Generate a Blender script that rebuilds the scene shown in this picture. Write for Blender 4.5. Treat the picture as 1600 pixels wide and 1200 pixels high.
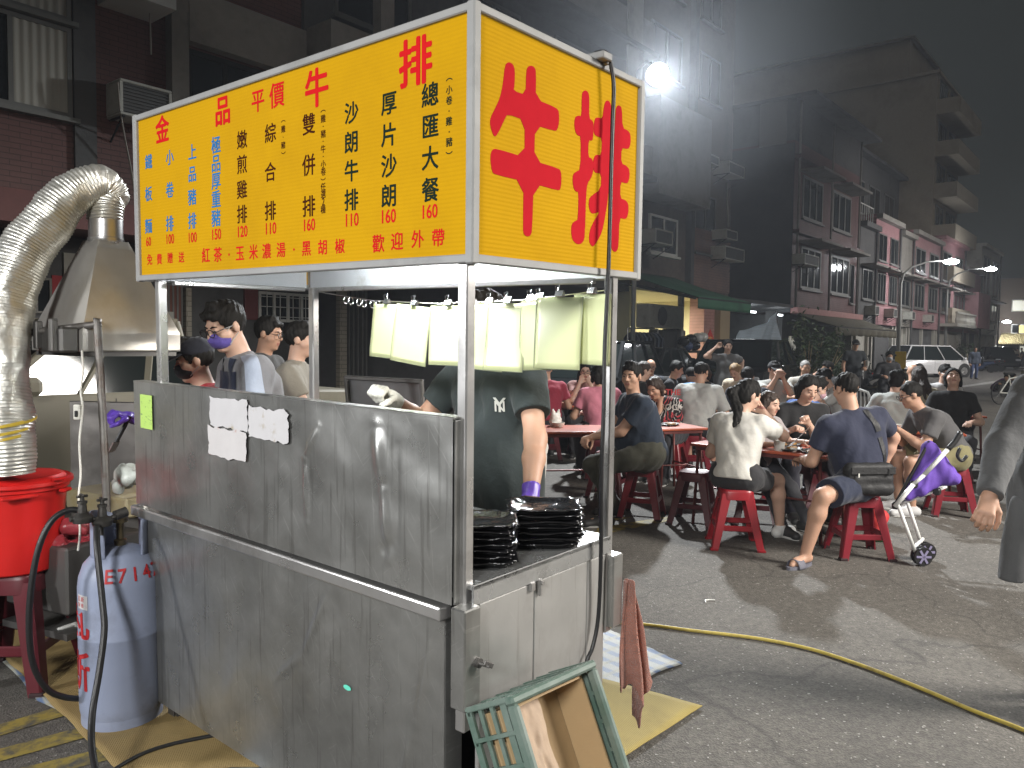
import bpy, bmesh, math, random
import numpy as np
from mathutils import Vector, Matrix, Euler, noise as mnoise
random.seed(7); rng = np.random.default_rng(7)
for o in list(bpy.data.objects): bpy.data.objects.remove(o)
S = bpy.context.scene
COL = S.collection
R = math.radians

# ------------------------------------------------------------------ camera
CAM_M = Matrix(((0.636244, 0.031909, -0.770828), (-0.771395, 0.041831, -0.634980), (0.011983, 0.998615, 0.051229)))
CAM_P = Vector((-1.46244, -1.33800, 1.53))
cd = bpy.data.cameras.new('camera'); cam = bpy.data.objects.new('camera', cd); COL.objects.link(cam)
cd.sensor_fit = 'HORIZONTAL'; cd.sensor_width = 36; cd.lens = 1229.0 / 1600 * 36
cd.clip_start = .05; cd.clip_end = 3000
cam.matrix_world = Matrix.Translation(CAM_P) @ CAM_M.to_4x4()
S.camera = cam
S.render.resolution_x = 1024; S.render.resolution_y = 768

# ------------------------------------------------------------------ night sky
wd = bpy.data.worlds.new('World'); S.world = wd; wd.use_nodes = True
nt = wd.node_tree; bgn = nt.nodes['Background']
tc = nt.nodes.new('ShaderNodeTexCoord'); sp = nt.nodes.new('ShaderNodeSeparateXYZ'); cr = nt.nodes.new('ShaderNodeValToRGB')
nt.links.new(tc.outputs['Generated'], sp.inputs[0]); nt.links.new(sp.outputs['Z'], cr.inputs[0])
cr.color_ramp.elements[0].position = 0.0; cr.color_ramp.elements[0].color = (.018, .020, .018, 1)
cr.color_ramp.elements[1].position = 0.7; cr.color_ramp.elements[1].color = (.015, .017, .017, 1)
nt.links.new(cr.outputs[0], bgn.inputs[0]); bgn.inputs[1].default_value = 1.0

# ------------------------------------------------------------------ lamps of the square and added unseen ones
def lamp(name, kind, loc, energy, color, size=.2, target=None, spot=None, blend=.4):
    l = bpy.data.lights.new(name, kind); l.energy = energy; l.color = color
    if kind == 'AREA': l.shape = 'DISK'; l.size = size; l.spread = R(spot) if spot else R(180); spot = None
    else: l.shadow_soft_size = size
    if spot: l.spot_size = R(spot); l.spot_blend = blend
    o = bpy.data.objects.new(name, l); COL.objects.link(o); o.location = loc
    if target is not None:
        o.rotation_euler = (Vector(target) - Vector(loc)).to_track_quat('-Z', 'Y').to_euler()
    return o

S.view_settings.view_transform = 'Standard'; S.view_settings.look = 'None'
S.view_settings.exposure = 0.0; S.view_settings.gamma = 1.0
S.render.engine = 'CYCLES'
S.cycles.use_denoising = True
S.cycles.max_bounces = 6; S.cycles.diffuse_bounces = 3; S.cycles.glossy_bounces = 3; S.cycles.transmission_bounces = 4; S.cycles.volume_bounces = 0
S.cycles.sample_clamp_indirect = 4.0
S.cycles.caustics_reflective = False; S.cycles.caustics_refractive = False

FLOOD = (10.2, 6.75, 6.75)             # the floodlight in the picture
# added soft fill standing in for the town's glow: one weak, very soft sun
su = bpy.data.lights.new('sun', 'SUN'); su.energy = .22; su.angle = R(40); su.color = (1, .92, .84); so = bpy.data.objects.new('sun', su); COL.objects.link(so)
so.rotation_euler = Vector((.50, .62, -.60)).to_track_quat('-Z', 'Y').to_euler()
lamp('floodlight_beam', 'SPOT', (10.1, 6.6, 6.6), 5200, (.93, .97, 1.0), .16, (6.0, 1.6, 0), 150, .6)
lamp('unseen_lamp_beam', 'SPOT', (5.2, -5.8, 4.4), 4900, (1.0, .95, .88), 1.3, (3.2, .2, -.5), 78, .55)
lamp('unseen_lamp_beam', 'SPOT', (-6.0, -2.5, 4.0), 2100, (.98, .98, .96), .6, (-.3, .9, .4), 64, .9)  # added unseen fill that brightens the cart front
lamp('unseen_lamp_beam', 'AREA', (-5.0, 3.6, 2.5), 62, (.98, .99, 1.0), .6, (.3, .2, .8), 90)  # added unseen lamp, set so the dented panels catch bright streaks
lamp('unseen_lamp_beam', 'SPOT', (20, -7, 7.5), 5200, (1.0, .96, .9), .5, (20, -1.5, 0), 95, .7)  # added unseen fill over the middle of the square
lamp('unseen_lamp_beam', 'SPOT', (44, -8, 9), 9000, (1.0, .94, .9), .5, (45, 3, 1), 110, .7)  # added unseen fill for the far road and terrace fronts
# ------------------------------------------------------------------ helpers: where pixels of the photograph lie in the place
def ray(px, py): return (CAM_M @ Vector((px - 800, 600 - py, -1229.0))).normalized()
FWD = CAM_M @ Vector((0, 0, -1))
def at(px, py, dep): d = ray(px, py); return CAM_P + d * (dep / d.dot(FWD))
def ground(px, py, z=0): d = ray(px, py); return CAM_P + d * ((z - CAM_P.z) / d.z)
def onY(px, py, Y): d = ray(px, py); return CAM_P + d * ((Y - CAM_P.y) / d.y)
def onX(px, py, X): d = ray(px, py); return CAM_P + d * ((X - CAM_P.x) / d.x)
def stand(px, dep, z=0):                  # the point of height z at a column and a distance
    p = at(px, 540, dep); return Vector((p.x, p.y, z))
CAMYAW = math.degrees(math.atan2(FWD.y, FWD.x))

def tag(o, label=None, cat=None, group=None, kind=None):
    if label: o['label'] = label
    if cat: o['category'] = cat
    if group: o['group'] = group
    if kind: o['kind'] = kind
    return o
def empty(name, loc=(0, 0, 0), rz=0, mat=None):
    o = bpy.data.objects.new(name, None); COL.objects.link(o); o.empty_display_size = .1
    if mat is not None: o.matrix_world = mat
    else: o.location = loc; o.rotation_euler = (0, 0, rz)
    return o
def copy_tree(o, parent=None):
    c = o.copy(); COL.objects.link(c)
    if parent: c.parent = parent
    for ch in list(o.children): copy_tree(ch, c)
    return c

# ------------------------------------------------------------------ materials
MATS = {}
def nd(t, kind, **kw):
    n = t.nodes.new(kind)
    for k, v in kw.items():
        if k in n.inputs: n.inputs[k].default_value = v
        else: setattr(n, k, v)
    return n
def mat(name, col, rough=.6, metal=0, var=.12, vscale=6, bump=.0, bscale=60, stretch=(1, 1, 1), rvar=.0, coord='Object', spec=None,
        emit=None, estr=0, dirt=None, dscale=3, dlo=.5, dhi=.75, sheen=0, trans=0, alpha=1, ior=None, sss=0):
    if name in MATS: return MATS[name]
    m = bpy.data.materials.new(name); m.use_nodes = True; t = m.node_tree; b = t.nodes['Principled BSDF']; L = t.links.new
    b.inputs['Roughness'].default_value = rough; b.inputs['Metallic'].default_value = metal
    if spec is not None: b.inputs['Specular IOR Level'].default_value = spec
    if sheen: b.inputs['Sheen Weight'].default_value = sheen
    if trans: b.inputs['Transmission Weight'].default_value = trans
    if ior: b.inputs['IOR'].default_value = ior
    if sss:
        b.inputs['Subsurface Weight'].default_value = sss; b.inputs['Subsurface Scale'].default_value = .01
    b.inputs['Alpha'].default_value = alpha
    tcn = nd(t, 'ShaderNodeTexCoord'); mp = nd(t, 'ShaderNodeMapping'); mp.inputs['Scale'].default_value = stretch
    L(tcn.outputs[coord], mp.inputs[0])
    nz = nd(t, 'ShaderNodeTexNoise', Scale=vscale, Detail=5.0, Roughness=.6); L(mp.outputs[0], nz.inputs['Vector'])
    mx = nd(t, 'ShaderNodeMix', data_type='RGBA')
    c = Vector(col)
    mx.inputs[6].default_value = (*[max(0, x * (1 - var * 1.6)) for x in c], 1); mx.inputs[7].default_value = (*[min(1, x * (1 + var * 1.6)) for x in c], 1)
    L(nz.outputs['Fac'], mx.inputs[0]); out = mx.outputs[2]
    if dirt:
        n2 = nd(t, 'ShaderNodeTexNoise', Scale=dscale, Detail=8.0, Roughness=.7); L(mp.outputs[0], n2.inputs['Vector'])
        rp = nd(t, 'ShaderNodeMapRange'); rp.inputs[1].default_value = dlo; rp.inputs[2].default_value = dhi; L(n2.outputs['Fac'], rp.inputs[0])
        m2 = nd(t, 'ShaderNodeMix', data_type='RGBA'); m2.inputs[7].default_value = (*dirt, 1); L(rp.outputs[0], m2.inputs[0]); L(out, m2.inputs[6]); out = m2.outputs[2]
    L(out, b.inputs['Base Color'])
    if rvar:
        rr = nd(t, 'ShaderNodeMapRange'); rr.inputs[3].default_value = max(.02, rough - rvar); rr.inputs[4].default_value = min(1, rough + rvar)
        n3 = nd(t, 'ShaderNodeTexNoise', Scale=vscale * 1.7, Detail=6.0); L(mp.outputs[0], n3.inputs['Vector']); L(n3.outputs['Fac'], rr.inputs[0]); L(rr.outputs[0], b.inputs['Roughness'])
    if bump:
        nb = nd(t, 'ShaderNodeTexNoise', Scale=bscale, Detail=4.0); L(mp.outputs[0], nb.inputs['Vector'])
        bp = nd(t, 'ShaderNodeBump', Strength=min(1, bump), Distance=.01); L(nb.outputs['Fac'], bp.inputs['Height']); L(bp.outputs[0], b.inputs['Normal'])
    if emit: b.inputs['Emission Color'].default_value = (*emit, 1); b.inputs['Emission Strength'].default_value = estr
    MATS[name] = m; return m

# ------------------------------------------------------------------ mesh builder
class MB:
    def __init__(s): s.bm = bmesh.new(); s.mi = 0
    def _fin(s, vs, M=None):
        if M is not None: bmesh.ops.transform(s.bm, matrix=M, verts=vs)
    def _setmi(s, n0):
        s.bm.faces.ensure_lookup_table()
        for f in s.bm.faces[n0:]: f.material_index = s.mi
    def box(s, c, d, rot=None, bev=0, seg=1):
        n0 = len(s.bm.faces); r = bmesh.ops.create_cube(s.bm, size=1); vs = r['verts']
        M = Matrix.Translation(c) @ (Euler(rot).to_matrix().to_4x4() if rot is not None and not isinstance(rot, Matrix) else (rot if rot is not None else Matrix()))
        bmesh.ops.transform(s.bm, matrix=Matrix.Diagonal((*d, 1)), verts=vs)
        if bev:
            es = list({e for v in vs for e in v.link_edges})
            rb = bmesh.ops.bevel(s.bm, geom=es, offset=min(bev, min(d) * .45), segments=seg, affect='EDGES', profile=.5)
            vs = list({v for f in rb['faces'] for v in f.verts} | {v for v in vs if v.is_valid})
        bmesh.ops.transform(s.bm, matrix=M, verts=vs)
        s._setmi(n0); return s
    def bar(s, a, b, w, h=None, up=(0, 0, 1), bev=0):   # rectangular bar from a to b
        a = Vector(a); b = Vector(b); d = b - a; z = d.normalized(); u = Vector(up)
        if abs(z.dot(u)) > .98: u = Vector((1, 0, 0))
        x = u.cross(z).normalized(); y = z.cross(x)
        M = Matrix((x, y, z)).transposed().to_4x4()
        return s.box((a + b) / 2, (w, h or w, d.length), M, bev)
    def tube(s, pts, r, n=8, caps=True, squash=None):
        n0 = len(s.bm.faces); P = [Vector(p) for p in pts]; rs = r if hasattr(r, '__len__') else [r] * len(P)
        T = []
        for i in range(len(P)):
            T.append((P[min(i + 1, len(P) - 1)] - P[max(i - 1, 0)]).normalized())
        u = Vector((0, 0, 1)) if abs(T[0].z) < .9 else Vector((1, 0, 0)); x = u.cross(T[0]).normalized(); rings = []
        for i, p in enumerate(P):
            x = (x - T[i] * x.dot(T[i])).normalized(); y = T[i].cross(x)
            rings.append([s.bm.verts.new(p + (x * math.cos(2 * math.pi * k / n) + y * math.sin(2 * math.pi * k / n) * (squash or 1)) * rs[i]) for k in range(n)])
        for a, b in zip(rings, rings[1:]):
            for k in range(n): s.bm.faces.new((a[k], a[(k + 1) % n], b[(k + 1) % n], b[k]))
        if caps: s.bm.faces.new(rings[0][::-1]); s.bm.faces.new(rings[-1])
        s._setmi(n0); return s
    def cyl(s, a, b, r, r2=None, n=16): return s.tube([a, b], [r, r if r2 is None else r2], n)
    def lathe(s, prof, c=(0, 0, 0), n=24, M=None, sx=1, sy=1):
        n0 = len(s.bm.faces); c = Vector(c); rings = []; new = []
        for r, z in prof:
            ring = [s.bm.verts.new(c + Vector((max(r, 1e-4) * math.cos(2 * math.pi * k / n) * sx, max(r, 1e-4) * math.sin(2 * math.pi * k / n) * sy, z))) for k in range(n)]
            rings.append(ring); new += ring
        for a, b in zip(rings, rings[1:]):
            for k in range(n): s.bm.faces.new((a[k], a[(k + 1) % n], b[(k + 1) % n], b[k]))
        s.bm.faces.new(rings[0][::-1]); s.bm.faces.new(rings[-1])
        s._fin(new, M); s._setmi(n0); return s
    def face(s, pts):
        n0 = len(s.bm.faces); s.bm.faces.new([s.bm.verts.new(p) for p in pts]); s._setmi(n0); return s
    def prism(s, pts, off):                # closed polygon extruded by off
        n0 = len(s.bm.faces); off = Vector(off); a = [s.bm.verts.new(p) for p in pts]; b = [s.bm.verts.new(Vector(p) + off) for p in pts]; n = len(pts)
        fa = s.bm.faces.new(a[::-1]); fb = s.bm.faces.new(b)
        for i in range(n): s.bm.faces.new((a[i], a[(i + 1) % n], b[(i + 1) % n], b[i]))
        fa.normal_update(); fb.normal_update()
        if n > 4: bmesh.ops.triangulate(s.bm, faces=[fa, fb])
        s._setmi(n0); return s
    def ball(s, c, r, M=None, sub=2):
        n0 = len(s.bm.faces); rr = r if hasattr(r, '__len__') else (r, r, r)
        q = bmesh.ops.create_icosphere(s.bm, subdivisions=sub, radius=1); T = Matrix.Translation(c) @ (M.to_4x4() if M is not None else Matrix()) @ Matrix.Diagonal((*rr, 1))
        bmesh.ops.transform(s.bm, matrix=T, verts=q['verts']); s._setmi(n0); return s
    def grid(s, f, nu, nv, close=False):   # f(u,v) -> point
        n0 = len(s.bm.faces); V = [[s.bm.verts.new(f(i / nu, j / nv)) for j in range(nv + 1)] for i in range(nu + (0 if close else 1))]; N = len(V)
        for i in range(nu):
            for j in range(nv): s.bm.faces.new((V[i][j], V[(i + 1) % N][j], V[(i + 1) % N][j + 1], V[i][j + 1]))
        s._setmi(n0); return s
    def build(s, name, mats, parent=None, smooth=False, angle=None, normals=True):
        if normals: bmesh.ops.recalc_face_normals(s.bm, faces=s.bm.faces)
        me = bpy.data.meshes.new(name); s.bm.to_mesh(me); s.bm.free()
        for m in (mats if isinstance(mats, (list, tuple)) else [mats]): me.materials.append(m)
        if smooth:
            me.polygons.foreach_set('use_smooth', [True] * len(me.polygons))
            if angle: me.set_sharp_from_angle(angle=R(angle))
        o = bpy.data.objects.new(name, me); COL.objects.link(o)
        if parent: o.parent = parent
        return o

def solidify(o, t, off=0):
    md = o.modifiers.new('thick', 'SOLIDIFY'); md.thickness = t; md.offset = off; return o

def text_mesh(name, items, m, parent, bold=.0, ext=.0006):
    """items: (char, matrix) -> one mesh of all glyphs"""
    bm = bmesh.new(); cache = {}
    dg = None
    for ch, M in items:
        if ch not in cache:
            c = bpy.data.curves.new('glyph', 'FONT'); c.body = ch; c.size = 1; c.align_x = 'CENTER'; c.resolution_u = 3; c.fill_mode = 'FRONT'
            o = bpy.data.objects.new('glyph', c); COL.objects.link(o); bpy.context.view_layer.update()
            dg = bpy.context.evaluated_depsgraph_get(); me = bpy.data.meshes.new_from_object(o.evaluated_get(dg))
            bpy.data.objects.remove(o); bpy.data.curves.remove(c); cache[ch] = me
        me = cache[ch]
        nk = 7 if bold > 0 else 1
        for k in range(nk):                # thicker strokes: the glyph again, a hair beside and above itself
            dx, dy = (bold * math.cos(k * 1.0472), bold * math.sin(k * 1.0472)) if k < 6 and nk > 1 else (0, 0)
            n = len(bm.verts); bm.from_mesh(me); bm.verts.ensure_lookup_table()
            T = M @ Matrix.Translation((dx, dy, 0)); nrm = (M.to_3x3() @ Vector((0, 0, 1))).normalized() * (.00012 * k)
            bmesh.ops.transform(bm, matrix=Matrix.Translation(nrm) @ T, verts=bm.verts[n:])
    me = bpy.data.meshes.new(name); bm.to_mesh(me); bm.free(); me.materials.append(m)
    for x in cache.values(): bpy.data.meshes.remove(x)
    o = bpy.data.objects.new(name, me); COL.objects.link(o); o.parent = parent
    return o

# ------------------------------------------------------------------ smooth solids: blended capsules on a grid, skinned by surface nets
def V3(*a): return np.array(a, float)
class Solid:
    def __init__(s): s.pr = []
    def cap(s, a, b, ra, rb=None, k=.02, cut=None, neg=False): s.pr.append(('c', np.array(a, float), np.array(b, float), ra, ra if rb is None else rb, k, cut, neg)); return s
    def ell(s, c, r, B=None, k=.02, cut=None, neg=False): s.pr.append(('e', np.array(c, float), np.array(r, float), np.eye(3) if B is None else B, None, k, cut, neg)); return s
    def mesh(s, h, nz=0, nfreq=40, clip=None, nvec=None):
        lo = np.full(3, 1e9); hi = -lo
        for p in s.pr:
            if p[7]: continue
            if p[0] == 'c': r = max(p[3], p[4]); l = np.minimum(p[1], p[2]) - r; u = np.maximum(p[1], p[2]) + r
            else: r = p[2].max(); l = p[1] - r; u = p[1] + r
            lo = np.minimum(lo, l); hi = np.maximum(hi, u)
        lo -= 3 * h + .01; hi += 3 * h + .01; n = np.ceil((hi - lo) / h).astype(int) + 1
        ax = [lo[i] + np.arange(n[i]) * h for i in range(3)]; F = np.full(n, .08)
        for p in s.pr:
            kind, A, Bv, ra, rb, k, cut, neg = p; mg = k + 2.5 * h + .012
            if kind == 'c': r = max(ra, rb); l = np.minimum(A, Bv) - r - mg; u = np.maximum(A, Bv) + r + mg
            else: r = Bv.max(); l = A - r - mg; u = A + r + mg
            i0 = np.clip(np.floor((l - lo) / h).astype(int), 0, n); i1 = np.clip(np.ceil((u - lo) / h).astype(int) + 1, 0, n)
            if (i1 <= i0).any(): continue
            sl = tuple(slice(i0[i], i1[i]) for i in range(3))
            X = ax[0][sl[0]][:, None, None]; Y = ax[1][sl[1]][None, :, None]; Z = ax[2][sl[2]][None, None, :]
            if kind == 'c':
                d = Bv - A; L2 = max(float(d @ d), 1e-12)
                t = np.clip(((X - A[0]) * d[0] + (Y - A[1]) * d[1] + (Z - A[2]) * d[2]) / L2, 0, 1)
                D = np.sqrt((X - A[0] - t * d[0]) ** 2 + (Y - A[1] - t * d[1]) ** 2 + (Z - A[2] - t * d[2]) ** 2) - (ra + (rb - ra) * t)
            else:
                Bm = ra; q = [((X - A[0]) * Bm[0, i] + (Y - A[1]) * Bm[1, i] + (Z - A[2]) * Bm[2, i]) / Bv[i] for i in range(3)]
                rr = np.sqrt(q[0] ** 2 + q[1] ** 2 + q[2] ** 2); g = np.sqrt((q[0] / Bv[0]) ** 2 + (q[1] / Bv[1]) ** 2 + (q[2] / Bv[2]) ** 2) + 1e-9
                D = rr * (rr - 1) / g
            if cut is not None:
                for q0, qn in (cut if isinstance(cut, list) else [cut]):
                    D = np.maximum(D, (X - q0[0]) * qn[0] + (Y - q0[1]) * qn[1] + (Z - q0[2]) * qn[2])
            G = F[sl]
            if neg:
                D = -D; hh = np.clip(.5 - .5 * (G - D) / max(k, 1e-5), 0, 1); F[sl] = G + (D - G) * hh + k * hh * (1 - hh)
            else:
                hh = np.clip(.5 + .5 * (G - D) / max(k, 1e-5), 0, 1); F[sl] = G + (D - G) * hh - k * hh * (1 - hh)
        if nz:
            X = ax[0][:, None, None] * nfreq; Y = ax[1][None, :, None] * nfreq; Z = ax[2][None, None, :] * nfreq
            if nvec is not None: X, Y, Z = X * nvec[0], Y * nvec[1], Z * nvec[2]
            ph = len(s.pr) * 1.7
            F = F + nz * (np.sin(X + 1.3 * np.sin(Z * .7 + ph) + Y * .4) * np.sin(Z * .8 + ph + 1.1 * np.sin(X * .5)) + .6 * np.sin(1.7 * Y + .9 * Z + np.sin(1.3 * X + ph)))
        if clip is not None:
            X = ax[0][:, None, None]; Y = ax[1][None, :, None]; Z = ax[2][None, None, :]
            for q0, qn in clip: F = np.maximum(F, (X - q0[0]) * qn[0] + (Y - q0[1]) * qn[1] + (Z - q0[2]) * qn[2])
        return surface_net(F, lo, h)

def surface_net(F, lo, h):
    I = F < 0
    c = [I[i:I.shape[0] - 1 + i, j:I.shape[1] - 1 + j, k:I.shape[2] - 1 + k] for i in (0, 1) for j in (0, 1) for k in (0, 1)]
    allin = c[0].copy(); anyin = c[0].copy()
    for x in c[1:]: allin &= x; anyin |= x
    act = np.argwhere(anyin & ~allin)
    if len(act) == 0: return np.zeros((0, 3)), np.zeros((0, 4), int)
    idx = np.full(allin.shape, -1, int); idx[tuple(act.T)] = np.arange(len(act))
    cor = np.array([(i, j, k) for i in (0, 1) for j in (0, 1) for k in (0, 1)])
    val = np.stack([F[act[:, 0] + a, act[:, 1] + b, act[:, 2] + d] for a, b, d in cor], 1)
    sm = np.zeros((len(act), 3)); ct = np.zeros(len(act))
    for a in range(8):
        for b in range(a + 1, 8):
            if np.abs(cor[a] - cor[b]).sum() != 1: continue
            va, vb = val[:, a], val[:, b]; m = (va < 0) != (vb < 0); t = np.where(m, va / np.where(m, va - vb, 1), 0)
            sm += np.where(m[:, None], cor[a] + t[:, None] * (cor[b] - cor[a]), 0); ct += m
    P = lo + (act + sm / ct[:, None]) * h
    Q = []
    for a in range(3):
        b, d = (a + 1) % 3, (a + 2) % 3
        s0 = [slice(None)] * 3; s1 = [slice(None)] * 3; s0[a] = slice(0, -1); s1[a] = slice(1, None)
        ch = I[tuple(s0)] != I[tuple(s1)]; e = np.argwhere(ch); e = e[(e[:, b] > 0) & (e[:, d] > 0) & (e[:, b] < I.shape[b] - 1) & (e[:, d] < I.shape[d] - 1)]
        ins = I[tuple(e.T)]
        def cell(db, dd):
            q = e.copy(); q[:, b] -= db; q[:, d] -= dd; return idx[tuple(q.T)]
        q = np.stack([cell(1, 1), cell(0, 1), cell(0, 0), cell(1, 0)], 1); q[~ins] = q[~ins][:, ::-1]; Q.append(q)
    Q = np.concatenate(Q); Q = Q[(Q >= 0).all(1)]
    return P, Q

def mesh_obj(name, P, Q, mats, parent=None, midx=None, smooth=True):
    me = bpy.data.meshes.new(name); me.vertices.add(len(P)); me.vertices.foreach_set('co', np.asarray(P, np.float32).ravel())
    me.loops.add(len(Q) * 4); me.loops.foreach_set('vertex_index', np.asarray(Q, np.int32).ravel())
    me.polygons.add(len(Q)); me.polygons.foreach_set('loop_start', np.arange(len(Q), dtype=np.int32) * 4)
    for m in (mats if isinstance(mats, (list, tuple)) else [mats]): me.materials.append(m)
    if midx is not None: me.polygons.foreach_set('material_index', np.asarray(midx, np.int32))
    me.update(calc_edges=True); me.validate()
    if smooth: me.polygons.foreach_set('use_smooth', [True] * len(me.polygons))
    o = bpy.data.objects.new(name, me); COL.objects.link(o)
    if parent: o.parent = parent
    return o
MENU = [('鐵',1.688,2.183,0.050,'b'),('板',1.694,2.063,0.050,'b'),('麵',1.700,1.941,0.051,'b'),('小',1.525,2.180,0.051,'b'),('卷',1.530,2.062,0.052,'b'),('排',1.535,1.939,0.052,'b'),('上',1.363,2.179,0.051,'b'),('品',1.366,2.102,0.051,'b'),('豬',1.369,2.021,0.052,'b'),('排',1.372,1.937,0.052,'b'),('極',1.204,2.182,0.053,'b'),('品',1.206,2.121,0.054,'b'),('厚',1.207,2.061,0.054,'b'),('重',1.209,1.999,0.054,'b'),('豬',1.211,1.935,0.054,'b'),('嫩',1.043,2.178,0.054,'n'),('煎',1.045,2.098,0.055,'n'),('雞',1.047,2.016,0.055,'n'),('排',1.049,1.935,0.055,'n'),('綜',0.880,2.176,0.055,'n'),('合',0.883,2.055,0.055,'n'),('排',0.885,1.933,0.056,'n'),('雙',0.679,2.174,0.057,'n'),('併',0.681,2.053,0.058,'n'),('排',0.682,1.930,0.058,'n'),('沙',0.479,2.176,0.055,'k'),('朗',0.480,2.094,0.056,'k'),('牛',0.480,2.013,0.056,'k'),('排',0.481,1.931,0.056,'k'),('厚',0.320,2.176,0.056,'k'),('片',0.320,2.092,0.057,'k'),('沙',0.320,2.009,0.057,'k'),('朗',0.320,1.928,0.057,'k'),('總',0.161,2.171,0.056,'k'),('匯',0.160,2.091,0.056,'k'),('大',0.160,2.010,0.056,'k'),('餐',0.159,1.928,0.057,'k'),('︵',0.810,2.202,0.020,'n'),('雞',0.810,2.178,0.020,'n'),('‧',0.811,2.154,0.020,'n'),('豬',0.811,2.129,0.020,'n'),('︶',0.811,2.105,0.020,'n'),('︵',0.609,2.201,0.021,'n'),('雞',0.609,2.179,0.021,'n'),('‧',0.609,2.157,0.021,'n'),('豬',0.609,2.135,0.021,'n'),('‧',0.610,2.114,0.021,'n'),('牛',0.610,2.091,0.021,'n'),('‧',0.610,2.070,0.021,'n'),('小',0.610,2.047,0.021,'n'),('卷',0.610,2.025,0.021,'n'),('︶',0.611,2.003,0.021,'n'),('任',0.611,1.981,0.021,'n'),('選',0.611,1.959,0.021,'n'),('2',0.611,1.937,0.021,'n'),('種',0.612,1.914,0.021,'n'),('︵',0.092,2.197,0.020,'k'),('小',0.092,2.171,0.020,'k'),('卷',0.092,2.145,0.020,'k'),('‧',0.092,2.119,0.020,'k'),('雞',0.092,2.093,0.020,'k'),('‧',0.091,2.067,0.021,'k'),('豬',0.091,2.041,0.021,'k'),('︶',0.091,2.014,0.021,'k'),('60',1.703,1.882,0.031,'r'),('100',1.537,1.882,0.032,'r'),('100',1.374,1.878,0.032,'r'),('150',1.213,1.879,0.033,'r'),('120',1.050,1.878,0.033,'r'),('110',0.886,1.877,0.033,'r'),('160',0.683,1.874,0.032,'r'),('110',0.481,1.874,0.033,'r'),('160',0.324,1.872,0.033,'r'),('160',0.163,1.872,0.032,'r'),('金',1.577,2.289,0.109,'R'),('品',1.159,2.291,0.107,'R'),('平',0.948,2.288,0.066,'r'),('價',0.843,2.288,0.071,'r'),('牛',0.640,2.290,0.125,'R'),('排',0.217,2.282,0.137,'R'),('免',1.697,1.813,0.038,'r'),('費',1.620,1.811,0.037,'r'),('贈',1.537,1.812,0.037,'r'),('送',1.454,1.811,0.036,'r'),('紅',1.283,1.810,0.048,'r'),('茶',1.204,1.809,0.047,'r'),('‧',1.132,1.807,0.047,'r'),('玉',1.065,1.807,0.046,'r'),('米',0.984,1.807,0.045,'r'),('濃',0.909,1.806,0.044,'r'),('湯',0.829,1.806,0.043,'r'),('‧',0.760,1.805,0.043,'r'),('黑',0.696,1.804,0.042,'r'),('胡',0.616,1.803,0.041,'r'),('椒',0.534,1.802,0.040,'r'),('歡',0.364,1.800,0.045,'r'),('迎',0.287,1.802,0.044,'r'),('外',0.206,1.803,0.043,'r'),('帶',0.129,1.802,0.042,'r')]
STROKE_niu = [(0.128,2.247),(0.142,2.258),(0.160,2.257),(0.168,2.243),(0.167,2.205),(0.163,2.189),(0.215,2.191),(0.216,2.252),(0.222,2.266),(0.237,2.273),(0.252,2.272),(0.258,2.260),(0.258,2.189),(0.354,2.187),(0.366,2.178),(0.367,2.148),(0.358,2.126),(0.347,2.122),(0.257,2.120),(0.255,2.024),(0.365,2.022),(0.380,2.016),(0.383,1.987),(0.378,1.964),(0.366,1.960),(0.254,1.963),(0.250,1.835),(0.243,1.821),(0.229,1.817),(0.214,1.822),(0.211,1.838),(0.211,1.963),(0.093,1.963),(0.082,1.967),(0.075,1.991),(0.075,2.013),(0.083,2.025),(0.097,2.029),(0.214,2.027),(0.212,2.124),(0.140,2.125),(0.130,2.112),(0.106,2.074),(0.094,2.059),(0.085,2.059),(0.072,2.082),(0.072,2.100),(0.091,2.129),(0.110,2.160),(0.121,2.197)]
STROKE_p1 = [(0.477,2.250),(0.483,2.262),(0.496,2.268),(0.511,2.265),(0.516,2.248),(0.516,2.192),(0.534,2.188),(0.540,2.183),(0.541,2.150),(0.536,2.128),(0.516,2.131),(0.515,2.078),(0.537,2.078),(0.545,2.061),(0.543,2.039),(0.533,2.019),(0.514,2.002),(0.508,1.969),(0.506,1.846),(0.498,1.827),(0.481,1.818),(0.462,1.818),(0.441,1.829),(0.435,1.853),(0.438,1.875),(0.460,1.886),(0.469,1.889),(0.470,1.971),(0.458,1.968),(0.445,1.975),(0.438,1.995),(0.439,2.016),(0.456,2.027),(0.477,2.036),(0.477,2.131),(0.459,2.131),(0.447,2.139),(0.441,2.163),(0.446,2.181),(0.463,2.189),(0.478,2.188)]
STROKE_p2 = [(0.601,2.257),(0.616,2.267),(0.633,2.260),(0.636,2.239),(0.637,2.158),(0.635,2.053),(0.630,1.978),(0.615,1.916),(0.599,1.866),(0.573,1.834),(0.551,1.817),(0.540,1.820),(0.530,1.830),(0.529,1.856),(0.544,1.883),(0.570,1.911),(0.583,1.926),(0.550,1.915),(0.533,1.918),(0.523,1.935),(0.525,1.957),(0.541,1.970),(0.588,1.994),(0.589,2.042),(0.559,2.038),(0.547,2.043),(0.542,2.064),(0.547,2.083),(0.560,2.094),(0.587,2.095),(0.589,2.148),(0.562,2.147),(0.545,2.151),(0.542,2.172),(0.547,2.195),(0.559,2.204),(0.589,2.205),(0.595,2.237)]
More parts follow.
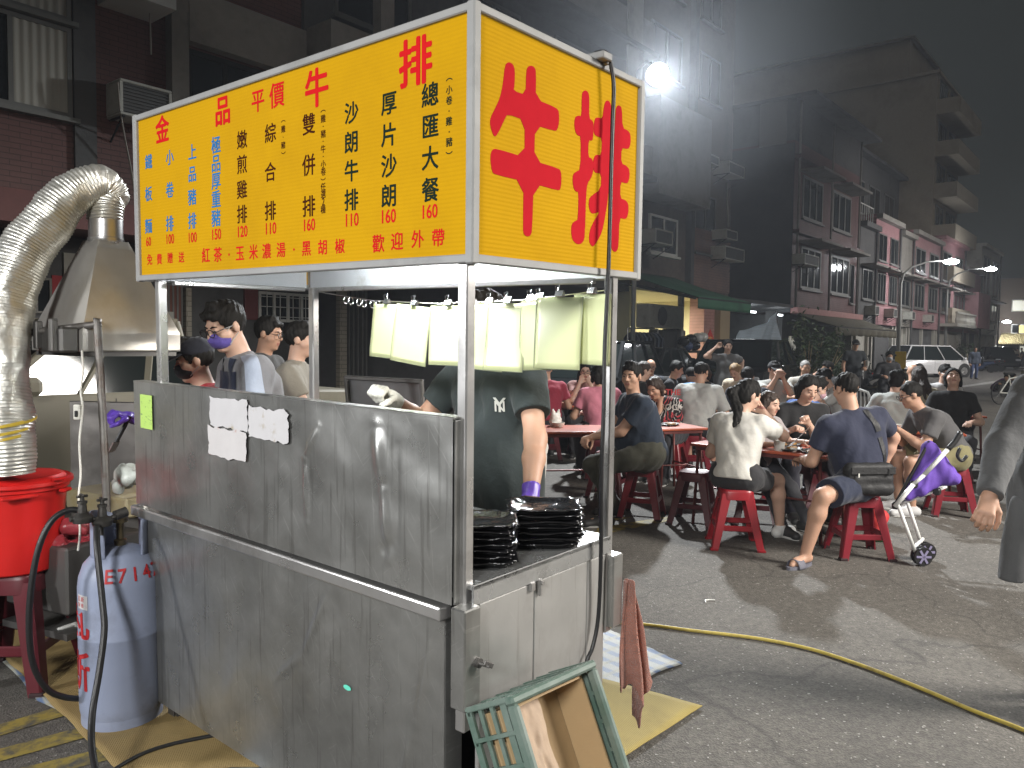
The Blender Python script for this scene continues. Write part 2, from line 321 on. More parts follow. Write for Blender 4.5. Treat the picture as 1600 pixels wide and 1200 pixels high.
STROKE_p3 = [(0.662,2.244),(0.668,2.259),(0.682,2.266),(0.698,2.261),(0.704,2.200),(0.737,2.199),(0.752,2.191),(0.755,2.164),(0.747,2.145),(0.732,2.140),(0.701,2.139),(0.700,2.090),(0.734,2.088),(0.751,2.079),(0.753,2.056),(0.744,2.035),(0.729,2.032),(0.699,2.034),(0.699,1.981),(0.731,1.980),(0.750,1.970),(0.751,1.943),(0.741,1.923),(0.726,1.919),(0.697,1.921),(0.696,1.833),(0.688,1.816),(0.675,1.810),(0.659,1.815),(0.654,1.830),(0.653,1.936),(0.656,2.094)]
# ------------------------------------------------------------------ the steak stall
CM = Matrix(((0.999834, -0.000272, -0.018227, 0.031623), (0, 0.999888, -0.014947, 0.025932), (0.018229, 0.014944, 0.999722, 0.000331), (0, 0, 0, 1)))
def cm(x, y, z): return CM @ Vector((x, y, z))
def steel(name, base, rough, stretch, bump=.25, rv=.1, dirt=(.16, .15, .14), metal=.85, dlo=.5):
    m = mat(name, base, rough, metal, var=.12, vscale=4, rvar=rv, dirt=dirt, dscale=2.2, dlo=dlo, dhi=.8)
    t = m.node_tree; b = t.nodes['Principled BSDF']; L = t.links.new
    tcn = nd(t, 'ShaderNodeTexCoord'); mp = nd(t, 'ShaderNodeMapping'); mp.inputs['Scale'].default_value = stretch; L(tcn.outputs['Object'], mp.inputs[0])
    n1 = nd(t, 'ShaderNodeTexNoise', Scale=30.0, Detail=3.0); L(mp.outputs[0], n1.inputs['Vector'])
    n2 = nd(t, 'ShaderNodeTexNoise', Scale=3.5, Detail=2.0); L(tcn.outputs['Object'], n2.inputs['Vector'])
    b1 = nd(t, 'ShaderNodeBump', Strength=bump * .35, Distance=.004); L(n1.outputs['Fac'], b1.inputs['Height'])
    b2 = nd(t, 'ShaderNodeBump', Strength=bump, Distance=.05); L(n2.outputs['Fac'], b2.inputs['Height']); L(b2.outputs[0], b1.inputs['Normal']); L(b1.outputs[0], b.inputs['Normal'])
    return m
M_ST = steel('stainless_panel', (.45, .45, .435), .30, (1, 18, .4), .3, metal=.85, dirt=(.26, .258, .245), dlo=.40)
def scuff(m, rots, plane):
    t = m.node_tree; b = t.nodes['Principled BSDF']; L = t.links.new; tcn = nd(t, 'ShaderNodeTexCoord')
    for rot, scl, lo_, amt, colr in rots:
        m0 = nd(t, 'ShaderNodeMapping'); m0.inputs['Rotation'].default_value = (R(rot), 0, 0) if plane == 'x' else (0, R(rot), 0); L(tcn.outputs['Object'], m0.inputs[0])
        m1 = nd(t, 'ShaderNodeMapping'); m1.inputs['Scale'].default_value = scl; L(m0.outputs[0], m1.inputs[0])
        n = nd(t, 'ShaderNodeTexNoise', Scale=10.0, Detail=3.0, Roughness=.6); L(m1.outputs[0], n.inputs['Vector'])
        r = nd(t, 'ShaderNodeMapRange'); r.inputs[1].default_value = lo_; r.inputs[2].default_value = lo_ + .08; r.inputs[4].default_value = amt; L(n.outputs['Fac'], r.inputs[0])
        src = b.inputs['Base Color'].links[0].from_socket; mx = nd(t, 'ShaderNodeMix', data_type='RGBA'); mx.inputs[7].default_value = (*colr, 1); L(r.outputs[0], mx.inputs[0]); L(src, mx.inputs[6]); L(mx.outputs[2], b.inputs['Base Color'])
scuff(M_ST, ((38, (1, 14, .7), .62, .35, (.70, .70, .68)), (-52, (1, 12, .8), .64, .3, (.66, .66, .64)), (0, (1, 5, .25), .58, .5, (.22, .215, .20)), (4, (1, 16, .22), .66, .45, (.72, .72, .70))), 'x')
M_SIDE = steel('stainless_side', (.53, .525, .51), .34, (14, 1, .5), .22, metal=.7, dirt=(.36, .34, .32))
scuff(M_SIDE, ((38, (14, 1, .7), .64, .3, (.70, .68, .66)), (0, (4, 1, .25), .60, .4, (.34, .32, .30))), 'y')
M_POST = steel('stainless_tube', (.58, .57, .56), .3, (6, 6, .3), .08)
M_ALU = steel('aluminium_trim', (.30, .30, .295), .7, (5, 5, 5), .12, dirt=(.18, .18, .175), metal=.25)
M_TOP = steel('counter_steel', (.60, .61, .61), .28, (4, 1, 1), .12)
M_DARKST = steel('dark_steel', (.13, .125, .12), .5, (3, 3, 3), .2, metal=.7)
def yellow(name, axis):
    m = mat(name, (.36, .19, .003), .75, var=.05, vscale=3, dirt=(.28, .14, .003), dscale=1.6, dlo=.45, dhi=.75, spec=.05, emit=(.74, .43, .006), estr=.30)
    t = m.node_tree; b = t.nodes['Principled BSDF']; L = t.links.new
    tcn = nd(t, 'ShaderNodeTexCoord'); w = nd(t, 'ShaderNodeTexWave', wave_type='BANDS', bands_direction='Z', Scale=28.0, Distortion=.25); w.inputs['Detail Scale'].default_value = .6
    L(tcn.outputs['Object'], w.inputs[0]); bp = nd(t, 'ShaderNodeBump', Strength=.22, Distance=.004); L(w.outputs['Fac'], bp.inputs['Height']); L(bp.outputs[0], b.inputs['Normal'])
    return m
M_YEL = yellow('yellow_corrugated_plastic', 0)
M_WHITEP = mat('white_plastic_sheet', (.78, .80, .82), .5, var=.06, dirt=(.55, .55, .52), dlo=.6)
INK = {'b': mat('blue_vinyl', (.02, .13, .32), .9, spec=.03, emit=(.02, .13, .32), estr=.3), 'n': mat('brown_vinyl', (.05, .012, .006), .9, spec=.03), 'k': mat('black_vinyl', (.012, .022, .016), .9, spec=.03), 'r': mat('red_vinyl', (.50, .012, .014), .9, spec=.03, emit=(.5, .012, .014), estr=.10), 'R': MATS['red_vinyl']}
M_BIGRED = mat('red_film', (.40, .012, .020), .85, spec=.04, var=.08, vscale=20, emit=(.42, .012, .022), estr=.16)

cart = tag(empty('food_stall_cart', mat=CM), 'stainless steel steak stall cart with yellow lit sign box on four posts', 'food cart')
SX, SY, Z0, Z1 = .82, 1.79, 1.735, 2.365
# near sign face, right sign face and the two that look away
menu = MB().box((.012, SY / 2, (Z0 + Z1) / 2), (.006, SY - .03, Z1 - Z0 - .03)).build('menu_sign', M_YEL, cart)
for key in 'bnkrR':
    its = []
    for ch, y, z, h, k in MENU:
        if k != key: continue
        asc = ch.isascii(); s = h / (.70 if asc else .94) * (.9 if key == 'R' else 1.09); cz = .345 if asc else .38
        if ch == '︵': cz = .06
        if ch == '︶': cz = .70
        M = Matrix(((0, 0, -1, .0085), (-1, 0, 0, y), (0, 1, 0, z - (.016 if key == 'R' and ch in '牛排' else 0)), (0, 0, 0, 1))) @ Matrix.Scale(s, 4) @ Matrix.Translation((0, -cz, 0))
        if asc: M = M @ Matrix.Diagonal((.86, 1, 1, 1))
        its.append((ch, M))
    text_mesh('lettering', its, INK[key], menu, bold={'R': .026, 'r': .016, 'b': .018, 'n': .014, 'k': .020}[key])
side = MB().box((SX / 2, .012, (Z0 + Z1) / 2), (SX - .03, .006, Z1 - Z0 - .03)).build('side_sign', M_YEL, cart)
g = MB()
for st in (STROKE_niu, STROKE_p1, STROKE_p2, STROKE_p3):
    # round the traced outline a little
    P = [Vector((x, z)) for x, z in st]
    for _ in range(1):
        Q = []
        for a, b in zip(P, P[1:] + P[:1]): Q += [a * .75 + b * .25, a * .25 + b * .75]
        P = Q
    g.prism([(p.x, .0088, p.y) for p in P], (0, -.0012, 0))
g.build('lettering', M_BIGRED, side)
far = MB(); far.box((SX - .012, SY / 2, (Z0 + Z1) / 2), (.006, SY - .03, Z1 - Z0 - .03)); far.box((SX / 2, SY - .012, (Z0 + Z1) / 2), (SX - .03, .006, Z1 - Z0 - .03)); far.build('rear_sign_panel', M_YEL, cart)
lin = MB()
lin.box((.026, SY / 2, 2.042), (.004, SY - .08, .61)); lin.box((SX - .026, SY / 2, 2.042), (.004, SY - .08, .61))
lin.box((SX / 2, .026, 2.042), (SX - .08, .004, .61)); lin.box((SX / 2, SY - .026, 2.042), (SX - .08, .004, .61)); lin.box((SX / 2, SY / 2, 2.345), (SX - .04, SY - .04, .006))
lin.build('inner_lining', M_WHITEP, cart)
fr = MB()
for x, y in ((0, 0), (SX, 0), (0, SY), (SX, SY)):
    fr.box((x + (.011 if x == 0 else -.011), y + (.011 if y == 0 else -.011), (Z0 + Z1) / 2), (.028, .028, Z1 - Z0 + .012), bev=.004)
for z in (Z0, Z1):
    for x in (0, SX): fr.box((x + (.010 if x == 0 else -.010), SY / 2, z + (.008 if z == Z0 else -.008)), (.024, SY - .034, .022), bev=.003)
    for y in (0, SY): fr.box((SX / 2, y + (.010 if y == 0 else -.010), z + (.008 if z == Z0 else -.008)), (SX - .034, .024, .022), bev=.003)
fr.box((.555, .03, 2.375), (.05, .12, .022), bev=.003); fr.box((.575, -.004, 2.372), (.018, .03, .03), bev=.003)
fr.build('sign_frame', M_ALU, cart)
for x, y, z0 in ((.018, .035, .50), (.672, .018, .58), (.03, 1.655, .6), (.67, 1.56, .6)):
    MB().box((x, y, (z0 + Z0 - .003) / 2 + .0), (.032, .032, Z0 - .003 - z0), bev=.004).bm if 0 else None
    MB().box((x, y, (z0 + Z0) / 2 - .002), (.034, .034, Z0 - z0 - .004), bev=.004).build('post', M_POST, cart)
rail = MB()
rail.box((.672, .80, 1.722), (.022, 1.44, .018), bev=.003); rail.box((.35, 1.60, 1.722), (.60, .022, .018), bev=.003)
rail.build('top_rail', M_POST, cart)

# bent sheet: dents really pressed into the metal
def dented(u, v, creases):
    d = 0
    for (a, b, w, dep) in creases:
        # distance to the crease polyline a->b in (y,z)
        ax, az = a; bx, bz = b; L2 = (bx - ax) ** 2 + (bz - az) ** 2; t = max(0, min(1, ((u - ax) * (bx - ax) + (v - az) * (bz - az)) / L2))
        q = math.hypot(u - ax - t * (bx - ax), v - az - t * (bz - az)); d += dep * math.exp(-(q / w) ** 2) * math.sin(math.pi * min(max(t, .08), .92))
    d += .0022 * mnoise.noise((u * 2.3, v * 2.9, 1.7)) + .0008 * mnoise.noise((u * 9, v * 7, 4.2))
    return d
def sheet(y0, y1, z0, z1, x, creases, thick, nu=260, nv=110):
    b = MB()
    b.grid(lambda u, v: (x + dented(y0 + (y1 - y0) * u, z0 + (z1 - z0) * v, creases) * (min(1, min(u, 1 - u, v, 1 - v) * 14)), y0 + (y1 - y0) * u, z0 + (z1 - z0) * v), nu, nv)
    return b
CR_UP = [((.60, 1.27), (.67, 1.16), .010, -.0075), ((.67, 1.16), (.66, .96), .009, -.007), ((.335, 1.30), (.31, 1.12), .022, -.012), ((.31, 1.15), (.285, .92), .016, -.011), ((.25, 1.25), (.25, .95), .008, .003), ((.33, .93), (.26, .98), .02, .006)]
CR_LO = [((.58, .76), (.72, .50), .013, -.010), ((.72, .52), (.88, .38), .012, -.008), ((.13, .75), (.20, .43), .015, -.010), ((.20, .47), (.30, .10), .015, -.010), ((1.0, .5), (1.2, .2), .05, -.005)]
up = sheet(.042, 1.79, .848, 1.335, -.022, CR_UP, .002)
up.box((.0, .916, 1.337), (.046, 1.752, .008), bev=.002); up.box((.003, .040, 1.09), (.042, .006, .484), bev=.002); up.box((.003, 1.793, 1.09), (.042, .006, .484)); up.box((.012, .916, 1.09), (.003, 1.73, .47))
upo = up.build('guard_panel', M_ST, cart, True, 35)
lo = sheet(.085, 1.735, .06, .792, -.004, CR_LO, .002)
lo.box((.030, .085, .43), (.065, .005, .73)); lo.box((.030, 1.735, .43), (.065, .005, .73)); lo.box((.030, .91, .058), (.068, 1.65, .006))
lo.build('front_panel', M_ST, cart, True, 35)
MB().box((-.012, .945, .818), (.046, 1.745, .040), bev=.006, seg=2).build('ledge', M_POST, cart)
body = MB(); body.box((.655, .87, .45), (.02, 1.66, .78)); body.box((.35, 1.715, .45), (.6, .02, .78)); body.box((.35, .9, .05), (.62, 1.6, .02)); body.build('cabinet_body', M_DARKST, cart)
ct = MB(); ct.box((.345, .83, .893), (.66, 1.66, .016), bev=.003); ct.box((.345, .004, .873), (.66, .008, .056), bev=.002); ct.build('counter_top', M_TOP, cart)
cab = MB()
for x0, x1 in ((.045, .279), (.2815, .549), (.5515, .652)): cab.box(((x0 + x1) / 2, .012, .435), (x1 - x0, .014, .815), bev=.0025)
cab.build('cabinet_door', M_SIDE, cart)
la = MB(); la.box((.262, .000, .836), (.02, .012, .026), bev=.002); la.box((.298, .000, .826), (.014, .014, .048), bev=.003); la.cyl((.298, -.008, .84), (.298, -.014, .84), .006, n=10); la.build('latch', M_POST, cart)
for x, w, z0, z1 in ((-.010, .062, .585, .852), (.690, .058, .60, .838)):
    MB().box((x, .004, (z0 + z1) / 2), (w, .052, z1 - z0), bev=.004).build('leg_sleeve', M_ST, cart)
bo = MB(); bo.cyl((.005, -.022, .707), (.005, -.034, .707), .013, n=12); bo.tube([(.005, -.03, .707), (.012, -.06, .704)], [.006, .005], 8); bo.bar((.0, -.052, .716), (.03, -.056, .698), .006, .014, bev=.002); bo.build('wing_bolt', M_DARKST, cart)
for x, y in ((.06, 1.66), (.62, 1.66), (.06, .12), (.62, .12)):
    c = MB(); c.box((x, y, .055), (.05, .05, .06), bev=.004); c.box((x - .022, y, .01), (.006, .046, .07), bev=.002); c.box((x + .022, y, .01), (.006, .046, .07), bev=.002)
    c.cyl((x - .016, y, -.012), (x + .016, y, -.012), .036, n=20)
    c.build('castor', M_DARKST, cart)
# stuck-on papers
def ragged(y0, z0, y1, z1, seed, amp=.006):
    r = random.Random(seed); P = []
    cs = [(y0, z0), (y1, z0), (y1, z1), (y0, z1)]
    for (a, b), (c, d) in zip(cs, cs[1:] + cs[:1]):
        for i in range(9): t = i / 9; P.append((a + (c - a) * t + r.uniform(-amp, amp), b + (d - b) * t + r.uniform(-amp, amp)))
    return P
M_PAPER = mat('worn_white_paper', (.50, .49, .50), .7, var=.06, vscale=14, dirt=(.33, .28, .2), dscale=9, dlo=.56, dhi=.68)
M_PAPER2 = mat('stained_white_paper', (.52, .50, .50), .7, var=.06, vscale=14, dirt=(.35, .12, .07), dscale=13, dlo=.60, dhi=.70)
M_GREENP = mat('green_paper', (.42, .62, .14), .6, var=.05, dirt=(.12, .22, .08), dscale=40, dlo=.58, dhi=.62, stretch=(1, 1, 3))
for k, (a, b, c, d, m, lab) in enumerate(((1.206, 1.316, .972, 1.214, M_PAPER, None), (.966, 1.301, .746, 1.198, M_PAPER, None), (1.216, 1.212, .982, 1.109, M_PAPER2, 'torn white paper with reddish stain'))):
    s_ = MB().prism([(-.0285 - .0005 * k, y, z) for y, z in ragged(a, b, c, d, k)], (-.0008, 0, 0)).build('sticker', m, cart); tag(s_, lab)
s_ = MB().box((-.029, 1.675, 1.225), (.001, .095, .132)).build('sticker', M_GREENP, cart); tag(s_, 'yellow green printed paper slip')
MB().grid(lambda u, v: (-.0085 - .0005 * math.cos(u * 6.28), .487 + .017 * v * math.cos(u * 6.283), .485 + .008 * v * math.sin(u * 6.283)), 20, 2).build('sticker', mat('teal_paint', (.12, .62, .46), .6), cart)

# bulb under the roof
bulb = tag(empty('ceiling_tube_light', mat=CM @ Matrix.Translation((.50, .80, 1.93))), 'white strip light hidden under the stall roof behind the yellow sign', 'lamp')
MB().box((0, 0, .016), (.05, .66, .022), bev=.004).build('housing', M_WHITEP, bulb)
MB().cyl((0, -.31, -.004), (0, .31, -.004), .012, n=10).build('tube', mat('lit_tube', (1, 1, 1), .4, emit=(.93, .97, 1), estr=250), bulb, True)

# laminated sheets clipped on a line
M_LAM = mat('laminated_cream_sheet', (.70, .74, .42), .22, var=.03, spec=.6)
M_SEAM = mat('laminate_seam', (.26, .28, .17), .3)
M_CHROME = mat('chrome_wire', (.75, .75, .75), .25, 1.0, var=0)
lp = [cm(.69, 1.57, 1.715), cm(.69, 1.2, 1.672), cm(.69, .8, 1.655), cm(.69, .4, 1.664), cm(.69, .02, 1.695)]
def linez(y):
    pts = [(1.57, 1.715), (1.2, 1.672), (.8, 1.655), (.4, 1.664), (.02, 1.695)]
    for (a, b), (c, d) in zip(pts, pts[1:]):
        if a >= y >= c: return b + (d - b) * (a - y) / (a - c)
    return 1.7
ln = MB().tube([(.69, y / 20, linez(y / 20)) for y in range(31, 0, -1)], .0022, 6)
for k in range(6):
    y = 1.36 - .045 * k + .01 * (k % 2); z = linez(y) - .016
    ln.tube([(.69 + .012 * math.cos(a / 8 * 6.283), y + .002 * k, z + .016 * math.sin(a / 8 * 6.283)) for a in range(9)], .002, 5)
lo_ = ln.build('hanging_line', M_CHROME, None); lo_.matrix_world = CM; tag(lo_, 'thin line with wire rings strung behind the stall posts', 'line')
sheets = [(1.075, .195, .215, .03, 'first sheet from the left, tilted toward the rear post'), (.90, .20, .225, .10, 'second sheet from the left, slanting most'), (.70, .165, .22, .0, 'third sheet, left of the corner post'),
          (.60, .15, .225, -.03, 'sheet half hidden behind the corner post'), (.505, .16, .235, .04, 'sheet just right of the corner post'), (.41, .16, .235, .02, 'bright sheet above the dark shirt emblem'),
          (.325, .16, .235, -.08, 'sheet peeking out behind its neighbour'), (.275, .17, .235, -.06, 'leaning sheet with a curled glossy lower corner'), (.185, .17, .235, .0, 'last sheet but one before the right post'), (.075, .155, .225, .01, 'sheet next to the right post, behind the black cable')]
for k, (y, w, h, rot, lab) in enumerate(sheets):
    x = .668 - .013 * (k % 3) - .002 * k; z = linez(y) - .012
    r_ = tag(empty('hanging_sheet', mat=CM @ Matrix.Translation((x, y, z)) @ Euler((rot, R(3 + k % 3), R((k % 3 - 1) * 8))).to_matrix().to_4x4()), 'cream laminated paper sheet on line, ' + lab, 'paper sheet', 'laminated sheets clipped along the line')
    fs = lambda u, v: (-.006 * math.sin(v * 2.2 + k) * v + .004 * (u - .5) ** 2, (u - .5) * w, -v * h)
    p = MB().grid(fs, 10, 12).build('sheet', M_LAM, r_, True); solidify(p, .0012)
    sm_ = MB(); sm_.tube([fs(0, t / 8) for t in range(9)] + [fs(t / 6, 1) for t in range(1, 7)] + [fs(1, 1 - t / 8) for t in range(1, 9)], .0016, 5); sm_.build('laminate_edge', M_SEAM, p)
    c = MB(); c.prism([(-.012, .014, .002), (.012, .014, .002), (.004, .014, .022), (-.004, .014, .022)], (0, -.028, 0))
    c.tube([(.003, .009, .018), (.010, .012, .034), (.004, .006, .04), (.0, .004, .02)], .0018, 5); c.tube([(-.003, .009, .018), (-.010, .012, .034), (-.004, .006, .04), (.0, .004, .02)], .0018, 5); c.build('clip', M_CHROME, r_)

# plastic-wrapped steak trays in two stacks
M_TRAY = mat('black_plastic_film', (.008, .008, .009), .13, var=.3, vscale=30, bump=.35, bscale=40, rvar=.07)
def tray_mesh(seed):
    r = random.Random(seed); ph = [r.uniform(0, 6.28) for _ in range(6)]
    b = MB(); N = 56
    def ring(sx, sy, z, wob):
        out = []
        for k in range(N):
            a = 2 * math.pi * k / N; ca, sa = math.cos(a), math.sin(a); e = .38
            x = sx * math.copysign(abs(ca) ** e, ca); y = sy * math.copysign(abs(sa) ** e, sa)
            w = 1 + 1.9 * wob * (math.sin(7 * a + ph[0]) * .5 + math.sin(13 * a + ph[1]) * .6 + math.sin(23 * a + ph[2]) * .5)
            out.append((x * w, y * w, z + wob * .07 * math.sin(9 * a + ph[3]) + wob * .05 * math.sin(17 * a + ph[4])))
        return out
    R_ = [ring(0.073, 0.094, 0.0000, .01), ring(0.080, 0.100, 0.0008, .012), ring(0.086, 0.105, 0.0078, .02), ring(0.087, 0.106, 0.0129, .02), ring(0.096, 0.114, 0.0137, .03), ring(0.097, 0.115, 0.0168, .035), ring(0.092, 0.110, 0.0183, .02), ring(0.078, 0.097, 0.0168, .012), ring(0.065, 0.082, 0.0094, .012), ring(0.029, 0.041, 0.0086, .01)]
    V = [[b.bm.verts.new(p) for p in rr] for rr in R_]
    for A, B in zip(V, V[1:]):
        for k in range(N): b.bm.faces.new((A[k], A[(k + 1) % N], B[(k + 1) % N], B[k]))
    b.bm.faces.new(V[0][::-1]); b.bm.faces.new(V[-1])
    return b
protos = [tray_mesh(s) .build('steak_tray', M_TRAY, None, True) for s in (1, 2, 3)]
used = set()
words = ['lowest', 'second lowest', 'third from the bottom', 'fourth from the bottom', 'fifth from the bottom', 'sixth from the bottom', 'top']
for si, (x, y, n, rz) in enumerate(((.192, .150, 7, R(38)), (.468, .118, 7, R(42)))):
    for k in range(n):
        pr = protos[(k + si) % 3]
        o = pr if pr not in used else pr.copy()
        if pr in used: COL.objects.link(o)
        used.add(pr)
        z0 = .902 + k * .0172
        o.matrix_world = CM @ Matrix.Translation((x + random.uniform(-.006, .006), y + random.uniform(-.006, .006), z0)) @ Matrix.Rotation(rz + random.uniform(-.03, .03), 4, 'Z')
        lab = ('top' if k == n - 1 else words[k]) + (' black film wrapped tray of the left stack by corner post' if si == 0 else ' black film wrapped tray of the right stack by black cable')
        tag(o, lab, 'tray', 'black wrapped steak trays on the counter')

# dark griddle lid standing behind the counter
gq0, gq1 = onX(556, 588, 1.16), onX(669, 588, 1.16); LW = abs(gq0.y - gq1.y)
gl = tag(empty('griddle_cover', mat=Matrix.Translation((1.16, (gq0.y + gq1.y) / 2, gq0.z - .40)) @ Euler((0, R(-6), R(2))).to_matrix().to_4x4()), 'dark steel griddle lid with raised rim behind the guard panel', 'griddle lid')
MB().box((0, 0, .19), (.012, LW, .40), bev=.004).build('plate', steel('lid_steel', (.2, .2, .2), .38, (3, 3, 3), .3), gl)
rm = MB(); [rm.bar(a, b, .02, .02, bev=.004) for a, b in (((-.014, -LW / 2, .40), (-.014, LW / 2, .40)), ((-.014, -LW / 2, .0), (-.014, -LW / 2, .41)), ((-.014, LW / 2, 0), (-.014, LW / 2, .41)))]; rm.build('rim', M_DARKST, gl)

# black cable over the sign and towel on the sleeve
pts = [(.557, .02, 2.392), (.575, -.012, 2.39), (.596, -.024, 2.311), (.602, -.02, 2.20), (.597, -.022, 2.082), (.590, -.024, 1.753), (.581, -.022, 1.517), (.570, -.03, 1.319), (.568, -.028, 1.118), (.584, -.022, .871), (.586, -.016, .664), (.56, -.014, .57), (.531, -.012, .53), (.50, .0, .40)]
def smooth_pts(P, n=4):
    P = [Vector(p) for p in P]; out = []
    for i in range(len(P) - 1):
        p0, p1, p2, p3 = P[max(i - 1, 0)], P[i], P[i + 1], P[min(i + 2, len(P) - 1)]
        for k in range(n):
            t = k / n; out.append(.5 * ((2 * p1) + (p2 - p0) * t + (2 * p0 - 5 * p1 + 4 * p2 - p3) * t * t + (3 * p1 - p0 - 3 * p2 + p3) * t ** 3))
    out.append(P[-1]); return out
M_RUB = mat('black_rubber', (.012, .012, .013), .45, var=.2, bump=.1)
o = MB().tube(smooth_pts(pts), .0065, 8).build('power_cable', M_RUB, None, True); o.matrix_world = CM; tag(o, 'black cable hanging over the red lettered sign down to the cabinet', 'cable')
M_TOWEL = mat('pink_brown_terry', (.36, .135, .09), .95, var=.22, vscale=45, bump=1.0, bscale=220, sheen=.4, dirt=(.2, .075, .05), dscale=8)
def towel(u, v):
    sp = .018 + .135 * v ** .8; off = .735 + .055 * v; fold = math.sin(u * 9.4 + .8 * v) * (.012 + .016 * v) + .006 * math.sin(u * 23 + 3 * v)
    hemz = .27 + .16 * abs(u - .58) + .05 * math.sin(u * 7) + .012 * math.sin(u * 31)
    return (off + (u - .5) * sp + .006 * math.sin(v * 7 + u * 5), -.036 - .010 * v + fold, .745 + (hemz - .745) * v + .01 * mnoise.noise((u * 6, v * 5, 2)))
o = MB().grid(towel, 60, 70).build('hanging_towel', M_TOWEL, None, True); solidify(o, .007)
md = o.modifiers.new('soft', 'SUBSURF'); md.levels = md.render_levels = 1
o.matrix_world = CM; tag(o, 'brownish pink terry towel hanging from the cart corner', 'towel')
def asphalt():
    m = mat('asphalt', (.116, .107, .094), .85, var=.16, vscale=1.3, dirt=(.074, .069, .062), dscale=.7, dlo=.45, dhi=.78)
    t = m.node_tree; bb = t.nodes['Principled BSDF']; L = t.links.new; tcn = nd(t, 'ShaderNodeTexCoord')
    v1 = nd(t, 'ShaderNodeTexVoronoi', Scale=120.0); v2 = nd(t, 'ShaderNodeTexVoronoi', Scale=150.0); n1 = nd(t, 'ShaderNodeTexNoise', Scale=24.0, Detail=8.0, Roughness=.75)
    for x in (v1, v2, n1): L(tcn.outputs['Object'], x.inputs['Vector'])
    src = bb.inputs['Base Color'].links[0].from_socket
    sc = nd(t, 'ShaderNodeSeparateColor'); L(v1.outputs['Color'], sc.inputs[0]); mr = nd(t, 'ShaderNodeMapRange'); mr.inputs[3].default_value = .8; mr.inputs[4].default_value = 1.2; L(sc.outputs[0], mr.inputs[0])
    n1r = nd(t, 'ShaderNodeMapRange'); n1r.inputs[1].default_value = .3; n1r.inputs[2].default_value = .7; n1r.inputs[3].default_value = .6; n1r.inputs[4].default_value = 1.35; L(n1.outputs['Fac'], n1r.inputs[0])
    mm = nd(t, 'ShaderNodeMath', operation='MULTIPLY'); L(mr.outputs[0], mm.inputs[0]); L(n1r.outputs[0], mm.inputs[1])
    vm = nd(t, 'ShaderNodeVectorMath', operation='SCALE'); L(src, vm.inputs[0]); L(mm.outputs[0], vm.inputs['Scale'])
    g = nd(t, 'ShaderNodeMath', operation='GREATER_THAN'); g.inputs[1].default_value = .993; L(sc.outputs[1], g.inputs[0]); mx = nd(t, 'ShaderNodeMix', data_type='RGBA'); mx.inputs[7].default_value = (.30, .29, .27, 1); L(g.outputs[0], mx.inputs[0]); L(vm.outputs[0], mx.inputs[6]); L(mx.outputs[2], bb.inputs['Base Color'])
    nw = nd(t, 'ShaderNodeTexNoise', Scale=1.6, Detail=4.0); L(tcn.outputs['Object'], nw.inputs['Vector']); vw = nd(t, 'ShaderNodeVectorMath', operation='MULTIPLY_ADD'); vw.inputs[1].default_value = (.9, .9, 0); L(nw.outputs['Color'], vw.inputs[0]); L(tcn.outputs['Object'], vw.inputs[2])
    vc = nd(t, 'ShaderNodeTexVoronoi', Scale=.42, feature='DISTANCE_TO_EDGE'); L(vw.outputs[0], vc.inputs['Vector']); rc = nd(t, 'ShaderNodeMapRange'); rc.inputs[1].default_value = .0; rc.inputs[2].default_value = .007; rc.inputs[3].default_value = .55; rc.inputs[4].default_value = 0; L(vc.outputs['Distance'], rc.inputs[0])
    ns = nd(t, 'ShaderNodeTexNoise', Scale=.8, Detail=6.0, Roughness=.65); L(vw.outputs[0], ns.inputs['Vector']); rs = nd(t, 'ShaderNodeMapRange'); rs.inputs[1].default_value = .60; rs.inputs[2].default_value = .72; rs.inputs[4].default_value = .45; L(ns.outputs['Fac'], rs.inputs[0]); mxm = nd(t, 'ShaderNodeMath', operation='MAXIMUM'); L(rc.outputs[0], mxm.inputs[0]); L(rs.outputs[0], mxm.inputs[1])
    mk = nd(t, 'ShaderNodeMix', data_type='RGBA'); mk.inputs[7].default_value = (.035, .033, .03, 1); L(mxm.outputs[0], mk.inputs[0]); L(mx.outputs[2], mk.inputs[6]); L(mk.outputs[2], bb.inputs['Base Color'])
    ad = nd(t, 'ShaderNodeMath', operation='ADD'); L(v1.outputs['Distance'], ad.inputs[0]); L(n1.outputs['Fac'], ad.inputs[1]); bp = nd(t, 'ShaderNodeBump', Strength=.5, Distance=.006); L(ad.outputs[0], bp.inputs['Height']); L(bp.outputs[0], bb.inputs['Normal']); return m
M_ASPH = asphalt()
b = MB(); b.grid(lambda u, v: (-60 + 360 * u, -120 + 240 * v, 0), 2, 2); b.build('ground', M_ASPH)['kind'] = 'structure'
# ------------------------------------------------------------------ beside the stall: hood, duct, bucket, gas cylinder
M_FOIL = mat('crumpled_aluminium_foil', (.66, .65, .60), .40, .75, var=.08, vscale=14, bump=.35, bscale=30, rvar=.12, dirt=(.44, .40, .28), dscale=5, dlo=.52, dhi=.8)
M_HOOD = steel('hood_steel', (.60, .58, .54), .36, (2, 2, 2), .18, metal=.65, dirt=(.46, .41, .33), dlo=.5)
M_PIPE = mat('rusty_pipe', (.16, .15, .14), .5, .7, var=.25, vscale=25, dirt=(.09, .05, .03), dscale=14)

